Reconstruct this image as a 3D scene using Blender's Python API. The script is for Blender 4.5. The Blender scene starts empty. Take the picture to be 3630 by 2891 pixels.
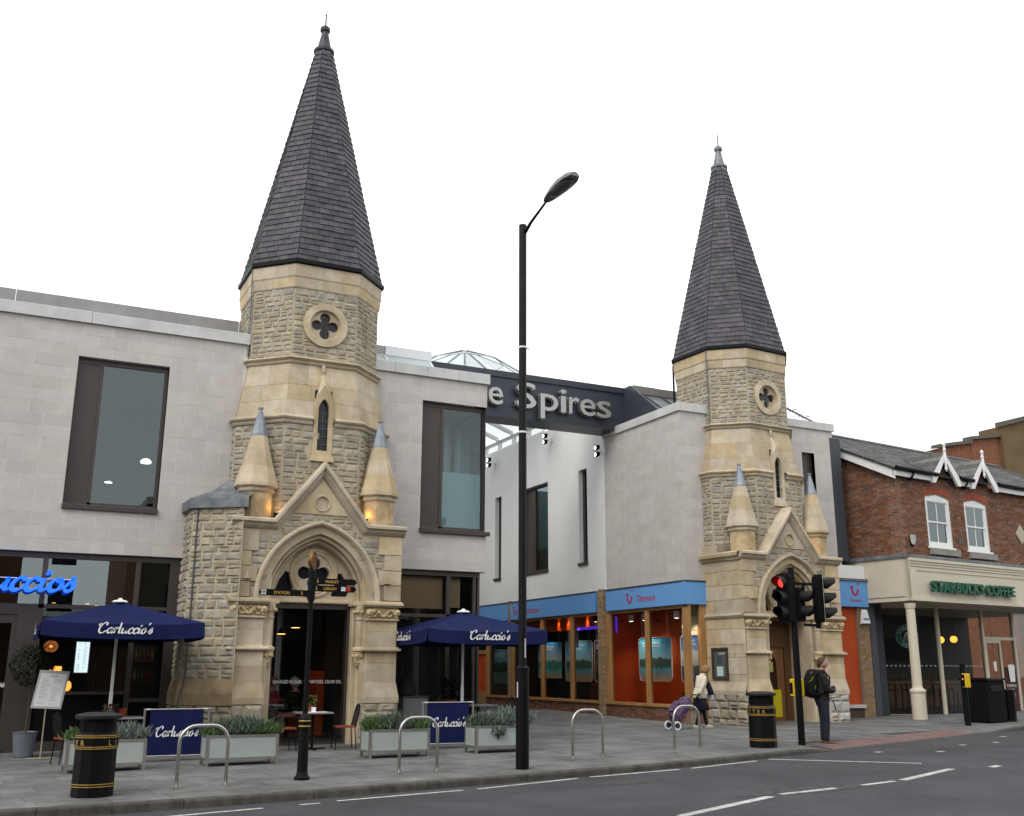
import bpy, math, random
from mathutils import Vector, Matrix
from mathutils.geometry import tessellate_polygon

# ------------------------------------------------------------------ camera, sky, sun, exposure
sc = bpy.context.scene
COL = sc.collection
YAW, PIT, ROL = math.radians(26.088), math.radians(14.379), math.radians(0.194)
_f = Vector((math.sin(YAW)*math.cos(PIT), math.cos(YAW)*math.cos(PIT), math.sin(PIT)))
_r = Vector((math.cos(YAW), -math.sin(YAW), 0)); _u = _r.cross(_f)
_r2 = _r*math.cos(ROL)+_u*math.sin(ROL); _u2 = _u*math.cos(ROL)-_r*math.sin(ROL)
cam = bpy.data.cameras.new('camera'); cam_o = bpy.data.objects.new('camera', cam); COL.objects.link(cam_o)
m = Matrix((_r2, _u2, -_f)).transposed().to_4x4(); m.translation = (0, 0, 1.6)
cam_o.matrix_world = m
cam.sensor_width = 36; cam.lens = 3616.37/3630*36; cam.clip_end = 2000; cam.clip_start = .1
sc.camera = cam_o

SUN_EL, SUN_AZ = math.radians(46), math.radians(238)
w = bpy.data.worlds.new('World'); sc.world = w; w.use_nodes = True
nt = w.node_tree; nt.nodes.clear()
wo = nt.nodes.new('ShaderNodeOutputWorld'); bg = nt.nodes.new('ShaderNodeBackground')
sky = nt.nodes.new('ShaderNodeTexSky'); sky.sky_type = 'NISHITA'; sky.sun_disc = False
sky.sun_elevation = SUN_EL; sky.sun_rotation = SUN_AZ
tc = nt.nodes.new('ShaderNodeTexCoord'); nz = nt.nodes.new('ShaderNodeTexNoise'); nz.inputs['Scale'].default_value = 1.7; nz.inputs['Detail'].default_value = 5
cr = nt.nodes.new('ShaderNodeValToRGB')
cr.color_ramp.elements[0].position = .3; cr.color_ramp.elements[0].color = (12.0, 12.4, 12.9, 1)
cr.color_ramp.elements[1].position = .7; cr.color_ramp.elements[1].color = (14.0, 14.0, 13.8, 1)
mx = nt.nodes.new('ShaderNodeMixRGB'); mx.inputs[0].default_value = .93
nt.links.new(tc.outputs['Generated'], nz.inputs['Vector']); nt.links.new(nz.outputs['Fac'], cr.inputs[0])
nt.links.new(sky.outputs[0], mx.inputs[1]); nt.links.new(cr.outputs[0], mx.inputs[2])
nt.links.new(mx.outputs[0], bg.inputs[0]); bg.inputs[1].default_value = .1
nt.links.new(bg.outputs[0], wo.inputs[0])

sun = bpy.data.lights.new('sun', 'SUN'); sun.energy = 1.35; sun.angle = math.radians(30); sun.color = (1, .96, .9)
sun_o = bpy.data.objects.new('sun', sun); COL.objects.link(sun_o)
sdir = Vector((math.sin(SUN_AZ)*math.cos(SUN_EL), math.cos(SUN_AZ)*math.cos(SUN_EL), math.sin(SUN_EL)))
sun_o.rotation_euler = sdir.to_track_quat('Z', 'Y').to_euler(); sun_o.location = sdir*60

sc.view_settings.view_transform = 'Standard'; sc.view_settings.look = 'None'
sc.view_settings.exposure = .30; sc.view_settings.gamma = 1; sc.view_settings.use_curve_mapping = False
sc.render.engine = 'CYCLES'
sc.cycles.max_bounces = 8; sc.cycles.transparent_max_bounces = 12; sc.cycles.diffuse_bounces = 4; sc.cycles.glossy_bounces = 4
sc.cycles.use_denoising = True; sc.cycles.sample_clamp_indirect = 6

# ------------------------------------------------------------------ helpers
RNG = random.Random(7)
def rnd(a, b): return RNG.uniform(a, b)

MATS = {}
def M(name, c1, c2=None, scale=6., rough=.8, metal=0., bump=0., bscale=60., var=0., tint=0., spec=.3, streak=0., island=True, dirt=0., dscale=.5, dz=1.):
    if name in MATS: return MATS[name]
    m = bpy.data.materials.new(name); m.use_nodes = True; n = m.node_tree.nodes; l = m.node_tree.links
    b = n['Principled BSDF']; b.inputs['Roughness'].default_value = rough; b.inputs['Metallic'].default_value = metal
    b.inputs['Specular IOR Level'].default_value = spec
    b.inputs['Base Color'].default_value = (*c1, 1)
    t = n.new('ShaderNodeTexCoord')
    out = None
    if c2 is not None:
        nz = n.new('ShaderNodeTexNoise'); nz.inputs['Scale'].default_value = scale; nz.inputs['Detail'].default_value = 6; nz.inputs['Roughness'].default_value = .62
        src = t.outputs['Object']
        if streak:
            mp = n.new('ShaderNodeMapping'); mp.inputs['Scale'].default_value = (1, 1, streak); l.new(src, mp.inputs[0]); src = mp.outputs[0]
        l.new(src, nz.inputs['Vector'])
        r = n.new('ShaderNodeValToRGB'); r.color_ramp.elements[0].position = .36; r.color_ramp.elements[1].position = .66
        r.color_ramp.elements[0].color = (*c1, 1); r.color_ramp.elements[1].color = (*c2, 1)
        l.new(nz.outputs['Fac'], r.inputs[0]); out = r.outputs[0]
    if var or tint:
        oi = n.new('ShaderNodeObjectInfo'); ge = n.new('ShaderNodeNewGeometry')
        ad = n.new('ShaderNodeMath'); ad.operation = 'ADD'
        l.new(oi.outputs['Random'], ad.inputs[0])
        if island: l.new(ge.outputs['Random Per Island'], ad.inputs[1])
        fr = n.new('ShaderNodeMath'); fr.operation = 'FRACT'; l.new(ad.outputs[0], fr.inputs[0])
        hs = n.new('ShaderNodeHueSaturation')
        if out: l.new(out, hs.inputs['Color'])
        else: hs.inputs['Color'].default_value = (*c1, 1)
        mr = n.new('ShaderNodeMapRange'); mr.inputs['To Min'].default_value = 1-var; mr.inputs['To Max'].default_value = 1+var
        l.new(fr.outputs[0], mr.inputs['Value']); l.new(mr.outputs[0], hs.inputs['Value'])
        if tint:
            f2 = n.new('ShaderNodeMath'); f2.operation = 'MULTIPLY_ADD'; f2.inputs[1].default_value = 7.31; f2.inputs[2].default_value = .13; l.new(fr.outputs[0], f2.inputs[0])
            f3 = n.new('ShaderNodeMath'); f3.operation = 'FRACT'; l.new(f2.outputs[0], f3.inputs[0])
            m2 = n.new('ShaderNodeMapRange'); m2.inputs['To Min'].default_value = 1-tint; m2.inputs['To Max'].default_value = 1+tint*.6
            l.new(f3.outputs[0], m2.inputs['Value']); l.new(m2.outputs[0], hs.inputs['Saturation'])
        out = hs.outputs[0]
    if dirt:
        dn = n.new('ShaderNodeTexNoise'); dn.inputs['Scale'].default_value = dscale; dn.inputs['Detail'].default_value = 8; dn.inputs['Roughness'].default_value = .68
        dm = n.new('ShaderNodeMapping'); dm.inputs['Scale'].default_value = (1, 1, dz); l.new(t.outputs['Object'], dm.inputs[0]); l.new(dm.outputs[0], dn.inputs['Vector'])
        dr = n.new('ShaderNodeMapRange'); dr.inputs['From Min'].default_value = .36; dr.inputs['From Max'].default_value = .62; dr.inputs['To Min'].default_value = 1-dirt; dr.inputs['To Max'].default_value = 1
        l.new(dn.outputs['Fac'], dr.inputs['Value']); mm = n.new('ShaderNodeMixRGB'); mm.blend_type = 'MULTIPLY'; mm.inputs[0].default_value = 1
        if out: l.new(out, mm.inputs[1])
        else: mm.inputs[1].default_value = (*c1, 1)
        l.new(dr.outputs[0], mm.inputs[2]); out = mm.outputs[0]
    if out: l.new(out, b.inputs['Base Color'])
    if bump:
        nb = n.new('ShaderNodeTexNoise'); nb.inputs['Scale'].default_value = bscale; nb.inputs['Detail'].default_value = 5
        l.new(t.outputs['Object'], nb.inputs['Vector'])
        bp = n.new('ShaderNodeBump'); bp.inputs['Strength'].default_value = bump; bp.inputs['Distance'].default_value = .02
        l.new(nb.outputs['Fac'], bp.inputs['Height']); l.new(bp.outputs[0], b.inputs['Normal'])
    MATS[name] = m; return m

def EM(name, col, st):
    if name in MATS: return MATS[name]
    m = bpy.data.materials.new(name); m.use_nodes = True; b = m.node_tree.nodes['Principled BSDF']
    b.inputs['Base Color'].default_value = (*[c*.5 for c in col], 1); b.inputs['Emission Color'].default_value = (*col, 1); b.inputs['Emission Strength'].default_value = st
    MATS[name] = m; return m

def GL(name, tint=(.8, .86, .85), base=.05, rough=0., mult=1.5):
    m = bpy.data.materials.new(name); m.use_nodes = True; n = m.node_tree.nodes; l = m.node_tree.links; n.clear()
    o = n.new('ShaderNodeOutputMaterial'); mixs = n.new('ShaderNodeMixShader'); tr = n.new('ShaderNodeBsdfTransparent'); gl = n.new('ShaderNodeBsdfGlossy')
    fr = n.new('ShaderNodeFresnel'); fr.inputs['IOR'].default_value = 1.5
    mu = n.new('ShaderNodeMath'); mu.operation = 'MULTIPLY_ADD'; mu.inputs[1].default_value = mult; mu.inputs[2].default_value = base
    cl = n.new('ShaderNodeClamp')
    tr.inputs[0].default_value = (*tint, 1); gl.inputs['Roughness'].default_value = rough; gl.inputs[0].default_value = (.82, .95, .97, 1)
    l.new(fr.outputs[0], mu.inputs[0]); l.new(mu.outputs[0], cl.inputs[0]); l.new(cl.outputs[0], mixs.inputs[0])
    l.new(tr.outputs[0], mixs.inputs[1]); l.new(gl.outputs[0], mixs.inputs[2]); l.new(mixs.outputs[0], o.inputs[0])
    MATS[name] = m; return m

def V(*a): return Vector(a)

def obj(name, me, parent=None, mat=None, label=None, cat=None, group=None, kind=None):
    o = bpy.data.objects.new(name, me); COL.objects.link(o)
    if parent is not None: o.parent = parent
    if mat is not None and me is not None and not me.materials: me.materials.append(mat)
    tag(o, label, cat, group, kind); return o

def tag(o, label=None, cat=None, group=None, kind=None):
    for k, v in (('label', label), ('category', cat), ('group', group), ('kind', kind)):
        if v: o[k] = v
    return o

def thing(name, label, cat, loc=(0, 0, 0), rz=0., group=None, scale=1., kind=None):
    e = bpy.data.objects.new(name, None); COL.objects.link(e); e.empty_display_size = .1
    e.location = loc; e.rotation_euler = (0, 0, rz); e.scale = (scale,)*3
    return tag(e, label, cat, group, kind)

def copytree(o, parent=None, loc=None, rz=None, label=None):
    c = o.copy(); COL.objects.link(c)
    if parent is not None: c.parent = parent
    if loc is not None: c.location = loc
    if rz is not None: c.rotation_euler = (0, 0, rz)
    if label: c['label'] = label
    for ch in list(o.children): copytree(ch, c)
    return c

class MB:
    """a mesh being collected; off is taken away from every vertex"""
    def __init__(s, off=(0, 0, 0)): s.v = []; s.f = []; s.off = Vector(off)
    def add(s, vs, fs):
        k = len(s.v); s.v += [tuple(Vector(p)-s.off) for p in vs]; s.f += [tuple(i+k for i in f) for f in fs]; return s
    def box(s, x0, x1, y0, y1, z0, z1):
        x0, x1 = min(x0, x1), max(x0, x1); y0, y1 = min(y0, y1), max(y0, y1); z0, z1 = min(z0, z1), max(z0, z1)
        return s.add([(x0,y0,z0),(x1,y0,z0),(x1,y1,z0),(x0,y1,z0),(x0,y0,z1),(x1,y0,z1),(x1,y1,z1),(x0,y1,z1)],
                     [(0,3,2,1),(4,5,6,7),(0,1,5,4),(1,2,6,5),(2,3,7,6),(3,0,4,7)])
    def bbox(s, x0, x1, y0, y1, z0, z1, b=.006):
        """box with chamfered vertical and top edges"""
        r = []
        for z, i in ((z0, 0), (z1-b, 0), (z1, b)):
            r.append([(x0+i+b*(i==0),y0+i,z),(x1-i-b*(i==0),y0+i,z),(x1-i,y0+i+b*(i==0),z),(x1-i,y1-i-b*(i==0),z),(x1-i-b*(i==0),y1-i,z),(x0+i+b*(i==0),y1-i,z),(x0+i,y1-i-b*(i==0),z),(x0+i,y0+i+b*(i==0),z)])
        return s.rings(r, caps=True)
    def rings(s, R, caps=False, closed=True):
        n = len(R[0]); vs = [p for r in R for p in r]; fs = []
        for i in range(len(R)-1):
            for j in range(n if closed else n-1):
                a, b = i*n+j, i*n+(j+1) % n; fs.append((a, b, b+n, a+n))
        if caps: fs.append(tuple(range(n-1, -1, -1))); fs.append(tuple((len(R)-1)*n+j for j in range(n)))
        return s.add(vs, fs)
    def lathe(s, prof, c=(0, 0), n=16, rot=0., caps=True):
        R = [[(c[0]+r*math.cos(rot+2*math.pi*j/n), c[1]+r*math.sin(rot+2*math.pi*j/n), z) for j in range(n)] for r, z in prof]
        return s.rings(R, caps)
    def tube(s, path, r, n=8, caps=True):
        P = [Vector(p) for p in path]; R = []; rr = r if isinstance(r, (list, tuple)) else [r]*len(P)
        t = (P[1]-P[0]).normalized(); a = V(0, 0, 1) if abs(t.z) < .9 else V(1, 0, 0); nn = t.cross(a).normalized()
        for i, p in enumerate(P):
            t = ((P[min(i+1, len(P)-1)]-P[i]).normalized()+(P[i]-P[max(i-1, 0)]).normalized())
            if t.length < 1e-6: t = P[min(i+1, len(P)-1)]-P[max(i-1, 0)]
            t.normalize(); nn = (nn-t*nn.dot(t)).normalized(); bb = t.cross(nn)
            R.append([p+(nn*math.cos(2*math.pi*j/n)+bb*math.sin(2*math.pi*j/n))*rr[i] for j in range(n)])
        return s.rings(R, caps)
    def prism(s, poly, fr, d0, d1):
        n = len(poly); return s.add([fr(u, v, d0) for u, v in poly]+[fr(u, v, d1) for u, v in poly],
            [tuple(range(n-1, -1, -1)), tuple(range(n, 2*n))]+[(i, (i+1) % n, n+(i+1) % n, n+i) for i in range(n)])
    def plate(s, outer, holes, fr, d0, d1):
        """flat plate with holes, front at d1, edges running back to d0"""
        loops = [outer]+list(holes); L3 = [[Vector((p[0], p[1], 0)) for p in q] for q in loops]
        flat = [p for q in loops for p in q]
        tr = tessellate_polygon(L3)
        fs = []
        for t in tr:
            a, b, c = [flat[i] for i in t]
            cr = (b[0]-a[0])*(c[1]-a[1])-(b[1]-a[1])*(c[0]-a[0])
            if abs(cr) < 1e-10: continue
            fs.append(tuple(t) if cr > 0 else tuple(reversed(t)))
        s.add([fr(u, v, d1) for u, v in flat], fs)
        for q in loops:
            n = len(q); s.add([fr(u, v, d1) for u, v in q]+[fr(u, v, d0) for u, v in q], [(i, (i+1) % n, n+(i+1) % n, n+i) for i in range(n)])
        return s
    def ball(s, c, r, n=8, sq=(1, 1, 1)):
        R = []
        for i in range(1, n):
            a = -math.pi/2+math.pi*i/n
            R.append([(c[0]+r*sq[0]*math.cos(a)*math.cos(2*math.pi*j/(n*2)), c[1]+r*sq[1]*math.cos(a)*math.sin(2*math.pi*j/(n*2)), c[2]+r*sq[2]*math.sin(a)) for j in range(n*2)])
        return s.rings(R, True)
    def mesh(s, name, smooth=False):
        me = bpy.data.meshes.new(name); me.from_pydata(s.v, [], s.f)
        if smooth: me.shade_smooth()
        return me
    def build(s, name, mat, parent=None, label=None, cat=None, group=None, kind=None, smooth=False):
        return obj(name, s.mesh(name, smooth), parent, mat, label, cat, group, kind)

def frame(O, U, Vv=(0, 0, 1), N=None):
    O, U, Vv = Vector(O), Vector(U).normalized(), Vector(Vv).normalized()
    N = Vector(N).normalized() if N is not None else U.cross(Vv)
    return lambda u, v, d: O+U*u+Vv*v+N*d
def wall_frame(p, q, z=0.):
    """vertical wall from plan point p to q, outward side on the right of p->q"""
    return frame((p[0], p[1], z), (q[0]-p[0], q[1]-p[1], 0))

def clip(poly, a, b, c):
    """keep a*u+b*v<=c"""
    out = []
    for i in range(len(poly)):
        p, q = poly[i], poly[(i+1) % len(poly)]; dp, dq = a*p[0]+b*p[1]-c, a*q[0]+b*q[1]-c
        if dp <= 0: out.append(p)
        if dp*dq < 0: t = dp/(dp-dq); out.append((p[0]+(q[0]-p[0])*t, p[1]+(q[1]-p[1])*t))
    return out
def area(p): return abs(sum(p[i][0]*p[(i+1) % len(p)][1]-p[(i+1) % len(p)][0]*p[i][1] for i in range(len(p))))/2

def rows(uf, v0, v1, h, l, joint=.012, jit=.0, split=0., bond=None):
    """courses of stones between v0 and v1; uf(v) gives the ends; h and l (min, max)"""
    out = []; v = v0; k = 0
    while v < v1-1e-4:
        hh = rnd(*h) if isinstance(h, tuple) else h
        if v+hh > v1-(h[0]*.6 if isinstance(h, tuple) else h*.5): hh = v1-v
        a0, b0 = uf(v); a1, b1 = uf(v+hh); u = 0.; W = (b0-a0); cuts = [0.]
        if bond is not None:
            u = -(bond*(k % 2))
            while u < W-1e-3:
                u += l
                if .02 < u < W-.02: cuts.append(u)
        else:
            while True:
                ll = rnd(*l)
                if u+ll > W-l[0]*.7: break
                u += ll; cuts.append(u)
        cuts.append(W)
        for c0, c1 in zip(cuts[:-1], cuts[1:]):
            t0, t1 = c0/W, c1/W
            def P(t, vv, a, b): return (a+(b-a)*t+rnd(-jit, jit), vv+rnd(-jit, jit))
            q = [P(t0, v, a0, b0), P(t1, v, a0, b0), P(t1, v+hh, a1, b1), P(t0, v+hh, a1, b1)]
            if split and RNG.random() < split and c1-c0 > .12 and hh > .13:
                mv = rnd(.42, .58)
                md = [(q[0][0]+(q[3][0]-q[0][0])*mv, q[0][1]+(q[3][1]-q[0][1])*mv), (q[1][0]+(q[2][0]-q[1][0])*mv, q[1][1]+(q[2][1]-q[1][1])*mv)]
                out.append([q[0], q[1], md[1], md[0]]); out.append([md[0], md[1], q[2], q[3]])
            else: out.append(q)
        v += hh; k += 1
    return [shrink(q, joint/2) for q in out]
def shrink(q, j):
    c = (sum(p[0] for p in q)/len(q), sum(p[1] for p in q)/len(q))
    return [(p[0]+math.copysign(min(j, abs(c[0]-p[0])*.6), c[0]-p[0]), p[1]+math.copysign(min(j, abs(c[1]-p[1])*.6), c[1]-p[1])) for p in q]

def stone(poly, fr, d0, d1, inset, bulge=0., wob=0.):
    n = len(poly); c = (sum(p[0] for p in poly)/n, sum(p[1] for p in poly)/n)
    ins = []
    for p in poly:
        d = math.hypot(c[0]-p[0], c[1]-p[1]) or 1; k = min(inset*1.4, d*.5)*rnd(.7, 1.3)/d; ins.append((p[0]+(c[0]-p[0])*k, p[1]+(c[1]-p[1])*k))
    vs = [fr(*p, d0) for p in poly]+[fr(*p, d1+rnd(-wob, wob)) for p in ins]
    fs = [(i, (i+1) % n, n+(i+1) % n, n+i) for i in range(n)]
    if bulge:
        for p in ins:
            k = rnd(.22, .5); vs.append(fr(p[0]+(c[0]-p[0])*k, p[1]+(c[1]-p[1])*k, d1+bulge*rnd(.35, 1.15)))
        fs += [(n+i, n+(i+1) % n, 2*n+(i+1) % n, 2*n+i) for i in range(n)]+[tuple(range(2*n, 3*n))]
    else: fs.append(tuple(range(n, 2*n)))
    return vs, fs

def emit(pieces, name, mat, parent, limit=300, off=(0, 0, 0), rest='stuff'):
    """pieces: (priority, verts, faces). The first LIMIT become objects of their own, the others one joined part."""
    pieces.sort(key=lambda p: -p[0]); off = Vector(off)
    for pr, vs, fs in pieces[:limit]:
        me = bpy.data.meshes.new(name); me.from_pydata([tuple(Vector(p)-off) for p in vs], [], fs)
        obj(name, me, parent, mat)
    if len(pieces) > limit:
        b = MB(off)
        for pr, vs, fs in pieces[limit:]: b.add(vs, fs)
        b.build(name+'_courses' if name in ('brick', 'slate', 'stone') else name+'_field', mat, parent, kind='stuff')

# text meshes are made before anything else is in the scene
TEXT = {}
def text_mesh(s, ext=0., off=0., key=None):
    k = (s, ext, off)
    if k in TEXT: return TEXT[k]
    cu = bpy.data.curves.new('t', 'FONT'); cu.body = s; cu.extrude = ext; cu.offset = off; cu.resolution_u = 3; cu.size = 1.
    o = bpy.data.objects.new('t', cu); COL.objects.link(o)
    dg = bpy.context.evaluated_depsgraph_get(); me = bpy.data.meshes.new_from_object(o.evaluated_get(dg))
    vs = [v.co.copy() for v in me.vertices]; fs = [tuple(p.vertices) for p in me.polygons]
    bpy.data.objects.remove(o); bpy.data.curves.remove(cu); bpy.data.meshes.remove(me)
    x0, x1 = min(v.x for v in vs), max(v.x for v in vs)
    TEXT[k] = (vs, fs, x0, x1); return TEXT[k]
def put_text(mb, s, fr, u0, v0, width=None, height=None, ext=0., off=0., d=0.):
    """lay text on a frame: baseline start (u0, v0); width fixes its length, height its cap height"""
    vs, fs, x0, x1 = text_mesh(s, ext, off)
    cap = .729
    sy = (height/cap) if height else None; sx = width/(x1-x0) if width else None
    if sx is None: sx = sy
    if sy is None: sy = sx
    zs = min(sx, sy)
    mb.add([fr(u0+(p.x-x0)*sx, v0+p.y*sy, d+p.z*zs) for p in vs], fs)
    return (x1-x0)*sx
for s, e, o in (('Thomson', 0, .012), ('STATION', 0, 0), ('MARKET', 0, 0), ('LIBRARY', 0, 0), ('WC', 0, .01), ('LITTER', 0, .012), ('GRAINED FLOUR, TOMATOES, OLIVE OIL', 0, 0), ('Be wowed with', 0, 0), ('Royal Caribbean', 0, 0),
                ('STARBUCKS', 0, .02), ('COFFEE', 0, .02), ('PUMPKIN', 0, 0), ('SPICE', 0, 0), ('LATTE', 0, 0)):
    text_mesh(s, e, o)
for ch in 'STARBUCKSOFE': text_mesh(ch, .11, .03)
for ch in 'TheSpirs': text_mesh(ch, .08, .006)

# brush script built from pen strokes
GLY = {
 'C': (1.45, [[(1.15,1.38),(1.24,1.7),(1.02,1.95),(.62,1.65),(.32,1.0),(.32,.4),(.56,.03),(.95,.1),(1.28,.5)], [(.42,1.72),(.16,1.6),(.22,1.36),(.42,1.4)]]),
 'a': (.95, [[(.72,.86),(.45,1.0),(.15,.72),(.08,.28),(.3,.0),(.56,.25),(.74,.9)], [(.76,.98),(.68,.35),(.76,.03),(1.0,.2)]]),
 'r': (.72, [[(.0,.55),(.18,1.02),(.24,.85),(.14,.0)], [(.17,.4),(.38,.85),(.58,1.02),(.68,.85)]]),
 'l': (.5, [[(.16,2.0),(.13,1.2),(.10,.3),(.2,.02),(.46,.22)]]),
 'u': (.95, [[(.08,.98),(.04,.4),(.14,.02),(.4,.1),(.66,.6),(.74,.98)], [(.74,.98),(.66,.35),(.74,.03),(.98,.2)]]),
 'c': (.72, [[(.62,.72),(.52,.98),(.25,.9),(.06,.5),(.12,.08),(.38,.0),(.72,.3)]]),
 'i': (.45, [[(.14,.98),(.08,.35),(.16,.02),(.42,.2)], [(.2,1.42),(.25,1.5),(.3,1.42),(.24,1.36),(.2,1.42)]]),
 'o': (.78, [[(.45,1.0),(.16,.78),(.06,.35),(.24,.0),(.54,.15),(.66,.6),(.5,.96),(.42,.82),(.75,.75)]]),
 "'": (.3, [[(.22,2.02),(.26,1.85),(.12,1.6)]]),
 's': (.6, [[(.0,.2),(.3,.8),(.42,1.08),(.44,.8),(.52,.35),(.36,.02),(.1,.1)]]),
}
def smooth_path(P, k=5):
    out = []
    for i in range(len(P)-1):
        p0, p1, p2, p3 = P[max(i-1, 0)], P[i], P[i+1], P[min(i+2, len(P)-1)]
        for j in range(k):
            t = j/k
            out.append(tuple(.5*((2*p1[a])+(-p0[a]+p2[a])*t+(2*p0[a]-5*p1[a]+4*p2[a]-p3[a])*t*t+(-p0[a]+3*p1[a]-3*p2[a]+p3[a])*t**3) for a in (0, 1)))
    out.append(P[-1]); return out
def ribbon(mb, path, fr, wid, d0, d1, pen=math.radians(25), flat=.40):
    n = len(path); L = []; R = []
    for i, p in enumerate(path):
        a, b = path[max(i-1, 0)], path[min(i+1, n-1)]; tx, ty = b[0]-a[0], b[1]-a[1]; q = math.hypot(tx, ty) or 1; tx /= q; ty /= q
        w = wid*(flat+(1-flat)*abs(math.sin(math.atan2(ty, tx)-pen))); w *= .55 if i in (0, n-1) else 1
        L.append((p[0]-ty*w/2, p[1]+tx*w/2)); R.append((p[0]+ty*w/2, p[1]-tx*w/2))
    if d1 == d0:
        mb.add([fr(*p, d1) for p in R]+[fr(*p, d1) for p in L], [(i, i+1, n+i+1, n+i) for i in range(n-1)])
    else:
        mb.rings([[fr(*R[i], d0), fr(*R[i], d1), fr(*L[i], d1), fr(*L[i], d0)] for i in range(n)], True)
def script(mb_of, s, fr, u0, v0, width, d0=0., d1=0., wid=.28, slant=.34, xh=None):
    """brush lettering; mb_of(i) gives the mesh collector of letter i"""
    tot = sum(GLY[c][0] for c in s); k = width/tot; ky = xh or k
    x = 0.
    for i, c in enumerate(s):
        for st in GLY[c][1]:
            P = [(u0+(x+px+slant*py*.5)*k, v0+py*ky) for px, py in smooth_path(st)]
            ribbon(mb_of(i), P, fr, wid*k, d0, d1)
        x += GLY[c][0]
def smile(mb, fr, u, v, s, d):
    """shop emblem: a bar, a smile and a dot"""
    ribbon(mb, [(u-.55*s, v+.42*s), (u-.36*s, v+.4*s), (u-.12*s, v+.46*s)], fr, .2*s, d, d, flat=.9)
    ribbon(mb, smooth_path([(u-.33*s, v+.38*s), (u-.28*s, v-.05*s), (u-.02*s, v-.36*s), (u+.3*s, v-.22*s), (u+.46*s, v+.22*s)]), fr, .24*s, d, d, flat=.75)
    n = 12; mb.add([fr(u+.5*s+.12*s*math.cos(6.2832*i/n), v+.72*s+.12*s*math.sin(6.2832*i/n), d) for i in range(n)], [tuple(range(n))])
def circle(u, v, r, n=20, a0=0.): return [(u+r*math.cos(a0+2*math.pi*i/n), v+r*math.sin(a0+2*math.pi*i/n)) for i in range(n)]
def quatre(u, v, off, r, n=40, a0=0.):
    out = []
    for i in range(n):
        t = 2*math.pi*i/n; ph = (t+math.pi/4) % (math.pi/2)-math.pi/4
        k = r*r-(off*math.sin(ph))**2; rr = off*math.cos(ph)+math.sqrt(k) if k > 0 else off*.72
        rr = max(rr, off*.62) if k > 0 else off*.62
        out.append((u+rr*math.cos(t+a0), v+rr*math.sin(t+a0)))
    return out

# skinned bodies, also made first
def skin(joints, edges, sub=2):
    """joints: (x, y, z, r) or (x, y, z, rx, ry)"""
    me = bpy.data.meshes.new('s'); me.from_pydata([j[:3] for j in joints], edges, [])
    o = bpy.data.objects.new('s', me); COL.objects.link(o)
    mo = o.modifiers.new('s', 'SKIN'); mo.use_smooth_shade = True
    for i, j in enumerate(joints):
        me.skin_vertices[0].data[i].radius = (j[3], j[4] if len(j) > 4 else j[3])
    for d in me.skin_vertices[0].data: d.use_root = False
    me.skin_vertices[0].data[0].use_root = True
    s2 = o.modifiers.new('u', 'SUBSURF'); s2.levels = sub; s2.render_levels = sub
    dg = bpy.context.evaluated_depsgraph_get(); r = bpy.data.meshes.new_from_object(o.evaluated_get(dg)); r.shade_smooth()
    bpy.data.objects.remove(o); bpy.data.meshes.remove(me); return r

# ------------------------------------------------------------------ levels of the ground
def gz(x, y): return .012*(x-7)+.012*(y-22)
def road_z(x): return .016*(x-7)-.185
KERB = [(-40, 15.25), (3.0, 15.25), (6.5, 15.55), (11, 16.1), (15.4, 17.1), (19, 18.0), (24.5, 19.4), (34, 21.95), (60, 29.5)]
def kerb_y(x):
    for (a, b), (c, d) in zip(KERB[:-1], KERB[1:]):
        if x <= c: return b+(d-b)*(x-a)/(c-a)
    return KERB[-1][1]
def _ss(a, b, x): t = min(1, max(0, (x-a)/(b-a))); return t*t*(3-2*t)
def pz(x, y):
    """pavement level, dipping to the road at the crossing"""
    ky = kerb_y(x); dr = _ss(15.0, 16.3, x)*(1-_ss(23.0, 24.6, x))
    return gz(x, y)-dr*max(0., 1-(y-ky)/1.5)*(gz(x, ky)-road_z(x)-.012)
# bodies and clothes of the people, skinned while the scene is still empty
ED = [(0, 1), (1, 2), (2, 3), (3, 4), (4, 5), (3, 6), (6, 7), (7, 8), (8, 9), (3, 10), (10, 11), (11, 12), (12, 13), (0, 14), (14, 15), (15, 16), (0, 17), (17, 18), (18, 19)]
MAN = [(0, 0, 1.0, .125, .10), (0, 0, 1.18, .13, .10), (.01, 0, 1.36, .15, .11), (0, 0, 1.49, .10, .085), (.012, 0, 1.575, .055, .055), (.03, 0, 1.67, .055, .055),
       (-.005, .185, 1.46, .06, .06), (.03, .235, 1.25, .047, .047), (.17, .17, 1.13, .040, .040), (.25, -.0, 1.17, .032, .032),
       (-.005, -.185, 1.46, .06, .06), (.04, -.235, 1.25, .047, .047), (.19, -.15, 1.15, .040, .040), (.27, .03, 1.20, .032, .032),
       (0, .09, .90, .09, .09), (.012, .095, .50, .058, .06), (-.02, .10, .09, .04, .042), (0, -.09, .90, .09, .09), (.02, -.10, .50, .058, .06), (-.01, -.11, .09, .04, .042)]
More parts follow.
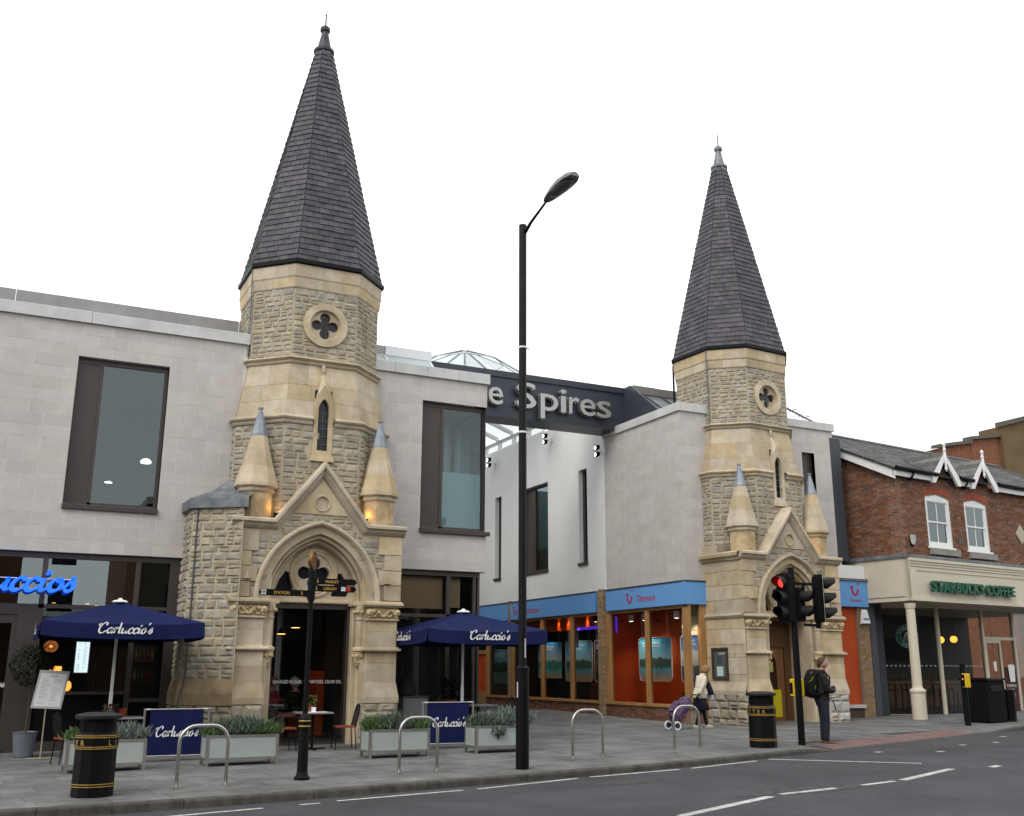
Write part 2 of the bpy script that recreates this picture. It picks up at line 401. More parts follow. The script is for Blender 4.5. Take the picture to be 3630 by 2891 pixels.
LADY = [(-.02, 0, .88, .12, .10), (.02, 0, 1.03, .12, .10), (.07, 0, 1.18, .135, .11), (.09, 0, 1.30, .09, .075), (.13, 0, 1.375, .048, .048), (.17, 0, 1.45, .05, .05),
        (.07, .16, 1.28, .055, .055), (.06, .21, 1.08, .043, .043), (.22, .17, .99, .036, .036), (.27, .13, 1.0, .028, .028),
        (.05, -.16, 1.28, .055, .055), (-.07, -.21, 1.06, .043, .043), (-.15, -.21, .90, .036, .036), (-.19, -.20, .80, .028, .028),
        (.0, .08, .80, .085, .085), (.13, .08, .47, .055, .058), (.22, .08, .10, .036, .038), (-.02, -.08, .80, .085, .085), (-.04, -.08, .47, .055, .058), (-.22, -.08, .11, .036, .038)]
def fat(J, idx, add, extra={}):
    o = []; mp = {}
    for i in idx: mp[i] = len(o); j = J[i]; o.append((j[0]+extra.get(i, (0, 0, 0))[0], j[1]+extra.get(i, (0, 0, 0))[1], j[2]+extra.get(i, (0, 0, 0))[2], j[3]+add, j[4]+add))
    return o, [(mp[a], mp[b]) for a, b in ED if a in mp and b in mp]
UP = [0, 1, 2, 3, 6, 7, 8, 9, 10, 11, 12, 13]; LOW = [0, 14, 15, 16, 17, 18, 19]
thin = lambda J: [(*j[:3], j[3]*(1 if i in (4, 5) else .72), j[4]*(1 if i in (4, 5) else .72)) for i, j in enumerate(J)]
SK = {'man': skin(thin(MAN), ED), 'lady': skin(thin(LADY), ED)}
SK['man_jeans'] = skin(*fat(MAN, LOW, .022, {16: (0, 0, -.03), 19: (0, 0, -.03)}))
SK['lady_tights'] = skin(*fat(LADY, LOW, .006, {16: (0, 0, -.05), 19: (0, 0, -.05)}))
DINE = [(0, 0, .52, .13, .11), (0, 0, .72, .13, .11), (.02, 0, .92, .15, .11), (.03, 0, 1.03, .09, .08), (.04, 0, 1.10, .05, .05), (.06, 0, 1.18, .05, .05),
        (.02, .17, 1.0, .06, .06), (.08, .22, .80, .045, .045), (.28, .12, .80, .04, .04), (.33, .05, .82, .03, .03), (.02, -.17, 1.0, .06, .06), (.08, -.22, .80, .045, .045), (.28, -.12, .80, .04, .04), (.33, -.05, .82, .03, .03),
        (.1, .1, .50, .09, .09), (.42, .1, .50, .06, .06), (.42, .1, .10, .04, .04), (.1, -.1, .50, .09, .09), (.42, -.1, .50, .06, .06), (.42, -.1, .10, .04, .04)]
SK['diner'] = skin(thin(DINE), ED, 1); SK['diner_top'] = skin(*fat(DINE, UP, .02), 1)
# ------------------------------------------------------------------ materials
ASHLAR = M('ashlar', (.43, .335, .205), (.56, .465, .325), 2.1, .9, var=.12, tint=.25, dirt=.22, dscale=1.3, dz=.5, bump=.25, bscale=45)
RAG = M('ragstone', (.285, .255, .20), (.41, .36, .265), 4.2, .93, var=.17, tint=.4, bump=.8, bscale=26, dirt=.2, dscale=1.1)
MORTAR = M('lime_mortar', (.37, .31, .21), (.47, .40, .28), 6, .95, bump=.4, bscale=60)
LIME = M('limestone', (.465, .435, .405), (.515, .485, .455), 3.5, .85, var=.06, tint=.25, dirt=.10, dscale=.55, dz=.4, bump=.10, bscale=70, )
LJOINT = M('pale_joint', (.60, .575, .55), rough=.9)
COPING = M('coping_stone', (.50, .50, .49), (.56, .56, .55), 2., .8, var=.03, dirt=.12, dscale=1.)
RENDER = M('white_render', (.72, .715, .70), (.77, .765, .75), .8, .9, dirt=.10, dscale=.5, dz=.35, bump=.05, bscale=200)
SLATE = M('roof_slate', (.036, .032, .040), (.066, .059, .069), 5., .62, var=.34, tint=.5, bump=.25, bscale=40, spec=.4)
LEAD = M('lead_sheet', (.18, .205, .235), (.27, .30, .33), 5, .5, metal=.25, bump=.15, bscale=14)
LEADD = M('weathered_lead', (.10, .11, .12), (.20, .21, .22), 4, .5, metal=.3, bump=.3, bscale=9)
BLACK = M('black_paint', (.004, .004, .005), rough=.45, spec=.14)
BLACKM = M('matt_black', (.0045, .0045, .006), rough=.75, spec=.10)
BRONZE = M('brown_metal', (.062, .052, .049), rough=.45, metal=.3)
ANTH = M('anthracite_panel', (.040, .046, .060), (.050, .056, .070), 3, .42, metal=.2)
ZINC = M('zinc_panel', (.24, .23, .225), (.30, .29, .285), 1.2, .5, metal=.35, var=.06)
ALU = M('pale_aluminium', (.62, .63, .65), rough=.4, metal=.35)
STEEL = M('brushed_steel', (.42, .40, .375), (.52, .50, .47), 30, .33, metal=.9)
NICKEL = M('brushed_nickel', (.36, .355, .35), rough=.38, metal=.75)
GLASS = GL('window_glass', (.42, .66, .69), .035)
FANL = GL('fanlight_glass', (.6, .66, .66), .09); SHOPGL = GL('shop_glass', (.90, .93, .92), .0, 0., 1.0)
CANGL = GL('canopy_glass', (.95, .97, .97), .0, 0., .5); CLEAR = GL('corner_glass', (.74, .88, .89), .02, 0., 1.2)
DARKGL = M('leaded_glass', (.010, .011, .015), rough=.2, spec=.3)
PAVE = M('paving_stone', (.125, .124, .122), (.175, .173, .168), 2.6, .85, var=.12, tint=.3, dirt=.38, dscale=.9, bump=.12, bscale=50)
PJOINT = M('paving_joint', (.05, .048, .044), rough=.95)
TACT = M('pink_tactile', (.135, .088, .084), (.175, .11, .105), 5, .85, var=.12, bump=.3, bscale=18)
KERBM = M('granite_kerb', (.040, .036, .030), (.080, .074, .064), 6, .85, var=.14, bump=.2, bscale=30)
ASPH = M('asphalt', (.043, .043, .049), (.060, .060, .067), .9, .82, dirt=.30, dscale=.35, bump=.35, bscale=180)
PATCH = M('worn_asphalt', (.030, .030, .032), (.075, .075, .078), 7, .9, bump=.6, bscale=60)
PAINT = M('road_paint', (.30, .295, .28), (.58, .57, .53), 11, .75, dirt=.3, dscale=4)
NAVY = M('navy_canvas', (.006, .010, .052), (.009, .014, .066), 3, .8, spec=.12, bump=.1, bscale=8)
WHITE = M('white_print', (.75, .75, .74), rough=.6)
WHITEP = M('white_paint', (.72, .72, .71), rough=.45)
GOLD = M('gold_line', (.42, .27, .06), rough=.4, metal=.4)
CREAM = M('cream_paint', (.52, .475, .365), (.56, .51, .40), 2, .5)
BRICK = M('red_brick', (.135, .058, .034), (.225, .105, .060), 7, .88, var=.30, tint=.25, bump=.3, bscale=60)
BRICKJ = M('brick_mortar', (.27, .22, .175), rough=.95)
REDB = M('rubbed_brick', (.30, .075, .04), rough=.85, var=.15)
YBRICK = M('brown_brick', (.24, .15, .075), (.32, .21, .11), 8, .88, var=.2, tint=.2)
BLUE = M('sky_blue_panel', (.125, .31, .62), rough=.4)
REDL = M('crimson_print', (.42, .012, .045), rough=.5)
OAK = M('oak_timber', (.30, .155, .055), (.40, .22, .085), 4, .55, streak=.15)
ORANGE = M('orange_panel', (.40, .055, .009), (.50, .075, .012), 1.5, .6)
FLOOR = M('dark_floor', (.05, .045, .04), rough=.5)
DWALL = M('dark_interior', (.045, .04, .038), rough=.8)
GWALL = M('grey_interior', (.26, .28, .29), rough=.8)
WOOD = M('dark_wood', (.09, .045, .02), (.13, .065, .03), 6, .5, streak=.2)
NEON = EM('blue_neon', (.012, .13, 1.0), 1.15)
WARM = EM('warm_lamp', (1., .50, .13), 7)
WARMD = EM('dim_warm_glow', (1., .36, .06), 1.6)
WHITEL = EM('white_lamp', (1., .93, .76), 5)
LIGHTBOX = EM('menu_lightbox', (.82, .95, 1.), .85)

# ------------------------------------------------------------------ ground, road, pavement
obj('ground', (lambda b: b.mesh('ground'))(MB().add([(-500, -500, -2.2), (700, -500, -2.2), (700, 700, -2.2), (-500, 700, -2.2)], [(0, 1, 2, 3)])), None, ASPH, kind='structure')
rb = MB()
xs = [-40+i*4 for i in range(32)]
rb.rings([[(x, -25, road_z(x)) for x in xs], [(x, 5, road_z(x)) for x in xs], [(x, min(kerb_y(x)+.1, 48), road_z(x)) for x in xs]], closed=False)
road = rb.build('road', ASPH, None, kind='structure')
def marking(pts, w=None):
    b = MB()
    if w:
        (x0, y0), (x1, y1) = pts; L = math.hypot(x1-x0, y1-y0); nx, ny = -(y1-y0)/L*w/2, (x1-x0)/L*w/2
        pts = [(x0-nx, y0-ny), (x1-nx, y1-ny), (x1+nx, y1+ny), (x0+nx, y0+ny)]
    b.add([(x, y, road_z(x)+.004) for x, y in pts], [tuple(range(len(pts)))])
    b.build('road_marking', PAINT, road)
for s, e, w_ in [((2.2, 14.62), (3.48, 14.78), .10), ((4.0, 14.85), (4.3, 14.87), .09), ((4.58, 14.98), (6.62, 15.18), .10), ((6.87, 15.2), (8.91, 15.66), .10), ((9.19, 15.72), (11.16, 15.95), .10), ((11.45, 15.98), (13.31, 16.45), .10),
                 ((13.71, 16.6), (15.48, 14.45), .11), ((7.9, 11.3), (10.08, 12.2), .15), ((10.36, 12.32), (11.54, 12.46), .12), ((12.14, 12.52), (12.95, 12.67), .12), ((13.15, 12.69), (15.17, 13.5), .15), ((15.95, 13.32), (16.3, 13.45), .14), ((.9, 14.4), (1.1, 14.42), .07)]:
    marking((s, e), w_)
for x, y in ((16.6, 16.6), (17.7, 16.0), (19.4, 16.9), (20.6, 17.0), (22.2, 18.1), (23.4, 18.2)): marking([(x-.09, y-.07), (x+.09, y-.07), (x+.09, y+.07), (x-.09, y+.07)])
pb = MB(); pts = [(10.1+1.25*math.cos(a)*rnd(.8, 1.15)+.9, 12.55+.36*math.sin(a)*rnd(.7, 1.3)) for a in [i*.35 for i in range(18)]]
pb.add([(x, y, road_z(x)+.003) for x, y in pts], [tuple(range(18))]); pb.build('road_patch', PATCH, road)
pb = MB(); pts = [(9.2+.8*math.cos(a)*rnd(.8, 1.15), 14.75+.2*math.sin(a)*rnd(.7, 1.3)) for a in [i*.35 for i in range(18)]]
pb.add([(x, y, road_z(x)+.003) for x, y in pts], [tuple(range(18))]); pb.build('road_patch', PATCH, road)

kerb = tag(bpy.data.objects.new('kerb', None), kind='structure'); COL.objects.link(kerb)
x = -3.
while x < 36:
    L = .92; dx = L/math.hypot(1, (kerb_y(x+.5)-kerb_y(x))/.5); x1 = x+dx-.008
    def kc(xx, o, z): return (xx, kerb_y(xx)+o, z)
    b = MB(); j = rnd(-.006, .006); R = []
    for xx in (x, x1):
        t = pz(xx, kerb_y(xx)+.15)+.002; t0 = pz(xx, kerb_y(xx))+.002
        R.append([kc(xx, j, road_z(xx)-.1), kc(xx, .02+j, t0-.03), kc(xx, .035+j, t0-.006), kc(xx, .06+j, t0), kc(xx, .16, t), kc(xx, .16, t-.25)])
    b.rings(R, caps=True); b.build('kerb_stone', KERBM, kerb); x += dx
pv = MB(); ys = [.12, .4, .8, 1.2, 1.5, 2.2, 6, 14, 32]
xs = [-12+.75*i for i in range(72)]
pv.rings([[(x, kerb_y(x)+o, pz(x, kerb_y(x)+o)-.014) for x in xs] for o in ys], closed=False)
pave = pv.build('pavement', PJOINT, None, kind='structure')
PA = math.radians(5.5); ca, sa = math.cos(PA), math.sin(PA)
slabs = []; tact = []
for r in range(-10, 26):
    u = -4.-.37*(r % 2)
    hh = .61
    while u < 38:
        L = RNG.choice((.76, .91, .91, .61)); q = [(u, r*hh), (u+L, r*hh), (u+L, r*hh+hh), (u, r*hh+hh)]; u += L
        q = [(ca*a-sa*b_, 15.2+sa*a+ca*b_) for a, b_ in shrink(q, .005)]
        for (xa, ya), (xb, yb) in zip(KERB[:-1], KERB[1:]):
            s_ = (yb-ya)/(xb-xa); q = clip(q, s_, -1, s_*xa-ya-.165) if q else q
        if not q or area(q) < .04: continue
        cx, cy = sum(p[0] for p in q)/len(q), sum(p[1] for p in q)/len(q)
        if cy > 33 or cx > 36 or (cy > 24.5 and not 10 < cx < 18): continue
        if 16.2 < cx < 22.3 and cy-kerb_y(cx) < 1.05: continue
        j = rnd(-.002, .0025); n = len(q)
        vs = [(x, y, pz(x, y)+j) for x, y in q]+[(x, y, pz(x, y)-.03) for x, y in q]
        slabs.append((-math.hypot(cx-6, (cy-12)*1.2), vs, [tuple(range(n))]+[(i, n+i, n+(i+1) % n, (i+1) % n) for i in range(n)]))
emit(slabs, 'paving_slab', PAVE, pave)
for i in range(15):
    for k in range(2):
        x0 = 16.25+i*.41; q = [(x0, kerb_y(x0)+.17+k*.41), (x0+.4, kerb_y(x0+.4)+.17+k*.41), (x0+.4, kerb_y(x0+.4)+.57+k*.41), (x0, kerb_y(x0)+.57+k*.41)]
        j = rnd(-.002, .003)
        b = MB(); b.add([(x, y, pz(x, y)+j) for x, y in q]+[(x, y, pz(x, y)-.03) for x, y in q], [(0, 1, 2, 3)]+[(a, 4+a, 4+(a+1) % 4, (a+1) % 4) for a in range(4)])
        for a in range(3):
            for c in range(3):
                s_, t_ = (a+.5)/3, (c+.5)/3; xx = q[0][0]+.4*s_; yy = q[0][1]+(q[1][1]-q[0][1])*s_+.4*t_
                b.lathe([(.03, pz(xx, yy)+j-.001), (.02, pz(xx, yy)+j+.006)], (xx, yy), 6)
        b.build('tactile_slab', TACT, pave)

# ------------------------------------------------------------------ new stone building on the left
def rsub(q, hole):
    u0, v0 = q[0]; u1, v1 = q[2]; a, b, c, d = hole
    if u1 <= a or u0 >= b or v1 <= c or v0 >= d: return [q]
    out = []
    def R(p, r, s, t):
        if r-p > .03 and t-s > .02: out.append([(p, s), (r, s), (r, t), (p, t)])
    R(u0, min(a, u1), v0, v1); R(max(b, u0), u1, v0, v1); R(max(a, u0), min(b, u1), v0, min(c, v1)); R(max(a, u0), min(b, u1), max(d, v0), v1)
    return out
def blocks(fr, u0, u1, v0, v1, h, l, holes=(), joint=.007, d0=-.012, d1=0., pri=0.):
    out = []
    for q in rows(lambda v: (u0, u1), v0, v1, h, l, joint, bond=l/2):
        qs = [q]
        for hl in holes: qs = [r for p in qs for r in rsub(p, hl)]
        for p in qs: out.append((pri+area(p), *stone(p, fr, d0, d1+rnd(-.0015, .0015), .003)))
    return out
def bars(mb, fr, L, d0, d1):
    """rectangular bars (u0, u1, v0, v1) on a frame"""
    for a, b, c, d in L: mb.prism([(a, c), (b, c), (b, d), (a, d)], fr, d0, d1)
    return mb

YF = 23.75
LBO = (4, YF, 0)
LB = thing('shopping_building', 'pale limestone building left of the passage with tall brown windows over a dark shopfront', 'building', LBO)
fl = frame((0, YF, 0), (1, 0, 0))
W1 = (.89, 2.84, 5.03, 8.34); Z0, Z1, Z2 = 3.985, 9.115, 8.93
b = MB(LBO)
b.plate([(-6, Z0), (4.6, Z0), (4.6, Z1), (-6, Z1)], [[(W1[0], W1[2]), (W1[0], W1[3]), (W1[1], W1[3]), (W1[1], W1[2])]], fl, -.36, -.003)
b.plate([(7.4, Z0), (10.87, Z0), (10.87, 5.02), (9.08, 5.02), (9.08, 8.3), (10.87, 8.3), (10.87, Z2), (7.4, Z2)], [], fl, -.36, -.003)
wall = b.build('wall', LJOINT, LB)
st = blocks(fl, -2.2, 4.5, Z0, Z1, .27, .63, [W1])+blocks(fl, 7.5, 10.9, Z0, Z2, .2603, .63, [(9.08, 11, 5.02, 8.3)], pri=.02)
emit(st, 'stone_block', LIME, wall, off=LBO)
b = MB(LBO); b.box(-6, -2.2, YF, YF+.3, Z0, Z1); b.box(10.6, 10.905, YF+.02, YF+2.2, 8.3, Z2); b.box(10.6, 10.905, YF+.02, YF+2.2, Z0, 5.0)
b.box(10.6, 10.9, YF+2.2, 28.0, Z0, Z2); b.box(10.6, 10.9, 28.0, 46, Z0, 10.4); b.build('side_wall', RENDER, LB); MB(LBO).box(10.6, 10.88, YF+4.3, 46, -.2, Z0-.01).build('side_shopfront', DWALL, LB)
for x0, x1, n, zb in ((-6, 4.62, 3, Z1), (7.4, 10.96, 4, Z2)):
    for i in range(n):
        a, c = x0+(x1-x0)*i/n, x0+(x1-x0)*(i+1)/n-.006
        bb = MB(LBO); bb.bbox(a, c, YF-.07+rnd(-.003, .003), YF+.55, zb, zb+.27+rnd(-.004, .004), .008); bb.build('coping', COPING, LB)
for a, c in ((-6, -.55), (-.54, 3.05), (3.06, 4.55), (4.57, 6)):
    MB(LBO).box(a, c, 25, 25.08, 9.5, 10.1).build('parapet_panel', ZINC, LB)
MB(LBO).box(7.5, 8.44, 25, 25.08, 9.77, 10.02).build('parapet_panel', ZINC, LB)
MB(LBO).box(8.445, 9.78, 24.98, 25.08, 9.765, 10.03).build('parapet_panel', ALU, LB)
b = MB(LBO); b.add([(8.38, 24.3, 9.2), (8.45, 24.3, 9.2), (8.45, 24.98, 9.77), (8.38, 24.98, 9.77)], [(0, 1, 2, 3)]); b.add([(9.66, 24.3, 9.2), (9.73, 24.3, 9.2), (9.73, 24.98, 9.77), (9.66, 24.98, 9.77)], [(0, 1, 2, 3)]); b.box(7.5, 9.78, 25.0, 25.04, 9.70, 9.77); b.build('rooflight_frame', ALU, LB)
g = MB(LBO); g.add([(7.5, 24.3, 9.19), (9.75, 24.3, 9.19), (9.75, 24.99, 9.76), (7.5, 24.99, 9.76)], [(0, 1, 2, 3)]); g.build('rooflight_glass', M('rooflight_pale', (.40, .47, .47), rough=.25), LB)
MB(LBO).box(-6, 7, YF+.37, 46, 8.95, 9.1).build('roof', ZINC, LB); MB(LBO).box(7.01, 10.59, YF+.37, 46, 8.75, 8.9).build('roof', ZINC, LB)
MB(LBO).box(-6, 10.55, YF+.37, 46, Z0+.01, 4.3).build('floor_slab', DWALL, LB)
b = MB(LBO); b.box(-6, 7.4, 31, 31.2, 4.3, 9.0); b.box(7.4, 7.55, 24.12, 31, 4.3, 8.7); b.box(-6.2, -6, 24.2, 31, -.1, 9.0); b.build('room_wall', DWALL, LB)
MB(LBO).box(7.56, 10.84, 24.35, 24.37, 4.3, 6.6).build('partition', M('frosted_screen', (.42, .52, .53), rough=.6), LB)
MB(LBO).box(10.1, 10.4, 26.4, 26.7, 4.3, 8.74).build('column', WHITEP, LB)

def window(parent, off, fr, x0, x1, z0, z1, panel, mull, right, glass, sill=.12, d=-.14):
    """tall window: opaque panel on the left, one big pane on the right"""
    f = MB(off); bars(f, fr, [(x0, x0+.05, z0, z1), (x0+panel, x0+panel+mull, z0, z1-.12), (x1-right, x1, z0, z1-.12), (x0+.05, x1, z1-.12, z1), (x0+.05, x1-right, z0, z0+.06)], d-.08, d)
    wf = f.build('window', BRONZE, parent)
    bars(MB(off), fr, [(x0+.05, x0+panel, z0+.06, z1-.12)], d-.06, d-.015).build('panel', BRONZE, wf)
    g = MB(off); g.add([fr(u, v, d-.03) for u, v in ((x0+panel+mull, z0+.06), (x1-right, z0+.06), (x1-right, z1-.12), (x0+panel+mull, z1-.12))], [(0, 1, 2, 3)]); g.build('pane', glass, wf)
    s = MB(off); s.add([fr(x0-.01, z0-.12, .06), fr(x1+.01, z0-.12, .06), fr(x1+.01, z0-.02, .06), fr(x0-.01, z0-.02, .06), fr(x0-.01, z0-.12, d), fr(x1+.01, z0-.12, d), fr(x1+.01, z0, d), fr(x0-.01, z0, d)],
        [(0, 1, 2, 3), (5, 4, 7, 6), (3, 2, 6, 7), (0, 4, 5, 1), (1, 5, 6, 2), (4, 0, 3, 7)]); s.build('sill', BRONZE, wf)
    r = MB(off); bars(r, fr, [(x0-.002, x0, z0, z1), (x1, x1+.002, z0, z1)], d, -.005); r.build('reveal', BRONZE, wf)
    return wf
window(LB, LBO, fl, W1[0], W1[1], 5.04, W1[3], .49, .07, .08, GLASS)
w2 = window(LB, LBO, fl, 9.08, 10.86, 5.03, 8.3, .56, .08, .035, CLEAR)
g = MB(LBO); g.add([(10.845, YF+.18, 5.09), (10.845, YF+2.2, 5.09), (10.845, YF+2.2, 8.2), (10.845, YF+.18, 8.2)], [(0, 1, 2, 3)]); g.build('side_pane', CLEAR, w2)
b = MB(LBO); b.box(10.82, 10.86, YF+.2, YF+2.2, 8.18, 8.3); b.box(10.82, 10.87, YF+.2, YF+2.2, 5.02, 5.08); b.box(10.80, 10.87, YF+2.14, YF+2.2, 5.08, 8.18); b.build('side_frame', BRONZE, w2)
MB(LBO).box(9.07, 10.97, YF-.09, YF-.0, 4.90, 5.0).build('corner_sill', BRONZE, w2)
# things seen through the upper window
for (x, y, z, sx, sz, mt) in ((2.9, 27.5, 6.75, .28, .1, WHITEL), (2.2, 29.5, 6.5, .22, .02, WHITEL), (2.15, 27.5, 5.35, .22, .05, WHITEL)):
    l_ = thing('ceiling_lamp', 'small lit ceiling lamp behind the upper window, %s' % ('largest and highest' if z > 6.7 else ('thin flat one' if z > 6 else 'lowest of the lamps')), 'lamp', (x, y, z), 0, 'lamps behind the upper window')
    MB().lathe([(sx*.45, 0), (sx*.5, sz*.4), (sx*.3, sz), (.01, sz+.02)], n=12).build('lamp_shade', mt, l_); MB().box(-.01, .01, -.01, .01, sz, 9-z).build('rod', BLACKM, l_)

# shopfront at the left
sf = bars(MB(LBO), fl, [(-6, 4.1, 3.86, 3.98), (.66, .76, .06, 3.86), (2.52, 2.62, .06, 3.86), (3.24, 3.32, .06, 3.86), (3.32, 4.1, -.1, 3.86), (-6, 3.24, 2.82, 2.90), (-.98, -.90, .06, 2.82), (.30, .66, -.1, 2.82), (-.9, .30, 2.68, 2.82), (.76, 3.24, -.1, .14), (-6, -.98, -.1, .14), (2.62, 3.24, .90, .98)], -.22, -.1)
shop = sf.build('shopfront_frame', BRONZE, LB)
g = MB(LBO)
for a, c, z0, z1 in ((-6, .66, 2.9, 3.86), (.76, 2.52, 2.9, 3.86), (2.62, 3.24, 2.9, 3.86), (.76, 2.52, 1.12, 2.82), (2.62, 3.24, .98, 2.82), (-6, -.98, .14, 2.82)):
    gg = MB(LBO); gg.add([fl(u, v, -.16) for u, v in ((a, z0), (c, z0), (c, z1), (a, z1))], [(0, 1, 2, 3)]); gg.build('pane', FANL if z0 > 2.85 else SHOPGL, shop)
bars(MB(LBO), fl, [(.76, 2.52, .14, 1.06), (2.62, 3.24, .14, .9)], -.2, -.15).build('stall_riser', BLACKM, shop)
bars(MB(LBO), fl, [(.76, 2.52, 1.06, 1.12)], -.5, -.08).build('ledge', BRONZE, shop)
dr = bars(MB(LBO), fl, [(-.9, -.80, -.02, 2.68), (.20, .30, -.02, 2.68), (-.80, .20, 2.5, 2.68), (-.80, .20, -.02, .2)], -.2, -.13).build('door', BRONZE, LB)
gg = MB(LBO); gg.add([fl(u, v, -.165) for u, v in ((-.8, .2), (.2, .2), (.2, 2.5), (-.8, 2.5))], [(0, 1, 2, 3)]); gg.build('pane', SHOPGL, dr)
t = MB(LBO); script(lambda i: t, 'Carluccios', fl, -.52, 1.22, .72, -.155, -.155, .28, xh=.085); t.build('lettering', WHITE, dr)
# illuminated sign
sg = thing('neon_sign', 'glowing blue script lettering on rails across the dark shopfront glass', 'sign', (.6, YF-.18, 3.1))
fs = frame((-.6, 0, 0), (1, 0, 0))
LT = [MB() for _ in range(10)]
script(lambda i: LT[i], 'Carluccios', fs, -1.62, .05, 2.9, .0, .075, .27, xh=.262)
for q in LT: q.build('letter', NEON, sg)
for z in (.09, .30): MB().tube([fs(-1.4, z, -.04), fs(1.25, z, -.04)], .011, 6).build('rail', ALU, sg)
b = MB()
for u in (-.9, .2, 1.1): b.tube([fs(u, .09, -.04), fs(u, .09, -.27)], .01, 6)
b.build('bracket', ALU, sg)

# inside the restaurant
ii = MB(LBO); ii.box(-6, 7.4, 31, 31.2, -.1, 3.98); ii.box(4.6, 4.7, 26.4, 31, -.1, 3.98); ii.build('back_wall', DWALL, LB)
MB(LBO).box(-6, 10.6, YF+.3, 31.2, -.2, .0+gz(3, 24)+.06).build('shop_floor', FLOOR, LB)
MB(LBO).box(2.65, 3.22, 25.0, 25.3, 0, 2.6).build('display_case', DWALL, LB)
def pendant(x, y, z, top, r, mt, lab, shade=None, grp='pendant lamps in the restaurant'):
    p = thing('pendant_lamp', lab, 'lamp', (x, y, z), 0, grp)
    MB().lathe([(r, 0), (r*.9, r*.25), (r*.35, r*.9), (.02, r*1.2)], n=14, caps=False).build('lamp_shade', shade or BLACKM, p)
    MB().lathe([(r*.85, .0), (r*.6, r*.12), (.01, r*.16)], n=14).build('bulb', mt, p)
    MB().tube([(0, 0, r*1.2), (0, 0, top-z)], .008, 5).build('cord', BLACKM, p); return p
for i, (x, y, z) in enumerate(((5.36, 25.3, 2.36), (5.66, 25.0, 2.10), (6.15, 25.3, 2.42), (6.52, 25.4, 2.58), (6.15, 27.5, 2.1))):
    pendant(x, y, z, 3.98, .125, WARM, ('brass rimmed pendant lamp low at the left in the arched glass door', 'lowest pendant lamp behind the arched glass door', 'pendant lamp just left of the signpost behind the glass door', 'highest pendant lamp behind the arched glass door', 'small far pendant lamp deep behind the glass door')[i])
for i, (x, y, z) in enumerate(((1.02, 25.5, 3.02), (1.28, 25.9, 3.0), (1.72, 25.5, 3.02), (2.0, 26.6, 3.05))):
    pendant(x, y, z, 3.98, .05, WARM, ('tiny spot lamp over the parasol in the upper shop window, %s' % ('first', 'second', 'third', 'fourth')[i])+' from the sign')
wl = thing('woven_lamp', 'copper woven globe lamp hanging behind the menu in the shop window', 'lamp', (1.02, 24.6, 2.05))
b = MB()
for k in range(10):
    a = k*math.pi/5
    for sgn in (1, -1): b.tube([(.14*math.cos(q)*math.cos(a+sgn*q), .14*math.cos(q)*math.sin(a+sgn*q), .12*math.sin(q)) for q in [(-1.2+.4*i) for i in range(7)]], .007, 4)
b.build('weave', EM('copper_glow', (.5, .16, .05), .5), wl); MB().ball((0, 0, 0), .04, 5).build('bulb', WARMD, wl); MB().tube([(0, 0, .12), (0, 0, 1.9)], .006, 5).build('cord', BLACKM, wl)
fr_ = thing('fruit_bowl', 'bowl of oranges with a painted glow on the ledge in the shop window', 'fruit bowl', (1.12, 24.25, 1.42))
MB().lathe([(.06, 0), (.16, .05), (.2, .1), (.19, .1), (.05, .02)], n=14).build('bowl', BLACKM, fr_)
for i in range(7): MB().ball((rnd(-.1, .1), rnd(-.08, .08), .12+.06*(i > 4)), .045, 5).build('orange', WARMD, fr_, smooth=True)  # oranges emit, standing in for lamplight falling on them
MB().box(-.3, .3, -.2, .2, -.36, 0).build('stand', DWALL, fr_)
fb = thing('glass_lamp', 'amber glass lamp glowing on the window ledge right of the menu stand', 'lamp', (1.38, 24.1, 1.13)); MB().lathe([(.05, 0), (.1, .07), (.09, .16), (.04, .22)], n=12).build('globe', WARMD, fb, smooth=True)
mb = thing('menu_lightbox', 'tall white backlit menu panel hanging in the left shop window', 'menu', (1.62, YF+.2, 1.5))
MB().box(-.14, .14, 0, .03, 0, .70).build('frame', ALU, mb); MB().box(-.128, .128, -.004, -.001, .012, .688).build('sheet', LIGHTBOX, mb)
b = MB()
for i in range(26):
    z = .05+i*.024
    for x0 in (-.1, .01):
        if RNG.random() < .85: b.box(x0, x0+rnd(.05, .09), -.0065, -.005, z, z+.006)
b.build('print', M('grey_print', (.35, .38, .42)), mb)
b = MB(LBO)
for z in (1.3, 1.75, 2.2):
    b.box(2.66, 3.2, 24.75, 25.0, z, z+.03)
b.build('shelf', WOOD, LB)
BOT = [M('jar_%s' % n_, c, rough=.3) for n_, c in (('red', (.25, .02, .015)), ('amber', (.35, .16, .02)), ('green', (.05, .12, .03)), ('cream', (.4, .36, .28)))]
for k, z in enumerate((1.33, 1.78, 2.23)):
    for i in range(6):
        o = MB().lathe([(.03, 0), (.032, .12), (.012, .17), (.012, .22)], n=8).build('bottle', RNG.choice(BOT), None, smooth=True)
        o.location = (2.72+i*.085, 24.86, z); tag(o, '%s bottle on the %s shelf in the window beside the turret' % (('first', 'second', 'third', 'fourth', 'fifth', 'sixth')[i], ('bottom', 'middle', 'top')[k]), 'bottle', 'bottles on the %s shelf' % ('bottom', 'middle', 'top')[k])

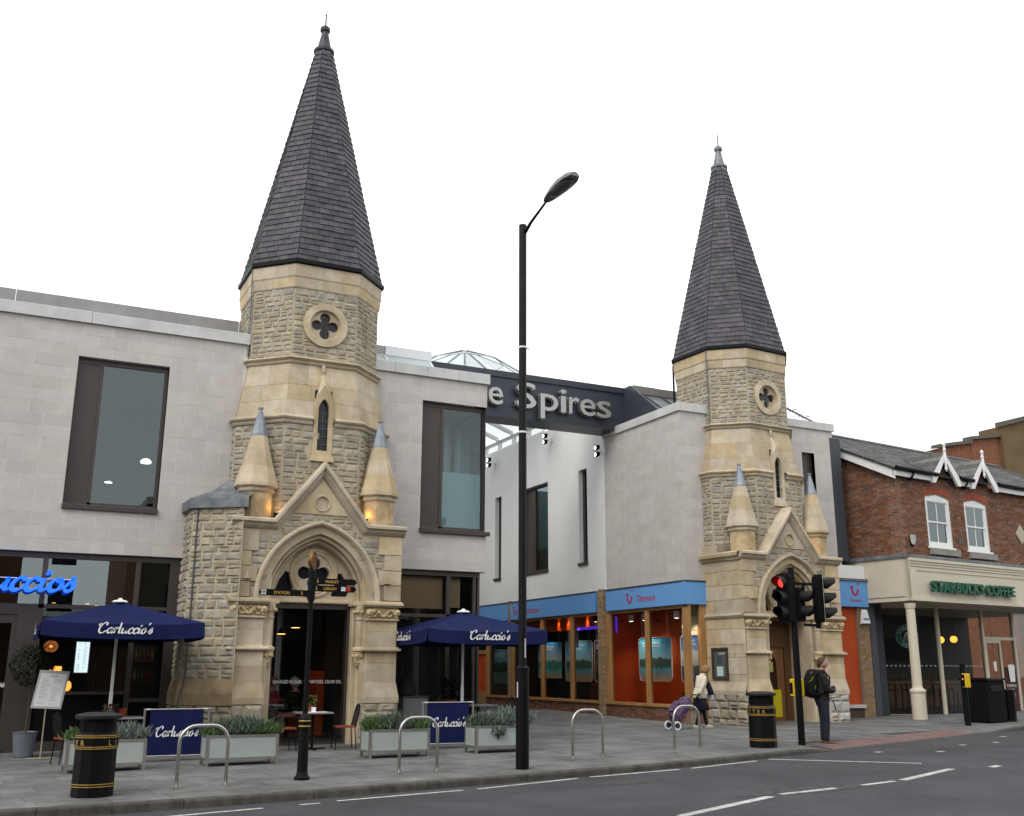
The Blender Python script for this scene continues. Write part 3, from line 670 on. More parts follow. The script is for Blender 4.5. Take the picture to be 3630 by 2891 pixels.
# corner shopfront right of the tower
sf2 = bars(MB(LBO), fl, [(7.6, 10.78, 3.86, 3.98), (9.88, 9.98, .1, 3.86), (10.6, 10.68, .1, 3.86), (10.72, 10.78, .1, 3.86), (7.6, 10.72, 2.84, 2.92), (7.6, 10.72, -.1, .1)], -.22, -.1)
s2 = sf2.build('shopfront_frame', BRONZE, LB)
b = MB(LBO); b.box(10.70, 10.76, YF+.25, YF+4, 3.80, 3.98); b.box(10.70, 10.76, YF+.25, YF+4, -.1, .12)
for y in (1.3, 2.6, 3.94): b.box(10.70, 10.76, YF+y, YF+y+.06, .12, 3.8)
b.build('side_frame', BRONZE, s2)
for a, c, z0, z1 in ((7.6, 9.88, 2.92, 3.86), (9.98, 10.6, 2.92, 3.86), (7.6, 9.88, .1, 2.84), (9.98, 10.6, .1, 2.84)):
    gg = MB(LBO); gg.add([fl(u, v, -.16) for u, v in ((a, z0), (c, z0), (c, z1), (a, z1))], [(0, 1, 2, 3)]); gg.build('pane', SHOPGL, s2)
gg = MB(LBO); gg.add([(10.73, YF+.25, .12), (10.73, YF+4, .12), (10.73, YF+4, 3.8), (10.73, YF+.25, 3.8)], [(0, 1, 2, 3)]); gg.build('side_pane', SHOPGL, s2)
bl = MB(LBO); bl.box(7.7, 9.86, YF+.32, YF+.34, 3.1, 3.85); bl.box(7.7, 9.86, YF+.30, YF+.36, 3.06, 3.11); bl.box(9.99, 10.34, YF+.32, YF+.34, 3.1, 3.85); bl.build('roller_blind', M('tan_blind', (.36, .25, .15), rough=.8), LB)
b = MB(LBO); b.box(7.5, 7.6, YF+.3, YF+7, -.1, 3.98); b.box(7.5, 10.6, YF+4.2, YF+4.3, -.1, 3.98); b.build('inner_wall', DWALL, LB)
for i, x in enumerate((8.25, 8.62, 8.98)):
    o = MB().box(-.012, .012, -.012, .012, 0, (.62, .38, .25)[i]).build('strip_light', EM('yellow_strip', (1., .72, .12), 1.3), None); o.location = (x, 25.6, (1.35, 1.75, 1.85)[i])
    tag(o, '%s thin yellow strip light behind the right corner window' % ('longest', 'middle', 'shortest')[i], 'light', 'strip lights in the corner window')
# ------------------------------------------------------------------ new stone and white building on the right of the passage
XW, YR = 17.55, 24.45
RBO = (XW, YR, 0)
RB = thing('arcade_building', 'white rendered and limestone building along the right of the passage behind the blue shop fascias', 'building', RBO)
P0 = 46.
fs_ = wall_frame((XW, P0), (XW, YR))            # u = P0 - Y, outward -X
fe = frame((XW, YR, 0), (1, 0, 0))               # street front, u = X - XW
def yy(y): return P0-y
holes = [(36.78, 37.36, 5.11, 8.37), (32.81, 34.9, 5.11, 8.33), (29.97, 30.55, 5.12, 8.35)]
b = MB(RBO)
b.plate([(0, 4.08), (yy(28.8), 4.08), (yy(28.8), 10.27), (0, 10.27)], [[(yy(b1), z0), (yy(b1), z1), (yy(a1), z1), (yy(a1), z0)] for a1, b1, z0, z1 in holes], fs_, -.35, 0)
rw = b.build('rendered_wall', RENDER, RB)
b = MB(RBO); b.plate([(yy(28.8), 3.6), (yy(YR)-.02, 3.6), (yy(YR)-.02, 9.15), (yy(28.8), 9.15)], [], fs_, -.33, -.003)
W3 = (4.67, 5.18, 5.1, 8.33)
b.plate([(.03, 3.6), (6.0, 3.6), (6.0, 9.15), (.03, 9.15)], [[(W3[0], W3[2]), (W3[0], W3[3]), (W3[1], W3[3]), (W3[1], W3[2])]], fe, -.35, -.003)
sw = b.build('stone_wall', LJOINT, RB)
st = blocks(fs_, yy(28.8), yy(YR), 4.08, 9.15, .267, .63, joint=.006)+blocks(fe, .0, 1.6, 4.08, 9.15, .267, .63, joint=.006)+blocks(fe, 3.6, 6.0, 4.9, 9.15, .267, .63, [W3], joint=.006)
emit(st, 'stone_block', LIME, sw, off=RBO)
for i in range(3):
    a, c = 28.8-i*1.47, 28.8-(i+1)*1.47+.006
    MB(RBO).bbox(XW-.06, XW+.5, c if i < 2 else YR-.06, a, 9.15, 9.405+rnd(-.003, .003), .008).build('coping', COPING, RB)
MB(RBO).bbox(XW+.503, XW+1.7, YR-.06, YR+.4, 9.15, 9.405, .008).build('coping', COPING, RB)
MB(RBO).bbox(XW+3.2, XW+6.06, YR-.06, YR+.4, 9.12, 9.37, .008).build('coping', COPING, RB)
b = MB(RBO); b.box(XW+.36, XW+6, YR+.4, 28.5, 9.0, 9.14); b.box(XW+.36, XW+8, 28.5, P0, 9.9, 10.2); b.build('roof', ZINC, RB)
MB(RBO).box(XW+5.7, XW+6.0, YR+.35, 34, 2.0, 9.12).build('end_wall', LIME, RB)
w = window(RB, RBO, fe, W3[0], W3[1], W3[2]+.05, W3[3], .36, .05, .04, GLASS)
def slit(a1, b1, z0, z1, panel):
    u0, u1 = yy(b1), yy(a1); d = -.17
    f = bars(MB(RBO), fs_, [(u0, u0+.06, z0, z1), (u1-.06, u1, z0, z1), (u0+.06, u1-.06, z1-.08, z1), (u0+.06, u1-.06, z0, z0+.07), (u0+.06+panel, u0+.14+panel, z0+.07, z1-.08)], d-.08, d).build('window', BRONZE, RB)
    if panel: bars(MB(RBO), fs_, [(u0+.06, u0+.06+panel, z0+.07, z1-.08)], d-.07, d-.02).build('panel', BRONZE, f)
    g = MB(RBO); g.add([fs_(u, v, d-.04) for u, v in ((u0+.06, z0+.07), (u1-.06, z0+.07), (u1-.06, z1-.08), (u0+.06, z1-.08))], [(0, 1, 2, 3)]); g.build('pane', GLASS, f)
    bars(MB(RBO), fs_, [(u0-.03, u1+.03, z0-.08, z0+.005)], d, .06).build('sill', BRONZE, f)
for (a1, b1, z0, z1), p in zip(holes, (.0, .62, .0)): slit(a1, b1, z0, z1, p)
b = MB(RBO); b.box(XW+.8, XW+.85, 28.9, P0, 4.1, 9.9); b.box(XW+.4, XW+2.6, 28.9, P0, 4.1, 4.4); b.box(XW+.4, XW+6, YR+.4, 28.85, 3.7, 4.0); b.build('room_wall', GWALL, RB)
MB(RBO).box(XW+.30, XW+.32, 32.85, 34.9, 5.95, 8.3).build('window_blind', M('frosted_blind', (.42, .50, .50), rough=.7), RB); MB(RBO).box(XW+.36, XW+.38, 32.85, 34.9, 5.0, 5.95).build('window_blind', M('grey_blind', (.16, .21, .22), rough=.7), RB)
# setback attic behind the stone part
b = MB(RBO); b.add([(XW+.32, 25.9, 9.4), (XW+6, 25.9, 9.4), (XW+6, 27.6, 10.5), (XW+.32, 27.6, 10.5)], [(0, 1, 2, 3)]); b.build('rooflight_slope', LEADD, RB)
for x in (.75, 1.5, 2.3): 
    b = MB(RBO); b.tube([(XW+x, 25.88, 9.42), (XW+x, 27.58, 10.53)], .025, 6); b.build('rooflight_bar', ANTH, RB)
MB(RBO).box(XW+.42, XW+1.3, 27.55, 27.65, 10.5, 10.77).build('parapet_panel', ZINC, RB)
MB(RBO).box(XW+1.305, XW+6, 27.55, 27.65, 10.5, 10.76).build('parapet_panel', ZINC, RB)
b = MB(RBO); b.add([(XW+.3, 25.7, 9.35), (XW+.3, 28.0, 9.35), (XW+.3, 28.0, 10.74), (XW+.3, 27.55, 10.74), (XW+.35, 25.7, 9.35), (XW+.35, 28.0, 9.35), (XW+.35, 28.0, 10.74), (XW+.35, 27.55, 10.74)], [(0, 1, 2, 3), (7, 6, 5, 4), (0, 3, 7, 4), (3, 2, 6, 7)]); b.build('attic_cheek', ANTH, RB)
dp = MB(RBO); dp.tube([(18.50, 26.0, 9.1), (18.50, 26.0, 11.05), (18.6, 25.95, 11.15)], .035, 8); dp.build('downpipe', BLACK, RB)

# ------------------------------------------------------------------ sign beam over the passage
BM = thing('sign_beam', 'dark anthracite panelled beam bridging the passage with big metal lettering', 'sign beam', (14.2, 28.5, 9.27))
bo = (14.2, 28.5, 9.27)
for k, (z0, z1) in enumerate(((9.27, 9.62), (9.625, 10.06), (10.065, 10.55))):
    MB(bo).box(10.9, 17.9, 28.003, 28.95, z0, z1).build('panel', ANTH, BM)
MB(bo).box(10.9, 17.88, 27.95, 29.0, 10.553, 10.75).build('flashing', ANTH, BM)
fb_ = frame((0, 28.0, 0), (1, 0, 0))
def bxx(px): return 12.93+(px-470)*(17.40-12.93)/(1238-470)
for ch, a, c, h in (('T', 300, 372, .86), ('h', 378, 436, .86), ('e', 462, 553, .86), ('S', 630, 757, .86), ('p', 777, 893, .86), ('i', 902, 942, .86), ('r', 957, 1026, .86), ('e', 1028, 1132, .86), ('s', 1138, 1236, .86)):
    if 0: pass
    b = MB(bo)
    for d in (.07, .22):
        vs, fs2, x0, x1 = text_mesh(ch, .08, .006); k_ = (28-.22)/28; sx = (bxx(c)-bxx(a))/(x1-x0)*.95*k_; sy = h/.729*k_
        b.add([fb_(bxx(a)*k_+(p.x-x0)*sx, 1.6+8.06*k_+p.y*sy, d+p.z*.4) for p in vs], fs2)
    b.build('letter', NICKEL, BM)

# ------------------------------------------------------------------ glazed roof of the passage
CN = thing('glass_canopy', 'pitched glass roof on white rafters over the passage behind the sign beam', 'glass roof', (14.2, 29.2, 10.7))
co = (14.2, 29.2, 10.7)
XL = 10.9
for i in range(10):
    y = 33.1+i*1.32
    b = MB(co)
    for xa, xb in ((XW, 14.2), (XL, 14.2)):
        b.add([(xa, y-.05, 10.66), (xa, y+.05, 10.66), (xa, y+.05, 10.82), (xa, y-.05, 10.82), (xb, y-.05, 11.86), (xb, y+.05, 11.86), (xb, y+.05, 12.02), (xb, y-.05, 12.02)], [(0, 1, 2, 3), (4, 7, 6, 5), (0, 4, 5, 1), (1, 5, 6, 2), (2, 6, 7, 3), (3, 7, 4, 0)])
    b.build('rafter', WHITEP, CN)
    if i < 9:
        for xa in (XW, XL):
            g = MB(co); g.add([(xa, y+.06, 10.8), (xa, y+1.26, 10.8), (14.2, y+1.26, 12.0), (14.2, y+.06, 12.0)], [(0, 1, 2, 3)]); g.build('roof_pane', CANGL, CN)
        g = MB(co); g.add([(XW+.05, y+.12, 10.35), (XW+.05, y+1.2, 10.35), (XW+.05, y+1.2, 10.62), (XW+.05, y+.12, 10.62)], [(0, 1, 2, 3)]); g.build('clerestory_pane', CANGL, CN)
        f = MB(co)
        for a_, c_, z0, z1 in ((y+.05, y+.12, 10.27, 10.66), (y+1.2, y+1.27, 10.27, 10.66), (y+.12, y+1.2, 10.27, 10.34), (y+.12, y+1.2, 10.60, 10.66)): f.box(XW+.01, XW+.09, a_, c_, z0, z1)
        f.build('clerestory_frame', WHITEP, CN)
b = MB(co); b.box(14.14, 14.26, 33.1, 45.2, 11.9, 12.03); b.build('ridge', WHITEP, CN)
b = MB(co); b.box(XW-.03, XW+.12, 33.1, 45.2, 10.66, 10.72); b.box(XL-.1, XL+.05, 33.1, 45.2, 10.4, 10.72); b.build('gutter', ALU, CN)
M('grey_paint_rib', (.22, .22, .23), rough=.5)
LN = thing('glass_lantern', 'low glazed pyramid rooflight with white ribs rising behind the sign beam', 'rooflight', (14.64, 34, 11.93)); 
b = MB(); b.lathe([(.16, 1.36), (.10, 1.38), (.01, 1.385)], n=8, rot=math.pi/8); b.build('crown', WHITEP, LN)
for k in range(8):
    a, a2 = math.pi/8+k*math.pi/4, math.pi/8+(k+1)*math.pi/4
    b = MB(); b.tube([(.12*math.cos(a), .12*math.sin(a), 1.37), (1.5*math.cos(a), 1.5*math.sin(a), .83), (3.3*math.cos(a), 3.3*math.sin(a), -.33)], .022 if k % 2 else .035, 6); b.build('rib', MATS['grey_paint_rib'], LN)
    for r0, z0, r1, z1 in ((.14, 1.36, 1.5, .82), (1.52, .81, 3.2, -.3)):
        g = MB(); g.add([(r0*math.cos(a), r0*math.sin(a), z0), (r1*math.cos(a), r1*math.sin(a), z1), (r1*math.cos(a2), r1*math.sin(a2), z1), (r0*math.cos(a2), r0*math.sin(a2), z0)], [(0, 1, 2, 3)]); g.build('pane', CANGL, LN)
    b = MB(); b.tube([(1.5*math.cos(a), 1.5*math.sin(a), .83), (1.5*math.cos(a2), 1.5*math.sin(a2), .83)], .02, 5); b.build('rail', ALU, LN)
    b = MB(); b.tube([(3.3*math.cos(a), 3.3*math.sin(a), -.35), (3.3*math.cos(a2), 3.3*math.sin(a2), -.35)], .05, 5); b.build('curb', ALU, LN)

# twin floodlights on the white wall
for i, (y, z, lab) in enumerate(((37.39, 9.86, 'lit twin floodlight farthest back on the white passage wall'), (32.47, 9.87, 'lit twin floodlight under the right part of the sign beam'), (28.77, 8.72, 'lit twin floodlight where the white wall meets the limestone'))):
    f = thing('floodlight', lab, 'floodlight', (XW, y, z), 0, 'floodlights along the passage')
    b = MB(); b.tube([(0, 0, -.05), (-.22, 0, -.05)], .018, 6); b.tube([(-.12, -.08, -.12), (-.12, .08, .06)], .014, 5); b.box(-.03, 0, -.07, .07, -.12, .06); b.build('bracket', ALU, f)
    for dz in (.11, -.12):
        h = MB(); h.rings([[(-.22+.0*c, .085*c, dz+.085*s) for c, s in [(math.cos(q*.7854), math.sin(q*.7854)) for q in range(8)]], [(-.38, .10*math.cos(q*.7854)-.03, dz-.04+.10*math.sin(q*.7854)) for q in range(8)]], caps=False); h.add([(-.22, .085*math.cos(q*.7854), dz+.085*math.sin(q*.7854)) for q in range(8)], [tuple(range(8))]); hd = h.build('lamp_head', BLACKM, f)
        MB().add([(-.381, .065*math.cos(q*.7854)-.03, dz-.04+.065*math.sin(q*.7854)) for q in range(8)], [tuple(range(8))]).build('lens', WHITEL, hd)

# ------------------------------------------------------------------ blue fronted travel shop
fk = wall_frame((XW-.1, P0), (XW-.1, YR))
TS = thing('travel_shop', 'travel shop with light blue fascias, timber windows and orange interior along the passage', 'shop', RBO)
def fascia(u0, u1, logo, txt):
    f = bars(MB(RBO), fk, [(u0, u1, 3.43, 4.07)], -.14, 0).build('fascia', BLUE, TS)
    if logo:
        b = MB(RBO); smile(b, fk, logo, 3.74, .33, .004); b.build('emblem', REDL, f)
        b = MB(RBO); put_text(b, 'Thomson', fk, txt[0], 3.62, width=txt[1], height=.21, off=.012, d=.004); b.build('lettering', REDL, f)
    MB(RBO).prism([(u0-.005, 4.073), (u1+.005, 4.073), (u1+.005, 4.11), (u0-.005, 4.11)], fk, -.16, .02).build('flashing', ANTH, f)
    return f
fascia(yy(28.72), yy(YR)-.04, yy(27.3), (yy(26.86), .98))
fr_ = bars(MB(RBO), frame((XW, YR-.1, 0), (1, 0, 0)), [(-.1, .80, 3.43, 4.07)], -.14, 0).build('fascia', BLUE, TS)
bars(MB(RBO), frame((XW, YR-.1, 0), (1, 0, 0)), [(-.1, .80, 4.073, 4.11)], -.16, .02).build('flashing', ANTH, fr_)
fascia(yy(35.74), yy(29.4), yy(35.3), (yy(34.65), 1.28))
fascia(yy(42), yy(35.95), None, None)
# pilasters of brown brick
for y0, y1 in ((28.86, 29.22), (35.76, 35.93)):
    pl = MB(RBO); pl.box(XW-.10, XW+.2, y0+.01, y1-.01, .0, 4.15); pil = pl.build('pilaster', BRICKJ, TS)
    ps = []
    fx = wall_frame((XW-.10, y1), (XW-.10, y0)); fy = frame((XW-.10, y0, 0), (1, 0, 0))
    n = int(4.05/.075)
    for k in range(n):
        z = .08+k*.075
        for fr__, L in ((fx, y1-y0), (fy, .3)):
            cut = [0, L] if L < .25 else ([0, L*.62, L] if k % 2 else [0, L*.33, L])
            for a, c in zip(cut[:-1], cut[1:]): ps.append((L+(z > .1), *stone([(a+.004, z+.005), (c-.004, z+.005), (c-.004, z+.07), (a+.004, z+.07)], fr__, -.01, .006+rnd(-.002, .002), .003)))
    emit(ps, 'brick', YBRICK, pil, limit=110, off=RBO)
# stall riser of brick, sill, timber
def bay(y0, y1, muls, face=fk):
    u0, u1 = yy(y1), yy(y0)
    rs = bars(MB(RBO), fk, [(u0, u1, -.1, .56)], -.26, -.06).build('stall_riser', BRICKJ, TS)
    ps = []
    for q in rows(lambda v: (u0, u1), .08, .555, .0755, .235, .010, bond=.1175): ps.append((area(q)+q[0][0]*.01, *stone(q, fk, -.07, -.045+rnd(-.002, .002), .003)))
    emit(ps, 'brick', BRICK, rs, limit=90, off=RBO)
    bars(MB(RBO), fk, [(u0, u1, .56, .64)], -.28, .0).build('window_sill', OAK, TS)
    bars(MB(RBO), fk, [(u0, u1, 3.34, 3.43)], -.22, -.1).build('head_rail', OAK, TS)
    prev = u0
    for a, c in muls:
        bars(MB(RBO), fk, [(yy(a), yy(c), .64, 3.34)], -.2, -.06).build('mullion', OAK, TS)
        if yy(a)-prev > .15:
            g = MB(RBO); g.add([fk(u, v, -.14) for u, v in ((prev, .64), (yy(a), .64), (yy(a), 3.34), (prev, 3.34))], [(0, 1, 2, 3)]); g.build('pane', SHOPGL, TS)
        prev = yy(c)
bay(YR-.05, 28.84, ((28.84, 28.6), (26.58, 26.42), (24.62, 24.4)))
bay(29.24, 35.74, ((35.74, 35.6), (33.34, 33.2), (31.2, 31.05), (29.34, 29.24)))
bay(35.95, 38.0, ((38.0, 37.8), (36.05, 35.95)))
ff = frame((XW, YR-.1, 0), (1, 0, 0))
bars(MB(RBO), ff, [(-.09, .68, -.1, .56)], -.2, -.06).build('stall_riser', BRICK, TS)
bars(MB(RBO), ff, [(-.09, .68, .56, .64)], -.2, .0).build('window_sill', OAK, TS)
bars(MB(RBO), ff, [(.42, .68, .64, 3.43)], -.2, -.06).build('mullion', OAK, TS)
g = MB(RBO); g.add([ff(u, v, -.14) for u, v in ((.0, .64), (.42, .64), (.42, 3.4), (.0, 3.4))], [(0, 1, 2, 3)]); g.build('pane', SHOPGL, TS)
dr = bars(MB(RBO), fk, [(yy(39.2), yy(39.05), .1, 3.43), (yy(38.1), yy(38.0), .1, 3.43), (yy(39.05), yy(38.1), 2.2, 2.35), (yy(39.05), yy(38.1), .1, .75)], -.2, -.08).build('door', OAK, TS)
bars(MB(RBO), fk, [(yy(39.0), yy(38.15), .75, 2.2)], -.18, -.14).build('door_panel', ORANGE, dr)
b = MB(RBO); b.box(XW+.05, XW+4, 28.62, 28.7, .1, 3.6); b.build('party_wall', ORANGE, TS)
b = MB(RBO); b.box(XW+1.0, XW+1.1, 25.1, 28.62, .15, 3.4); b.build('display_wall', ORANGE, TS)
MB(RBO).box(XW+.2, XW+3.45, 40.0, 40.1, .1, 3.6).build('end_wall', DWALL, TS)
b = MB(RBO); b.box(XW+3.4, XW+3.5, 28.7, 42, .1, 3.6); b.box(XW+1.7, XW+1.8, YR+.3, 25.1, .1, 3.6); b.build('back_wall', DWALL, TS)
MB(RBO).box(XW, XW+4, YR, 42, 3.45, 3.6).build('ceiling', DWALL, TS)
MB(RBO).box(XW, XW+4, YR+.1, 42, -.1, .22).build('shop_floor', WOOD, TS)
b = MB(RBO); b.box(XW+.25, XW+.95, 24.7, 25.2, .2, 1.0); b.box(XW+.5, XW+2.4, 29.3, 30.8, .2, 1.15); b.build('counter', WOOD, TS)
b = MB(RBO); b.box(XW+.55, XW+.65, 29.2, 35.6, 2.95, 3.45); b.build('lamp_pelmet', ORANGE, TS)
MB(RBO).box(XW+.42, XW+.47, 29.3, 31.5, 2.93, 3.02).build('violet_light', EM('violet_glow', (.10, .03, .75), .55), TS)
MB(RBO).box(XW+.14, XW+.17, 28.46, 28.54, 2.75, 3.25).build('violet_light', MATS['violet_glow'], TS)
def spot(x, y, z, lab, e=14, col=(1, .42, .08)):
    s_ = thing('downlight', lab, 'lamp', (x, y, z), 0, 'warm downlights in the travel shop')
    MB().lathe([(.03, .06), (.05, .0), (.045, .0), (.02, .03)], n=8, caps=False).build('housing', BLACKM, s_); MB().lathe([(.04, .004), (.01, .006)], n=8).build('bulb', WARM, s_)
    l = bpy.data.lights.new('downlight_beam', 'SPOT'); l.energy = e; l.color = col; l.spot_size = 1.0; l.spot_blend = .6; l.shadow_soft_size = .03
    o = bpy.data.objects.new('downlight_beam', l); COL.objects.link(o); o.parent = s_; o.location = (0, 0, -.01)
def beam(parent, e, z=-.14):
    l = bpy.data.lights.new('spotlight_beam', 'SPOT'); l.energy = e; l.color = (1, .86, .66); l.spot_size = 1.7; l.spot_blend = .7; l.shadow_soft_size = .05
    o = bpy.data.objects.new('spotlight_beam', l); COL.objects.link(o); o.parent = parent; o.location = (0, 0, z); o.rotation_euler = (0, -.35, 0)
for i, y in enumerate((34.4, 33.05, 32.35, 31.0, 30.15, 29.45)): spot(XW+.50, y, 3.38, 'orange downlight in the passage shop window, %s from the lamp post' % ('first', 'second', 'third', 'fourth', 'fifth', 'sixth')[i], 60)
for i, y in enumerate((27.6, 26.95, 25.5, 24.95)): spot(XW+.70, y, 3.05, 'small orange spot over the posters near the stone tower, %s from the pilaster' % ('first', 'second', 'third', 'fourth')[i], 60, (1, .55, .22))
for i, y in enumerate((27.75, 27.0, 25.3, 24.75)):
    o = t_ = thing('track_spotlight', 'pale square spotlight on the window ceiling near the stone tower, %s from the pilaster' % ('first', 'second', 'third', 'fourth')[i], 'spotlight', (XW+.24, y, 3.2), 0, 'track spotlights')
    MB().box(-.06, .06, -.06, .06, -.12, .08).build('housing', ALU, o); MB().box(-.045, .045, -.045, .045, -.124, -.121).build('lens', WHITEL, o); beam(o, 45)

for i, y in enumerate((29.9, 31.5, 33.6, 36.9)):
    o = thing('track_spotlight', 'track spotlight over the passage posters, %s from the brick pilaster' % ('first', 'second', 'third', 'fourth')[i], 'spotlight', (XW+.22, y, 3.25), 0, 'track spotlights')
    MB().box(-.05, .05, -.05, .05, -.1, .08).build('housing', BLACKM, o); MB().box(-.035, .035, -.035, .035, -.104, -.101).build('lens', WHITEL, o); beam(o, 30)
# posters: flat prints
def poster_mat(name, sky, sky2, mid, low, low2, h1, h2):
    m = bpy.data.materials.new(name); m.use_nodes = True; n = m.node_tree.nodes; l = m.node_tree.links; b = n['Principled BSDF']; b.inputs['Roughness'].default_value = .35
    t = n.new('ShaderNodeTexCoord'); sp = n.new('ShaderNodeSeparateXYZ'); l.new(t.outputs['Generated'], sp.inputs[0])
    nz = n.new('ShaderNodeTexNoise'); nz.inputs['Scale'].default_value = 7; nz.inputs['Detail'].default_value = 6; l.new(t.outputs['Generated'], nz.inputs['Vector'])
    a = n.new('ShaderNodeMath'); a.operation = 'MULTIPLY_ADD'; a.inputs[1].default_value = .22; l.new(nz.outputs['Fac'], a.inputs[0]); l.new(sp.outputs['Z'], a.inputs[2])
    r = n.new('ShaderNodeValToRGB'); e = r.color_ramp.elements; e[0].position = .1; e[0].color = (*low, 1); e[1].position = 1.; e[1].color = (*sky, 1)
    for p, c in ((h1-.02, low2), (h1, mid), (h2-.01, mid), (h2+.03, sky2)): q = e.new(min(.99, p)); q.color = (*c, 1)
    l.new(a.outputs[0], r.inputs[0]); n2 = n.new('ShaderNodeTexNoise'); n2.inputs['Scale'].default_value = 28; l.new(t.outputs['Generated'], n2.inputs['Vector'])
    mx = n.new('ShaderNodeMixRGB'); mx.blend_type = 'OVERLAY'; mx.inputs[0].default_value = .5; l.new(r.outputs[0], mx.inputs[1]); l.new(n2.outputs['Fac'], mx.inputs[2]); l.new(mx.outputs[0], b.inputs['Base Color'])
    return m
PM = [poster_mat('bay_print', (.10, .46, .78), (.32, .62, .80), (.06, .13, .11), (.55, .32, .18), (.08, .42, .62), .42, .62),
      poster_mat('ship_print', (.04, .10, .32), (.14, .26, .52), (.55, .55, .53), (.03, .04, .08), (.08, .10, .14), .46, .78),
      poster_mat('night_ship_print', (.035, .04, .10), (.04, .045, .09), (.10, .09, .07), (.012, .012, .02), (.05, .045, .04), .36, .60),
      poster_mat('beach_print', (.05, .30, .62), (.45, .62, .75), (.06, .30, .28), (.62, .52, .36), (.08, .50, .66), .38, .58),
      poster_mat('lagoon_print', (.10, .36, .52), (.20, .42, .50), (.02, .08, .05), (.50, .56, .46), (.16, .52, .48), .45, .72)]
def rrect(w, h, r, k=4):
    out = []
    for cx, cy, a0 in ((w/2-r, -h/2+r, -90), (w/2-r, h/2-r, 0), (-w/2+r, h/2-r, 90), (-w/2+r, -h/2+r, 180)):
        out += [(cx+r*math.cos(math.radians(a0+90*i/k)), cy+r*math.sin(math.radians(a0+90*i/k))) for i in range(k+1)]
    return out
def poster(y0, y1, z0, z1, x, mt, lab, framed=True, lines=2, extra=None):
    w_, h_ = y1-y0, z1-z0
    p = thing('poster', lab, 'poster', (x, (y0+y1)/2, z0), 0, 'holiday posters in the travel shop windows')
    fr = frame((0, 0, h_/2), (0, -1, 0))
    o = rrect(w_, h_, .14 if framed else .01)
    MB().prism(o, fr, -.012, 0).build('print', mt, p)
    if framed: MB().plate([(a*1.03, c*1.02) for a, c in o], [o], fr, -.02, .018).build('frame', ALU, p)
    b = MB()
    if extra:
        put_text(b, extra[0], fr, -w_*.38, h_*.36, width=w_*.62, height=.075, d=.003); put_text(b, extra[1], fr, -w_*.38, h_*.29, width=w_*.70, height=.075, d=.003)
    else:
        for k in range(lines):
            u = -w_*.4
            while u < w_*(.15-.05*k): L = rnd(.05, .13); bars(b, fr, [(u, u+L, h_*.36-k*.09, h_*.36-k*.09+.045)], .001, .003); u += L+.03
    if b.v: b.build('lettering', WHITE, p)
    b = MB(); b.tube([(0, -w_*.4, h_), (0, -w_*.4, 3.35-z0)], .004, 4); b.tube([(0, w_*.4, h_), (0, w_*.4, 3.35-z0)], .004, 4); b.build('hanging_wire', ALU, p)
    if extra: bars(MB(), fr, [(-w_*.33, w_*.15, -h_*.44, -h_*.28)], .001, .004).build('price_panel', M('price_blue', (.06, .16, .42), (.35, .30, .12), 5), p)
poster(26.0, 27.72, 1.28, 2.56, XW+.50, PM[0], 'framed bay poster hanging against the orange wall beside the pilaster')
poster(24.5, 25.42, 1.27, 2.58, XW+.45, PM[1], 'tall framed cruise ship poster nearest the stone tower', extra=('Be wowed with', 'Royal Caribbean'))
poster(29.35, 30.38, 1.22, 2.56, XW+.45, PM[2], 'dark framed poster of a lit ship left of the pilaster')
poster(30.62, 32.42, 1.22, 2.56, XW+.48, PM[0], 'framed bay poster behind a timber mullion left of the dark ship')
poster(32.75, 34.55, 1.30, 2.56, XW+.48, PM[3], 'unframed beach poster with a white cloud beside the lamp post', framed=False)
poster(36.1, 37.65, 1.08, 2.36, XW+.12, PM[4], 'green lagoon poster in the window left of the lamp post', framed=False)
mb2 = thing('hanging_menu', 'pale square card hanging high between the two passage posters', 'card', (XW+.2, 31.4, 2.35)); MB().box(-.01, .01, -.35, .35, 0, .55).build('card', M('pale_card', (.35, .42, .45), rough=.5), mb2); MB().tube([(0, 0, .55), (0, 0, 1.0)], .004, 4).build('hanging_wire', ALU, mb2)
MB(RBO).box(XW+.05, XW+6, 45.6, 46, 0, 10.3)
pe = thing('passage_end', 'dim brick wall closing the passage far behind the parasols', 'wall', (14.2, 46, 0)); MB((14.2, 46, 0)).box(10.5, 18, 46, 46.3, -.2, 10.5).build('wall', M('far_brick', (.16, .08, .05), (.22, .12, .08), 9), pe)

# narrow shop front between the right tower and the brick house
NS = thing('narrow_shopfront', 'narrow orange shop front under a square light blue sign beside the brick house', 'shop front', (24.9, 25.5, .2))
no = (24.9, 25.5, .2); fn = frame((0, 25.5, 0), (1, 0, 0))
bars(MB(no), fn, [(23.5, 25.6, 4.53, 4.96)], -.3, 0).build('white_board', WHITEP, NS)
bars(MB(no), fn, [(23.5, 25.62, 4.45, 4.525)], -.3, .12).build('flashing', LEADD, NS)
sgn = bars(MB(no), fn, [(24.0, 25.5, 3.62, 4.44)], -.3, .08).build('sign_panel', BLUE, NS)
b = MB(no); smile(b, fn, 24.93, 4.12, .34, .085); b.build('emblem', REDL, sgn)
b = MB(no); put_text(b, 'Thomson', fn, 24.67, 3.78, width=.5, height=.11, off=.012, d=.085); b.build('lettering', REDL, sgn)
bars(MB(no), fn, [(24.0, 25.06, .55, 3.62)], -.25, -.12).build('orange_panel', ORANGE, NS)
bars(MB(no), fn, [(23.9, 25.1, .45, .55)], -.25, .02).build('window_sill', COPING, NS)
bars(MB(no), fn, [(23.9, 25.1, -.1, .45)], -.25, -.05).build('stall_riser', M('dark_brick', (.07, .04, .03), (.10, .055, .04), 8), NS)
col = bars(MB(no), fn, [(25.07, 25.55, .0, 3.62)], -.3, -.02).build('brick_pier', BRICKJ, NS)
ps = []
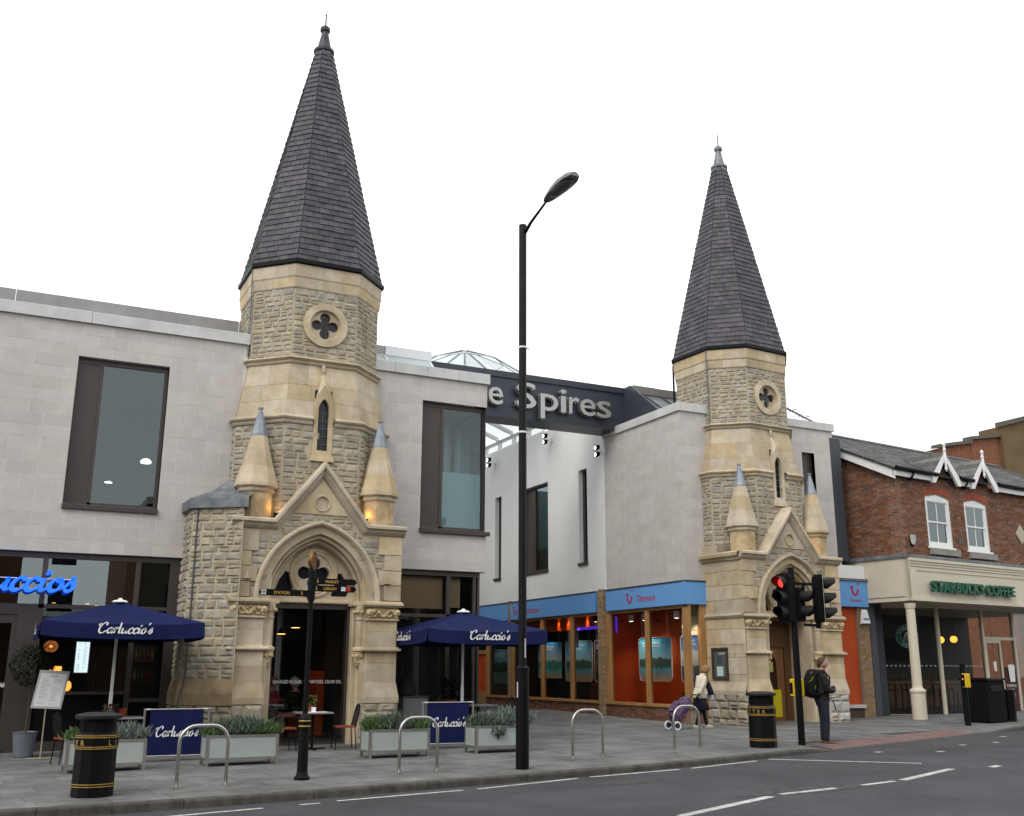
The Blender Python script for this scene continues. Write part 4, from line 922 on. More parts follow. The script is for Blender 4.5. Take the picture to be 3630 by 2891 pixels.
for q in rows(lambda v: (25.075, 25.545), .05, 3.6, .075, .225, .01, bond=.1125): ps.append((area(q), *stone(q, fn, -.03, -.008+rnd(-.002, .002), .003)))
emit(ps, 'brick', YBRICK, col, limit=120, off=no)
bars(MB(no), fn, [(25.56, 25.82, -.1, 4.45)], -.3, -.0).build('grey_strip', M('grey_paint', (.055, .06, .07), rough=.6), NS)
NS.location = (23.84, 24.40, .26); NS.scale = (.957,)*3
al = thing('alarm_box', 'white wedge shaped alarm box with blue letters under the square blue sign', 'alarm box', (24.19, 24.35, 3.03)); 
b = MB(); b.rings([[(-.17, 0, -.02), (.19, 0, -.02), (.17, -.10, 0), (-.15, -.10, 0)], [(-.09, 0, .42), (.11, 0, .42), (.10, -.06, .42), (-.08, -.06, .42)]], caps=True); b.build('housing', WHITEP, al)
b = MB(); bars(b, frame((0, -.092, 0), (1, 0, 0)), [(-.10, -.03, .10, .16), (-.015, .03, .10, .16), (.045, .11, .10, .16)], .0, .006); b.build('printed_name', M('blue_print', (.03, .14, .35), (.12, .30, .45), 20), al)
# ------------------------------------------------------------------ the two church towers with slate spires
def octv(a, b): return [(-b, -a), (b, -a), (a, -b), (a, b), (b, a), (-b, a), (-a, b), (-a, -b)]      # 0-1 front, 7-0 left diagonal, 6-7 left side, 1-2 right diagonal
def octring(a, b, z): return [(x, y, z) for x, y in octv(a, b)]
def oct_stack(mb, L, caps=True): return mb.rings([octring(*q) for q in L], caps)
FACES = {'front': (0, 1), 'rdiag': (1, 2), 'right': (2, 3), 'ldiag': (7, 0), 'left': (6, 7)}
def face_frame(a, b, z, f):
    v = octv(a, b); p, q = v[FACES[f][0]], v[FACES[f][1]]
    return wall_frame(p, q, z), math.hypot(q[0]-p[0], q[1]-p[1])
def slope_frame(a0, b0, z0, a1, b1, z1, i):
    v0, v1 = octv(a0, b0), octv(a1, b1); j = (i+1) % 8
    p, q, p1, q1 = [Vector((*c, z)) for c, z in ((v0[i], z0), (v0[j], z0), (v1[i], z1), (v1[j], z1))]
    m0, m1 = (p+q)/2, (p1+q1)/2; U = (q-p).normalized(); Vv = (m1-m0).normalized()
    return frame(m0, U, Vv), (q-p).length/2, (q1-p1).length/2, (m1-m0).length

def arch_pts(R, c, zs, n=10):
    """pointed arch of two arcs, right spring to left spring"""
    a = math.acos(c/R); P = [(-c+R*math.cos(a*i/n), zs+R*math.sin(a*i/n)) for i in range(n+1)]
    return P+[(-x, z) for x, z in reversed(P[:-1])]
def sweep_arch(mb, prof, c, zs, n=12):
    """prof: (radius, depth) pairs"""
    loops = [arch_pts(R, c, zs, n) for R, d in prof]
    return mb.rings([[(loops[k][i][0], -prof[k][1], loops[k][i][1]) for k in range(len(prof))] for i in range(2*n+1)], closed=False)
def offset_path(P, o):
    out = []
    for i, p in enumerate(P):
        ns = []
        for a, b in ((P[i-1], p) if i else None, (p, P[i+1]) if i < len(P)-1 else None) if False else [q for q in ((P[i-1], p) if i else None, (p, P[i+1]) if i < len(P)-1 else None) if q]:
            dx, dz = b[0]-a[0], b[1]-a[1]; L = math.hypot(dx, dz); ns.append((-dz/L, dx/L))
        if len(ns) == 1: out.append((p[0]+ns[0][0]*o, p[1]+ns[0][1]*o))
        else:
            k = 1+ns[0][0]*ns[1][0]+ns[0][1]*ns[1][1]; out.append((p[0]+(ns[0][0]+ns[1][0])*o/k, p[1]+(ns[0][1]+ns[1][1])*o/k))
    return out

def tower(T, right):
    nm = 'stone'
    # ---- cores behind the stones, open where windows are
    core = MB(); vs = octv(1.77, .875)
    def side(mb, i, r0, r1):
        (a0, b0, z0), (a1, b1, z1) = r0, r1; v0, v1 = octv(a0, b0), octv(a1, b1); j = (i+1) % 8
        mb.add([(*v0[i], z0), (*v0[j], z0), (*v1[j], z1), (*v1[i], z1)], [(0, 1, 2, 3)])
    LO0, LO1, BT0, BT1, UP0, UP1 = (1.77, .875, 4.35), (1.77, .875, 6.92), (1.77, .875, 7.0), (1.53, .76, 8.4), (1.52, .755, 8.4), (1.52, .755, 10.25)
    for i in range(1, 8): side(core, i, LO0, LO1)
    ff = frame((0, -1.77, 0), (1, 0, 0))
    core.plate([(-.875, 4.35), (.875, 4.35), (.875, 6.95), (.13, 6.95), (.13, 6.24), (-.13, 6.24), (-.13, 6.95), (-.875, 6.95)], [], ff, -.3, 0)
    core_l = core.build('rubble_wall', MORTAR, T); core = MB()
    fu = frame((0, -1.52, 0), (1, 0, 0)); qc = 9.36
    core.plate([(-.755, 8.4), (.755, 8.4), (.755, 10.25), (-.755, 10.25)], [circle(0, qc, .36, 24)], fu, -.25, 0)
    for i in range(1, 8): side(core, i, UP0, UP1)
    core_o = core.build('rubble_wall', MORTAR, T)
    # ---- rubble
    st = []; st2 = []
    for f, pr in (('front', .10), ('ldiag', .05), ('left', 0), ('rdiag', 0.02), ('right', -1.)):
        fr, L = face_frame(1.52, .755, 0, f)
        for q in rows(lambda v: (0, L), 8.53, 10.2, (.10, .165), (.15, .34), .016, .007, .15):
            c = (q[0][0]+q[2][0])/2, (q[0][1]+q[2][1])/2
            if f == 'front' and math.hypot(c[0]-L/2, c[1]-qc) < .47: continue
            st.append((pr+area(q), *stone(q, fr, -.012, .008, .010, .018, .004)))
        fr, L = face_frame(1.77, .875, 0, f)
        for q in rows(lambda v: (0, L), 4.3 if f != 'left' else (4.3 if right else 5.0), 6.91, (.115, .195), (.17, .42), .016, .007, .18):
            c = (q[0][0]+q[2][0])/2-L/2, (q[0][1]+q[2][1])/2
            if f == 'front' and (abs(c[0]) < .24 and c[1] > 6.0 or c[1] < 5.75-1.25*abs(c[0])): continue
            st2.append((pr+area(q)*.9, *stone(q, fr, -.012, .009, .011, .021, .004)))
    emit(st, nm, RAG, core_o, 150); emit(st2, nm, RAG, core_l, 150)
    # ---- ashlar batter with blocks
    bat = MB()
    for i in range(1, 8): side(bat, i, BT0, BT1)
    sl = [slope_frame(1.77, .875, 7.0, 1.53, .76, 8.4, i) for i in range(8)]
    fr0, w0, w1, L0 = sl[0]
    bat.plate([(-w0, 0), (-.13, 0), (-.13, .50), (0, .58), (.13, .50), (.13, 0), (w0, 0), (w1, L0), (-w1, L0)], [], fr0, -.25, 0)
    bo_ = bat.build('batter', ASHLAR, T)
    bl = []
    for i in (0, 7, 6, 1, 2):
        fr0, w0, w1, L0 = sl[i]
        for q in rows(lambda v: (-(w0+(w1-w0)*v/L0), w0+(w1-w0)*v/L0), .04, L0-.02, (.36, .46), (.40, .75), .003):
            c = (q[0][0]+q[2][0])/2, (q[0][1]+q[2][1])/2
            if i == 0:
                for r in ([(p[0], p[1]) for p in clip(q, 1, 0, -.14)], [(p[0], p[1]) for p in clip(q, -1, 0, -.14)]):
                    if len(r) > 2 and area(r) > .01: bl.append((area(r), *stone(r, fr0, -.005, .006+rnd(-.001, .001), .002)))
            else: bl.append((area(q), *stone(q, fr0, -.005, .006+rnd(-.001, .001), .002)))
    emit(bl, 'ashlar_block', ASHLAR, bo_)
    # ---- string courses
    def string(a, b, z0, z1, name='string_course'):
        h = z1-z0; m = MB(); t = .4142
        oct_stack(m, [(a+o, b+o*t, z) for o, z in ((-.03, z0), (.03, z0), (.05, z0+h*.18), (.045, z0+h*.34), (.095, z0+h*.5), (.115, z0+h*.62), (.10, z0+h*.78), (.0, z1), (-.05, z1))], False)
        return m.build(name, ASHLAR, T)
    string(1.545, .765, 8.36, 8.54)
    m = MB(); t = .4142; prof = [(o, z) for o, z in ((-.03, 6.9), (.03, 6.9), (.05, 6.94), (.045, 6.97), (.09, 7.0), (.105, 7.03), (.09, 7.06), (.0, 7.1), (-.05, 7.1))]
    A, B = 1.785, .88
    R = []
    for i in range(8): pass
    pts = lambda o: [(.25, -(A+o))]+[(x, y) for x, y in octv(A+o, B+o*t)[1:]]+[(-(B+o*t), -(A+o)), (-.25, -(A+o))]
    P = [pts(o) for o, z in prof]
    m.rings([[(P[k][i][0], P[k][i][1], prof[k][1]) for k in range(len(prof))] for i in range(len(P[0]))], closed=False); m.build('string_course', ASHLAR, T)
    # ---- frieze under the eaves
    m = MB(); oct_stack(m, [(1.53, .76, 10.19), (1.545, .765, 10.2), (1.57, .775, 10.44), (1.585, .78, 10.46), (1.585, .78, 10.77), (1.5, .74, 10.77)], False); fo = m.build('frieze', ASHLAR, T)
    bl = []
    for i in (0, 7, 6, 1, 2):
        for (a0, b0, z0, a1, b1, z1) in ((1.548, .767, 10.215, 1.57, .776, 10.435), (1.586, .78, 10.47, 1.586, .78, 10.765)):
            f2, w0, w1, L0 = slope_frame(a0, b0, z0, a1, b1, z1, i)
            for q in rows(lambda v: (-w0, w0), .0, L0, L0, (.38, .7), .003): bl.append((area(q), *stone(q, f2, -.005, .005+rnd(-.001, .001), .002)))
    emit(bl, 'ashlar_block', ASHLAR, fo)
    m = MB(); oct_stack(m, [(1.55, .76, 10.76), (1.61, .785, 10.765), (1.645, .80, 10.79), (1.645, .80, 10.885), (1.62, .79, 10.89), (1.61, .785, 10.85), (1.45, .7, 10.85)], False); m.build('gutter', BLACK, T)
    for s_ in (-1,):
        m = MB(); m.tube([(s_*1.60, -.72, 10.78), (s_*1.60, -.73, 10.45), (s_*1.58, -.74, 8.6)], .018, 6); m.build('lightning_strip', LEADD, T)
    # ---- spire
    Z0_, Z1_, A0, A1 = 10.86, 17.42, 1.62, .225
    sp = MB(); oct_stack(sp, [(A0-.03, .475*(A0-.03), Z0_), (A1-.02, .475*(A1-.02), Z1_)], False); spo = sp.build('spire', M('slate_batten', (.02, .019, .021), rough=.9), T)
    sls = []; NC = 42
    for i in range(8):
        f2, w0, w1, L0 = slope_frame(A0-.02, .475*(A0-.02), Z0_, A1-.01, .475*(A1-.01), Z1_, i)
        vis = i in (0, 1, 7, 6, 2)
        for k in range(NC):
            v0, v1 = L0*k/NC, L0*(k+1)/NC; wa = w0+(w1-w0)*v0/L0; wb = w0+(w1-w0)*v1/L0
            n = max(1, round(2*wa/.255)); cuts = [-1]+[(-1+2*(j+(.5 if k % 2 else 0)+rnd(-.07, .07))/n) for j in range(0 if k % 2 else 1, n)]+[1]
            for c0, c1 in zip(cuts[:-1], cuts[1:]):
                if (c1-c0)*wa < .03: continue
                e = .004; lift = .016+rnd(-.004, .006); sk = rnd(-.006, .006)
                vs_ = [f2(c0*wa+e, v0+sk, 0), f2(c1*wa-e, v0+sk+rnd(-.004, .004), 0), f2(c1*wb-e, v1+.05, 0), f2(c0*wb+e, v1+.05, 0),
                       f2(c0*wa+e, v0+sk, lift+.012), f2(c1*wa-e, v0+sk, lift+.012+rnd(-.003, .003)), f2(c1*wb-e, v1+.05, .004), f2(c0*wb+e, v1+.05, .004)]
                pr = -k*.1+(3 if i == 0 else 2 if i == 7 else 1 if i in (1, 6) else 0 if i == 2 else -50)
                sls.append((pr, vs_, [(4, 5, 6, 7), (0, 1, 5, 4), (1, 2, 6, 5), (3, 0, 4, 7)]))
    emit(sls, 'slate', SLATE, spo)
    m = MB(); m.lathe([(.235, 17.28), (.255, 17.32), (.25, 17.42), (.215, 17.45)], n=8, rot=math.pi/8); m.build('collar', LEAD if not right else COPING, T)
    m = MB(); m.lathe([(.20, 17.43), (.27, 17.46), (.275, 17.53), (.19, 17.58), (.10, 18.02), (.09, 18.1), (.13, 18.13), (.135, 18.22), (.09, 18.27), (.02, 18.28)], n=16); m.build('finial_cap', LEADD if right else M('dark_lead', (.022, .02, .026), (.06, .055, .065), 5, .5), T, smooth=False)
    m = MB(); m.tube([(0, 0, 18.25), (.01, 0, 18.62), (.03, 0, 18.85)], [.022, .016, .004], 6); m.tube([(-.03, 0, 18.62), (.035, 0, 18.66)], .008, 5); m.build('spike', BLACK, T)
    # ---- quatrefoil window
    m = MB(); m.plate(circle(0, qc, .53, 36), [circle(0, qc, .37, 36)], fu, -.02, .055); m.build('window_ring', ASHLAR, T)
    m = MB(); m.rings([[fu(.37*math.cos(t_), qc+.37*math.sin(t_), .055) for t_ in [i*.1745 for i in range(36)]], [fu(.335*math.cos(t_), qc+.335*math.sin(t_), -.02) for t_ in [i*.1745 for i in range(36)]]]); m.build('window_splay', ASHLAR, T)
    m = MB(); m.plate(circle(0, qc, .345, 36), [quatre(0, qc, .195, .125, 48)], fu, -.14, -.02); m.build('tracery', ASHLAR, T)
    m = MB(); m.add([fu(x, z, -.11) for x, z in circle(0, qc, .35, 16)], [tuple(range(16))]); q = m.build('quatrefoil_glass', DARKGL, T)
    m = MB()
    for z in (-.2, -.07, .07, .2): m.tube([fu(-.3, qc+z, -.105), fu(.3, qc+z, -.105)], .006, 4)
    for x in (-.07, .07): m.tube([fu(x, qc-.3, -.105), fu(x, qc+.3, -.105)], .006, 4)
    m.build('glazing_bars', LEADD, q)
    # ---- lancet window in its own upright surround
    fl_ = frame((0, -1.80, 0), (1, 0, 0))
    lan = [(-.128, 6.33), (.128, 6.33)]+[(p[0], p[1]) for p in arch_pts(.33, .202, 7.27, 6)]
    m = MB(); m.plate([(-.22, 6.12), (.22, 6.12), (.22, 7.32), (.16, 7.62), (0, 7.86), (-.16, 7.62), (-.22, 7.32)], [list(reversed(lan))], fl_, -.25, 0); m.build('lancet_surround', ASHLAR, T)
    m = MB(); m.add([(-.16, -1.797, 7.62), (.16, -1.797, 7.62), (0, -1.797, 7.862), (-.16, -1.50, 7.62), (.16, -1.50, 7.62), (0, -1.57, 8.2)], [(0, 2, 5, 3), (1, 4, 5, 2)]); m.lathe([(.02, 8.16), (.045, 8.22), (.05, 8.32), (.03, 8.38)], (0, -1.575), 8); m.build('gablet', ASHLAR, T)
    m = MB(); m.add([fl_(-.2, 6.2, -.12), fl_(.2, 6.2, -.12), fl_(.2, 7.75, -.12), fl_(-.2, 7.75, -.12)], [(0, 1, 2, 3)]); q = m.build('lancet_glass', DARKGL, T)
    m = MB()
    for z in (6.5, 6.68, 6.86, 7.04, 7.22): m.tube([fl_(-.12, z, -.115), fl_(.12, z, -.115)], .007, 4)
    m.tube([fl_(0, 6.3, -.115), fl_(0, 7.5, -.115)], .005, 4); m.build('glazing_bars', M('lead_came', (.16, .17, .17)), q)
    m = MB(); m.prism([(-.27, 6.08), (.27, 6.08), (.24, 6.2), (-.24, 6.2)], fl_, -.1, .05); m.build('sill', ASHLAR, T)

    # ================= porch
    zs, cc = 3.03, .34
    YF_ = 2.02
    fp = frame((0, -YF_, 0), (1, 0, 0))
    outer = [(-1.84, 3.0), (-1.68, 3.0)]; A1_ = arch_pts(1.62, cc, zs, 12)
    body = MB(); body.plate([(1.86, zs), (1.86, 4.62), (1.02, 4.62), (0, 5.92), (-1.02, 4.62), (-1.86, 4.62), (-1.86, zs)]+[(x, z) for x, z in reversed(arch_pts(1.5, cc, zs, 12))], [], fp, -.5, 0)
    po = body.build('porch_wall', MORTAR, T)
    # rubble spandrels, ashlar quoins
    st = []; bl = []
    def inside(q):
        for a, b, c in ((1.275, 1, 5.62), (-1.275, 1, 5.62)):
            q = clip(q, a, b, c) if q else q
        return q
    for q in rows(lambda v: (-1.45, 1.45), zs+.05, 4.86, (.13, .2), (.18, .42), .018, .007, .25):
        if any(math.hypot(p[0]+(cc if p[0] > 0 else -cc), p[1]-zs) < 1.60 for p in q) and math.hypot((q[0][0]+q[2][0])/2+(cc if q[0][0]+q[2][0] > 0 else -cc), (q[0][1]+q[2][1])/2-zs) < 1.64: continue
        if q[2][1] > 4.45: q = inside(q)
        if len(q) > 2 and area(q) > .006: st.append((area(q), *stone(q, fp, -.012, .008, .010, .016, .004)))
    emit(st, nm, RAG, po)
    for s_ in (-1, 1):
        ua, ub = (-1.87, -1.46) if s_ < 0 else (1.46, 1.87)
        for k, q in enumerate(rows(lambda v: (ua, ub), zs+.02, 4.45, (.3, .42), (.6, .7), .006)):
            q = [(p[0]+(.14*(k % 2)*(1 if s_ < 0 else -1) if abs(p[0]) < 1.6 else 0), p[1]) for p in q]
            bl.append((area(q), *stone(q, fp, -.02, .05+rnd(-.002, .002), .005)))
    emit(bl, 'quoin', ASHLAR, po)
    m = MB(); m.prism([(-1.62, 3.42), (-1.46, 3.42), (-1.54, 3.58)], fp, .02, .10); m.build('gablet', ASHLAR, po); m = MB(); m.prism([(1.46, 3.42), (1.62, 3.42), (1.54, 3.58)], fp, .02, .10); m.build('gablet', ASHLAR, po)
    # gable field with sunk roundel
    m = MB(); m.plate([(-.60, 4.86), (.60, 4.86), (0, 5.62)], [circle(0, 5.10, .15, 20)], fp, -.05, .03); gf = m.build('gable_field', ASHLAR, T)
    m = MB(); m.add([fp(x, z, -.015) for x, z in circle(0, 5.10, .16, 20)], [tuple(range(20))]); m.rings([[fp(x, z, .03) for x, z in circle(0, 5.10, .15, 20)], [fp(x, z, .05) for x, z in circle(0, 5.10, .16, 20)], [fp(x, z, .05) for x, z in circle(0, 5.10, .175, 20)], [fp(x, z, .02) for x, z in circle(0, 5.10, .19, 20)]]); m.build('roundel', ASHLAR, gf)
    # arch mouldings
    m = MB(); sweep_arch(m, [(1.725, 2.0), (1.725, 2.10), (1.70, 2.14), (1.66, 2.14), (1.625, 2.10), (1.61, 2.06), (1.60, 2.0)], cc, zs); m.build('hood_mould', ASHLAR, T)
    m = MB(); sweep_arch(m, [(1.61, 2.03), (1.455, 2.03), (1.45, 1.99), (1.47, 1.965), (1.455, 1.935), (1.42, 1.93), (1.405, 1.955), (1.385, 1.965), (1.36, 1.945), (1.355, 1.90), (1.385, 1.86), (1.38, 1.83), (1.345, 1.83), (1.335, 1.86), (1.31, 1.87), (1.285, 1.84), (1.28, 1.78), (1.28, 1.5)], cc, zs, 14); m.build('archivolt', ASHLAR, T)
    # gable coping and the string course it springs from
    path = [(-1.93, 4.70), (-1.05, 4.70), (0, 6.03), (1.05, 4.70), (1.93, 4.70)]
    prof = [(.0, 1.55), (.0, 2.17), (-.03, 2.20), (-.085, 2.20), (-.10, 2.16), (-.13, 2.12), (-.15, 2.13), (-.175, 2.10), (-.21, 2.06), (-.235, 2.0)]
    offs = [offset_path(path, n) for n, y in prof]
    m = MB(); m.rings([[(offs[k][i][0], -prof[k][1], offs[k][i][1]) for k in range(len(prof))] for i in range(5)], closed=False)
    for i in (0, 4): m.add([(offs[k][i][0], -prof[k][1], offs[k][i][1]) for k in range(len(prof))]+[(offs[-1][i][0], -1.55, offs[-1][i][1])], [tuple(range(len(prof)+1)) if i == 0 else tuple(range(len(prof), -1, -1))])
    m.build('gable_coping', ASHLAR, T)
    m = MB(); m.add([(-1.0, -1.58, 4.62), (0, -1.58, 5.92), (1.0, -1.58, 4.62)], [(0, 1, 2)]); m.box(-1.86, 1.86, -1.5, -.6, 4.3, 4.62); m.box(-1.86, -1.3, -1.5, -.6, 3.0, 4.3); m.box(1.3, 1.86, -1.5, -.6, 3.0, 4.3)
    m.build('porch_backing', ASHLAR, T)
    # ---- piers
    for s_ in (-1, 1):
        pr = thing_part('pier', T)
        def X(x): return s_*x
        def bx(mb, xa, xb, y0, y1, z0, z1, b=.008): xa, xb = sorted((X(xa), X(xb))); mb.bbox(xa, xb, -y1, -y0, z0, z1, b); return mb
        m = MB(); bx(m, 1.06, 1.84, 1.2, 2.13, -.4, .90, .02); m.build('plinth', MORTAR, pr)
        st = []
        for (p, q) in (((-1.84, -2.13), (-1.06, -2.13)) if s_ < 0 else ((1.06, -2.13), (1.84, -2.13)), ((-1.06, -2.13), (-1.06, -1.7)) if s_ < 0 else ((1.06, -1.7), (1.06, -2.13)), ((-1.84, -1.4), (-1.84, -2.13)) if s_ < 0 else ((1.84, -2.13), (1.84, -1.4))):
            w_ = wall_frame(p, q); L = math.hypot(q[0]-p[0], q[1]-p[1])
            for q_ in rows(lambda v: (0, L), -.1, .90, (.2, .32), (.28, .5), .02, .01, .2): st.append((1, *stone(q_, w_, -.01, .02, .02, .03, .008)))
        emit(st, nm, RAG if s_ < 0 or not right else M('pale_ragstone', (.36, .34, .31), (.50, .48, .44), 4, .93, var=.2, bump=.8, bscale=22), pr)
        m = MB(); xa, xb = sorted((X(1.05), X(1.85))); x2, x3 = sorted((X(1.10), X(1.80)))
        m.rings([[(xa, -2.16, .9), (xb, -2.16, .9), (xb, -1.2, .9), (xa, -1.2, .9)], [(xa, -2.16, 1.02), (xb, -2.16, 1.02), (xb, -1.2, 1.02), (xa, -1.2, 1.02)], [(x2, -2.09, 1.33), (x3, -2.09, 1.33), (x3, -1.2, 1.33), (x2, -1.2, 1.33)]], caps=True); m.build('offset_stone', ASHLAR, pr)
        z = 1.333
        for h in ((.32, .315) if s_ < 0 else (.4, .235)):
            m = MB(); bx(m, 1.10, 1.80, 1.2, 2.085+rnd(-.002, .002), z, z+h-.005, .004); m.build('shaft_block', ASHLAR, pr); z += h
        m = MB(); bx(m, 1.05, 1.86, 1.2, 2.16, 1.965, 1.985); bx(m, 1.03, 1.88, 1.2, 2.18, 1.985, 2.03, .015); bx(m, 1.08, 1.83, 1.2, 2.13, 2.03, 2.06); m.build('pier_band', ASHLAR, pr)
        z = 2.06
        for h in (.33, .235):
            m = MB(); bx(m, 1.13, 1.79, 1.2, 2.075+rnd(-.002, .002), z, z+h-.005, .004); m.build('shaft_block', ASHLAR, pr); z += h
        # capital: necking, carved block, abacus
        m = MB(); bx(m, 1.09, 1.83, 1.2, 2.12, 2.625, 2.665, .012); m.build('necking', ASHLAR, pr)
        m = MB(); bx(m, 1.11, 1.81, 1.2, 2.09, 2.665, 2.91)
        for cx in (1.15, 1.77):
            m.ball((X(cx), -2.11, 2.79), .085, 6); m.ball((X(cx), -2.16, 2.81), .05, 5); m.ball((X(cx), -2.1, 2.71), .05, 5)
        for k in range(14):
            t_ = k/13; m.ball((X(1.2+.52*t_), -2.10-.015*math.sin(k*2.1), 2.78+.07*math.sin(t_*9.42)), .042+.012*math.sin(k*1.7), 5)
            m.ball((X(1.2+.52*t_), -2.09, 2.78-.075*math.sin(t_*9.42+.6)), .036, 4)
        m.build('carved_capital', M('carved_stone', (.43, .31, .165), (.58, .46, .29), 14, .92, bump=.9, bscale=40), pr, smooth=True)
        m = MB(); bx(m, 1.05, 1.87, 1.2, 2.16, 2.91, 2.945, .01); bx(m, 1.02, 1.90, 1.2, 2.20, 2.945, 3.0, .012); bx(m, 1.05, 1.88, 1.2, 2.17, 3.0, 3.03, .015)
        bx(m, .80, 1.05, 1.45, 2.02, 2.93, 2.985, .01); bx(m, .83, 1.05, 1.45, 1.99, 2.985, 3.03, .012); m.build('abacus', ASHLAR, pr)
        # nook shaft on its corbel, door jamb behind it
        m = MB(); m.lathe([(.085, 2.06), (.085, 2.62), (.105, 2.635), (.105, 2.66), (.085, 2.67), (.10, 2.76), (.13, 2.86), (.13, 2.93)], (X(.985), -1.93), 14)
        m.lathe([(.13, 1.965), (.15, 1.98), (.15, 2.03), (.10, 2.06)], (X(.985), -1.93), 14); m.build('nook_shaft', ASHLAR, pr, smooth=False)
        m = MB(); m.lathe([(.02, 1.62), (.07, 1.68), (.10, 1.80), (.14, 1.94), (.14, 1.97)], (X(.985), -1.91), 10)
        for k in range(6): m.ball((X(.985)+.1*math.cos(k*1.05), -1.91-.1*abs(math.sin(k*1.05)), 1.87), .05, 5); m.ball((X(.985)+.06*math.cos(k*1.05+.5), -1.91-.06*abs(math.sin(k*1.05+.5)), 1.74), .035, 4)
        for k in range(4): m.ball((X(.95)+.09*math.cos(k*1.05), -1.93-.1*abs(math.sin(k*1.05)), 2.80), .05, 5)
        m.build('carved_corbel', MATS['carved_stone'], pr, smooth=True)
        m = MB(); bx(m, .86, 1.13, 1.2, 1.80, -.4, 2.93, .02); bx(m, .98, 1.12, 1.2, 1.86, -.4, 2.93, .02); m.build('door_jamb', ASHLAR, pr)
        m = MB(); xa, xb = sorted((X(1.0), X(1.82))); m.box(xa, xb, -2.0, -.8, -.4, 4.5); m.build('pier_core', ASHLAR, pr)
        # pinnacle
        pn = thing_part('pinnacle', T); cx, cy = X(1.39), -1.66
        m = MB(); m.lathe([(.365, 4.68), (.365, 5.26)], (cx, cy), 8, math.pi/8); m.build('pinnacle_base', M('stained_ashlar', (.34, .24, .125), (.54, .42, .26), 3.2, .92, bump=.3, bscale=40), pn)
        m = MB(); m.lathe([(.36, 5.255), (.41, 5.29), (.42, 5.32), (.40, 5.36), (.43, 5.385), (.48, 5.40), (.475, 5.45)], (cx, cy), 8, math.pi/8); m.build('pinnacle_neck', ASHLAR, pn)
        zz = [5.45, 5.86, 6.24, 6.58]; rr = [.472, .352, .255, .172]
        for k in range(3):
            m = MB(); m.lathe([(rr[k]-.001*k, zz[k]+.003), (rr[k+1], zz[k+1])], (cx, cy), 8, math.pi/8); m.build('cone_course', ASHLAR, pn)
        m = MB(); m.lathe([(.185, 6.55), (.182, 6.58), (.042, 7.13), (.04, 7.15), (.06, 7.16), (.06, 7.2), (.01, 7.21)], (cx, cy), 8, math.pi/8); m.build('lead_cap', LEAD, pn)
    # ---- tympanum with pierced quatrefoil
    ft = frame((0, -1.62, 0), (1, 0, 0)); cz = 3.63
    arch = [(1.0, 3.06)]+[p for p in arch_pts(1.33, cc, zs, 12) if p[1] > 3.08]+[(-1.0, 3.06)]
    sp_ = lambda s_: [(s_*.40, 3.14), (s_*.78, 3.14), (s_*.83, 3.25), (s_*.76, 3.45), (s_*.62, 3.66), (s_*.53, 3.62), (s_*.47, 3.42)]
    m = MB(); m.plate(arch, [list(reversed(quatre(0, cz, .215, .14, 48, 0))), list(reversed(sp_(1))), sp_(-1)], ft, -.16, 0); ty = m.build('tympanum', ASHLAR, T)
    m = MB(); m.rings([[ft(x, z, d) for x, z in circle(0, cz, r_, 36)] for r_, d in ((.54, -.01), (.53, .04), (.49, .055), (.46, .03), (.44, .05), (.41, .04), (.385, -.01))]); m.build('tracery_ring', ASHLAR, ty)
    m = MB(); m.add([ft(-1.1, 3.0, -.13), ft(1.1, 3.0, -.13), ft(1.1, 4.4, -.13), ft(-1.1, 4.4, -.13)], [(0, 1, 2, 3)]); m.build('tympanum_glass', DARKGL, ty)
    m = MB(); m.prism([(-.98, 2.97), (.98, 2.97), (.98, 3.06), (-.98, 3.06)], ft, -.16, .05); m.prism([(-.98, 2.99), (.98, 2.99), (.98, 3.03), (-.98, 3.03)], ft, .04, .09); m.build('lintel', ASHLAR, ty)
    return fp, ft
def thing_part(name, parent):
    e = bpy.data.objects.new(name, None); COL.objects.link(e); e.parent = parent; e.empty_display_size = .1; return e

TS_ = 1.03
TL = thing('church_tower', 'nearer and taller looking stone church tower with slate spire and glazed arched porch', 'church tower', (6.2, 24.46, -.048), 0, 'twin church towers', TS_)
TR = thing('church_tower', 'farther stone church tower with slate spire beside the travel shop and a timber door', 'church tower', (20.06, 25.12, .01), math.radians(4.6), 'twin church towers', TS_)
tower(TL, False); tower(TR, True)

# glazed door in the left porch
fd = frame((0, -1.60, 0), (1, 0, 0))
gd = bars(MB(), fd, [(-.90, -.80, -.1, 2.97), (.80, .90, -.1, 2.97), (-.80, .80, 2.86, 2.97), (-.80, .80, -.1, .10)], -.06, .02).build('glass_door', BRONZE, TL)
g = MB(); g.add([fd(-.8, .1, -.02), fd(.8, .1, -.02), fd(.8, 2.86, -.02), fd(-.8, 2.86, -.02)], [(0, 1, 2, 3)]); g.build('pane', SHOPGL, gd)
b = MB(); put_text(b, 'GRAINED FLOUR, TOMATOES, OLIVE OIL', fd, -.76, 1.30, width=1.50, height=.072, d=-.012); b.build('lettering', M('etched_print', (.50, .52, .52)), gd)
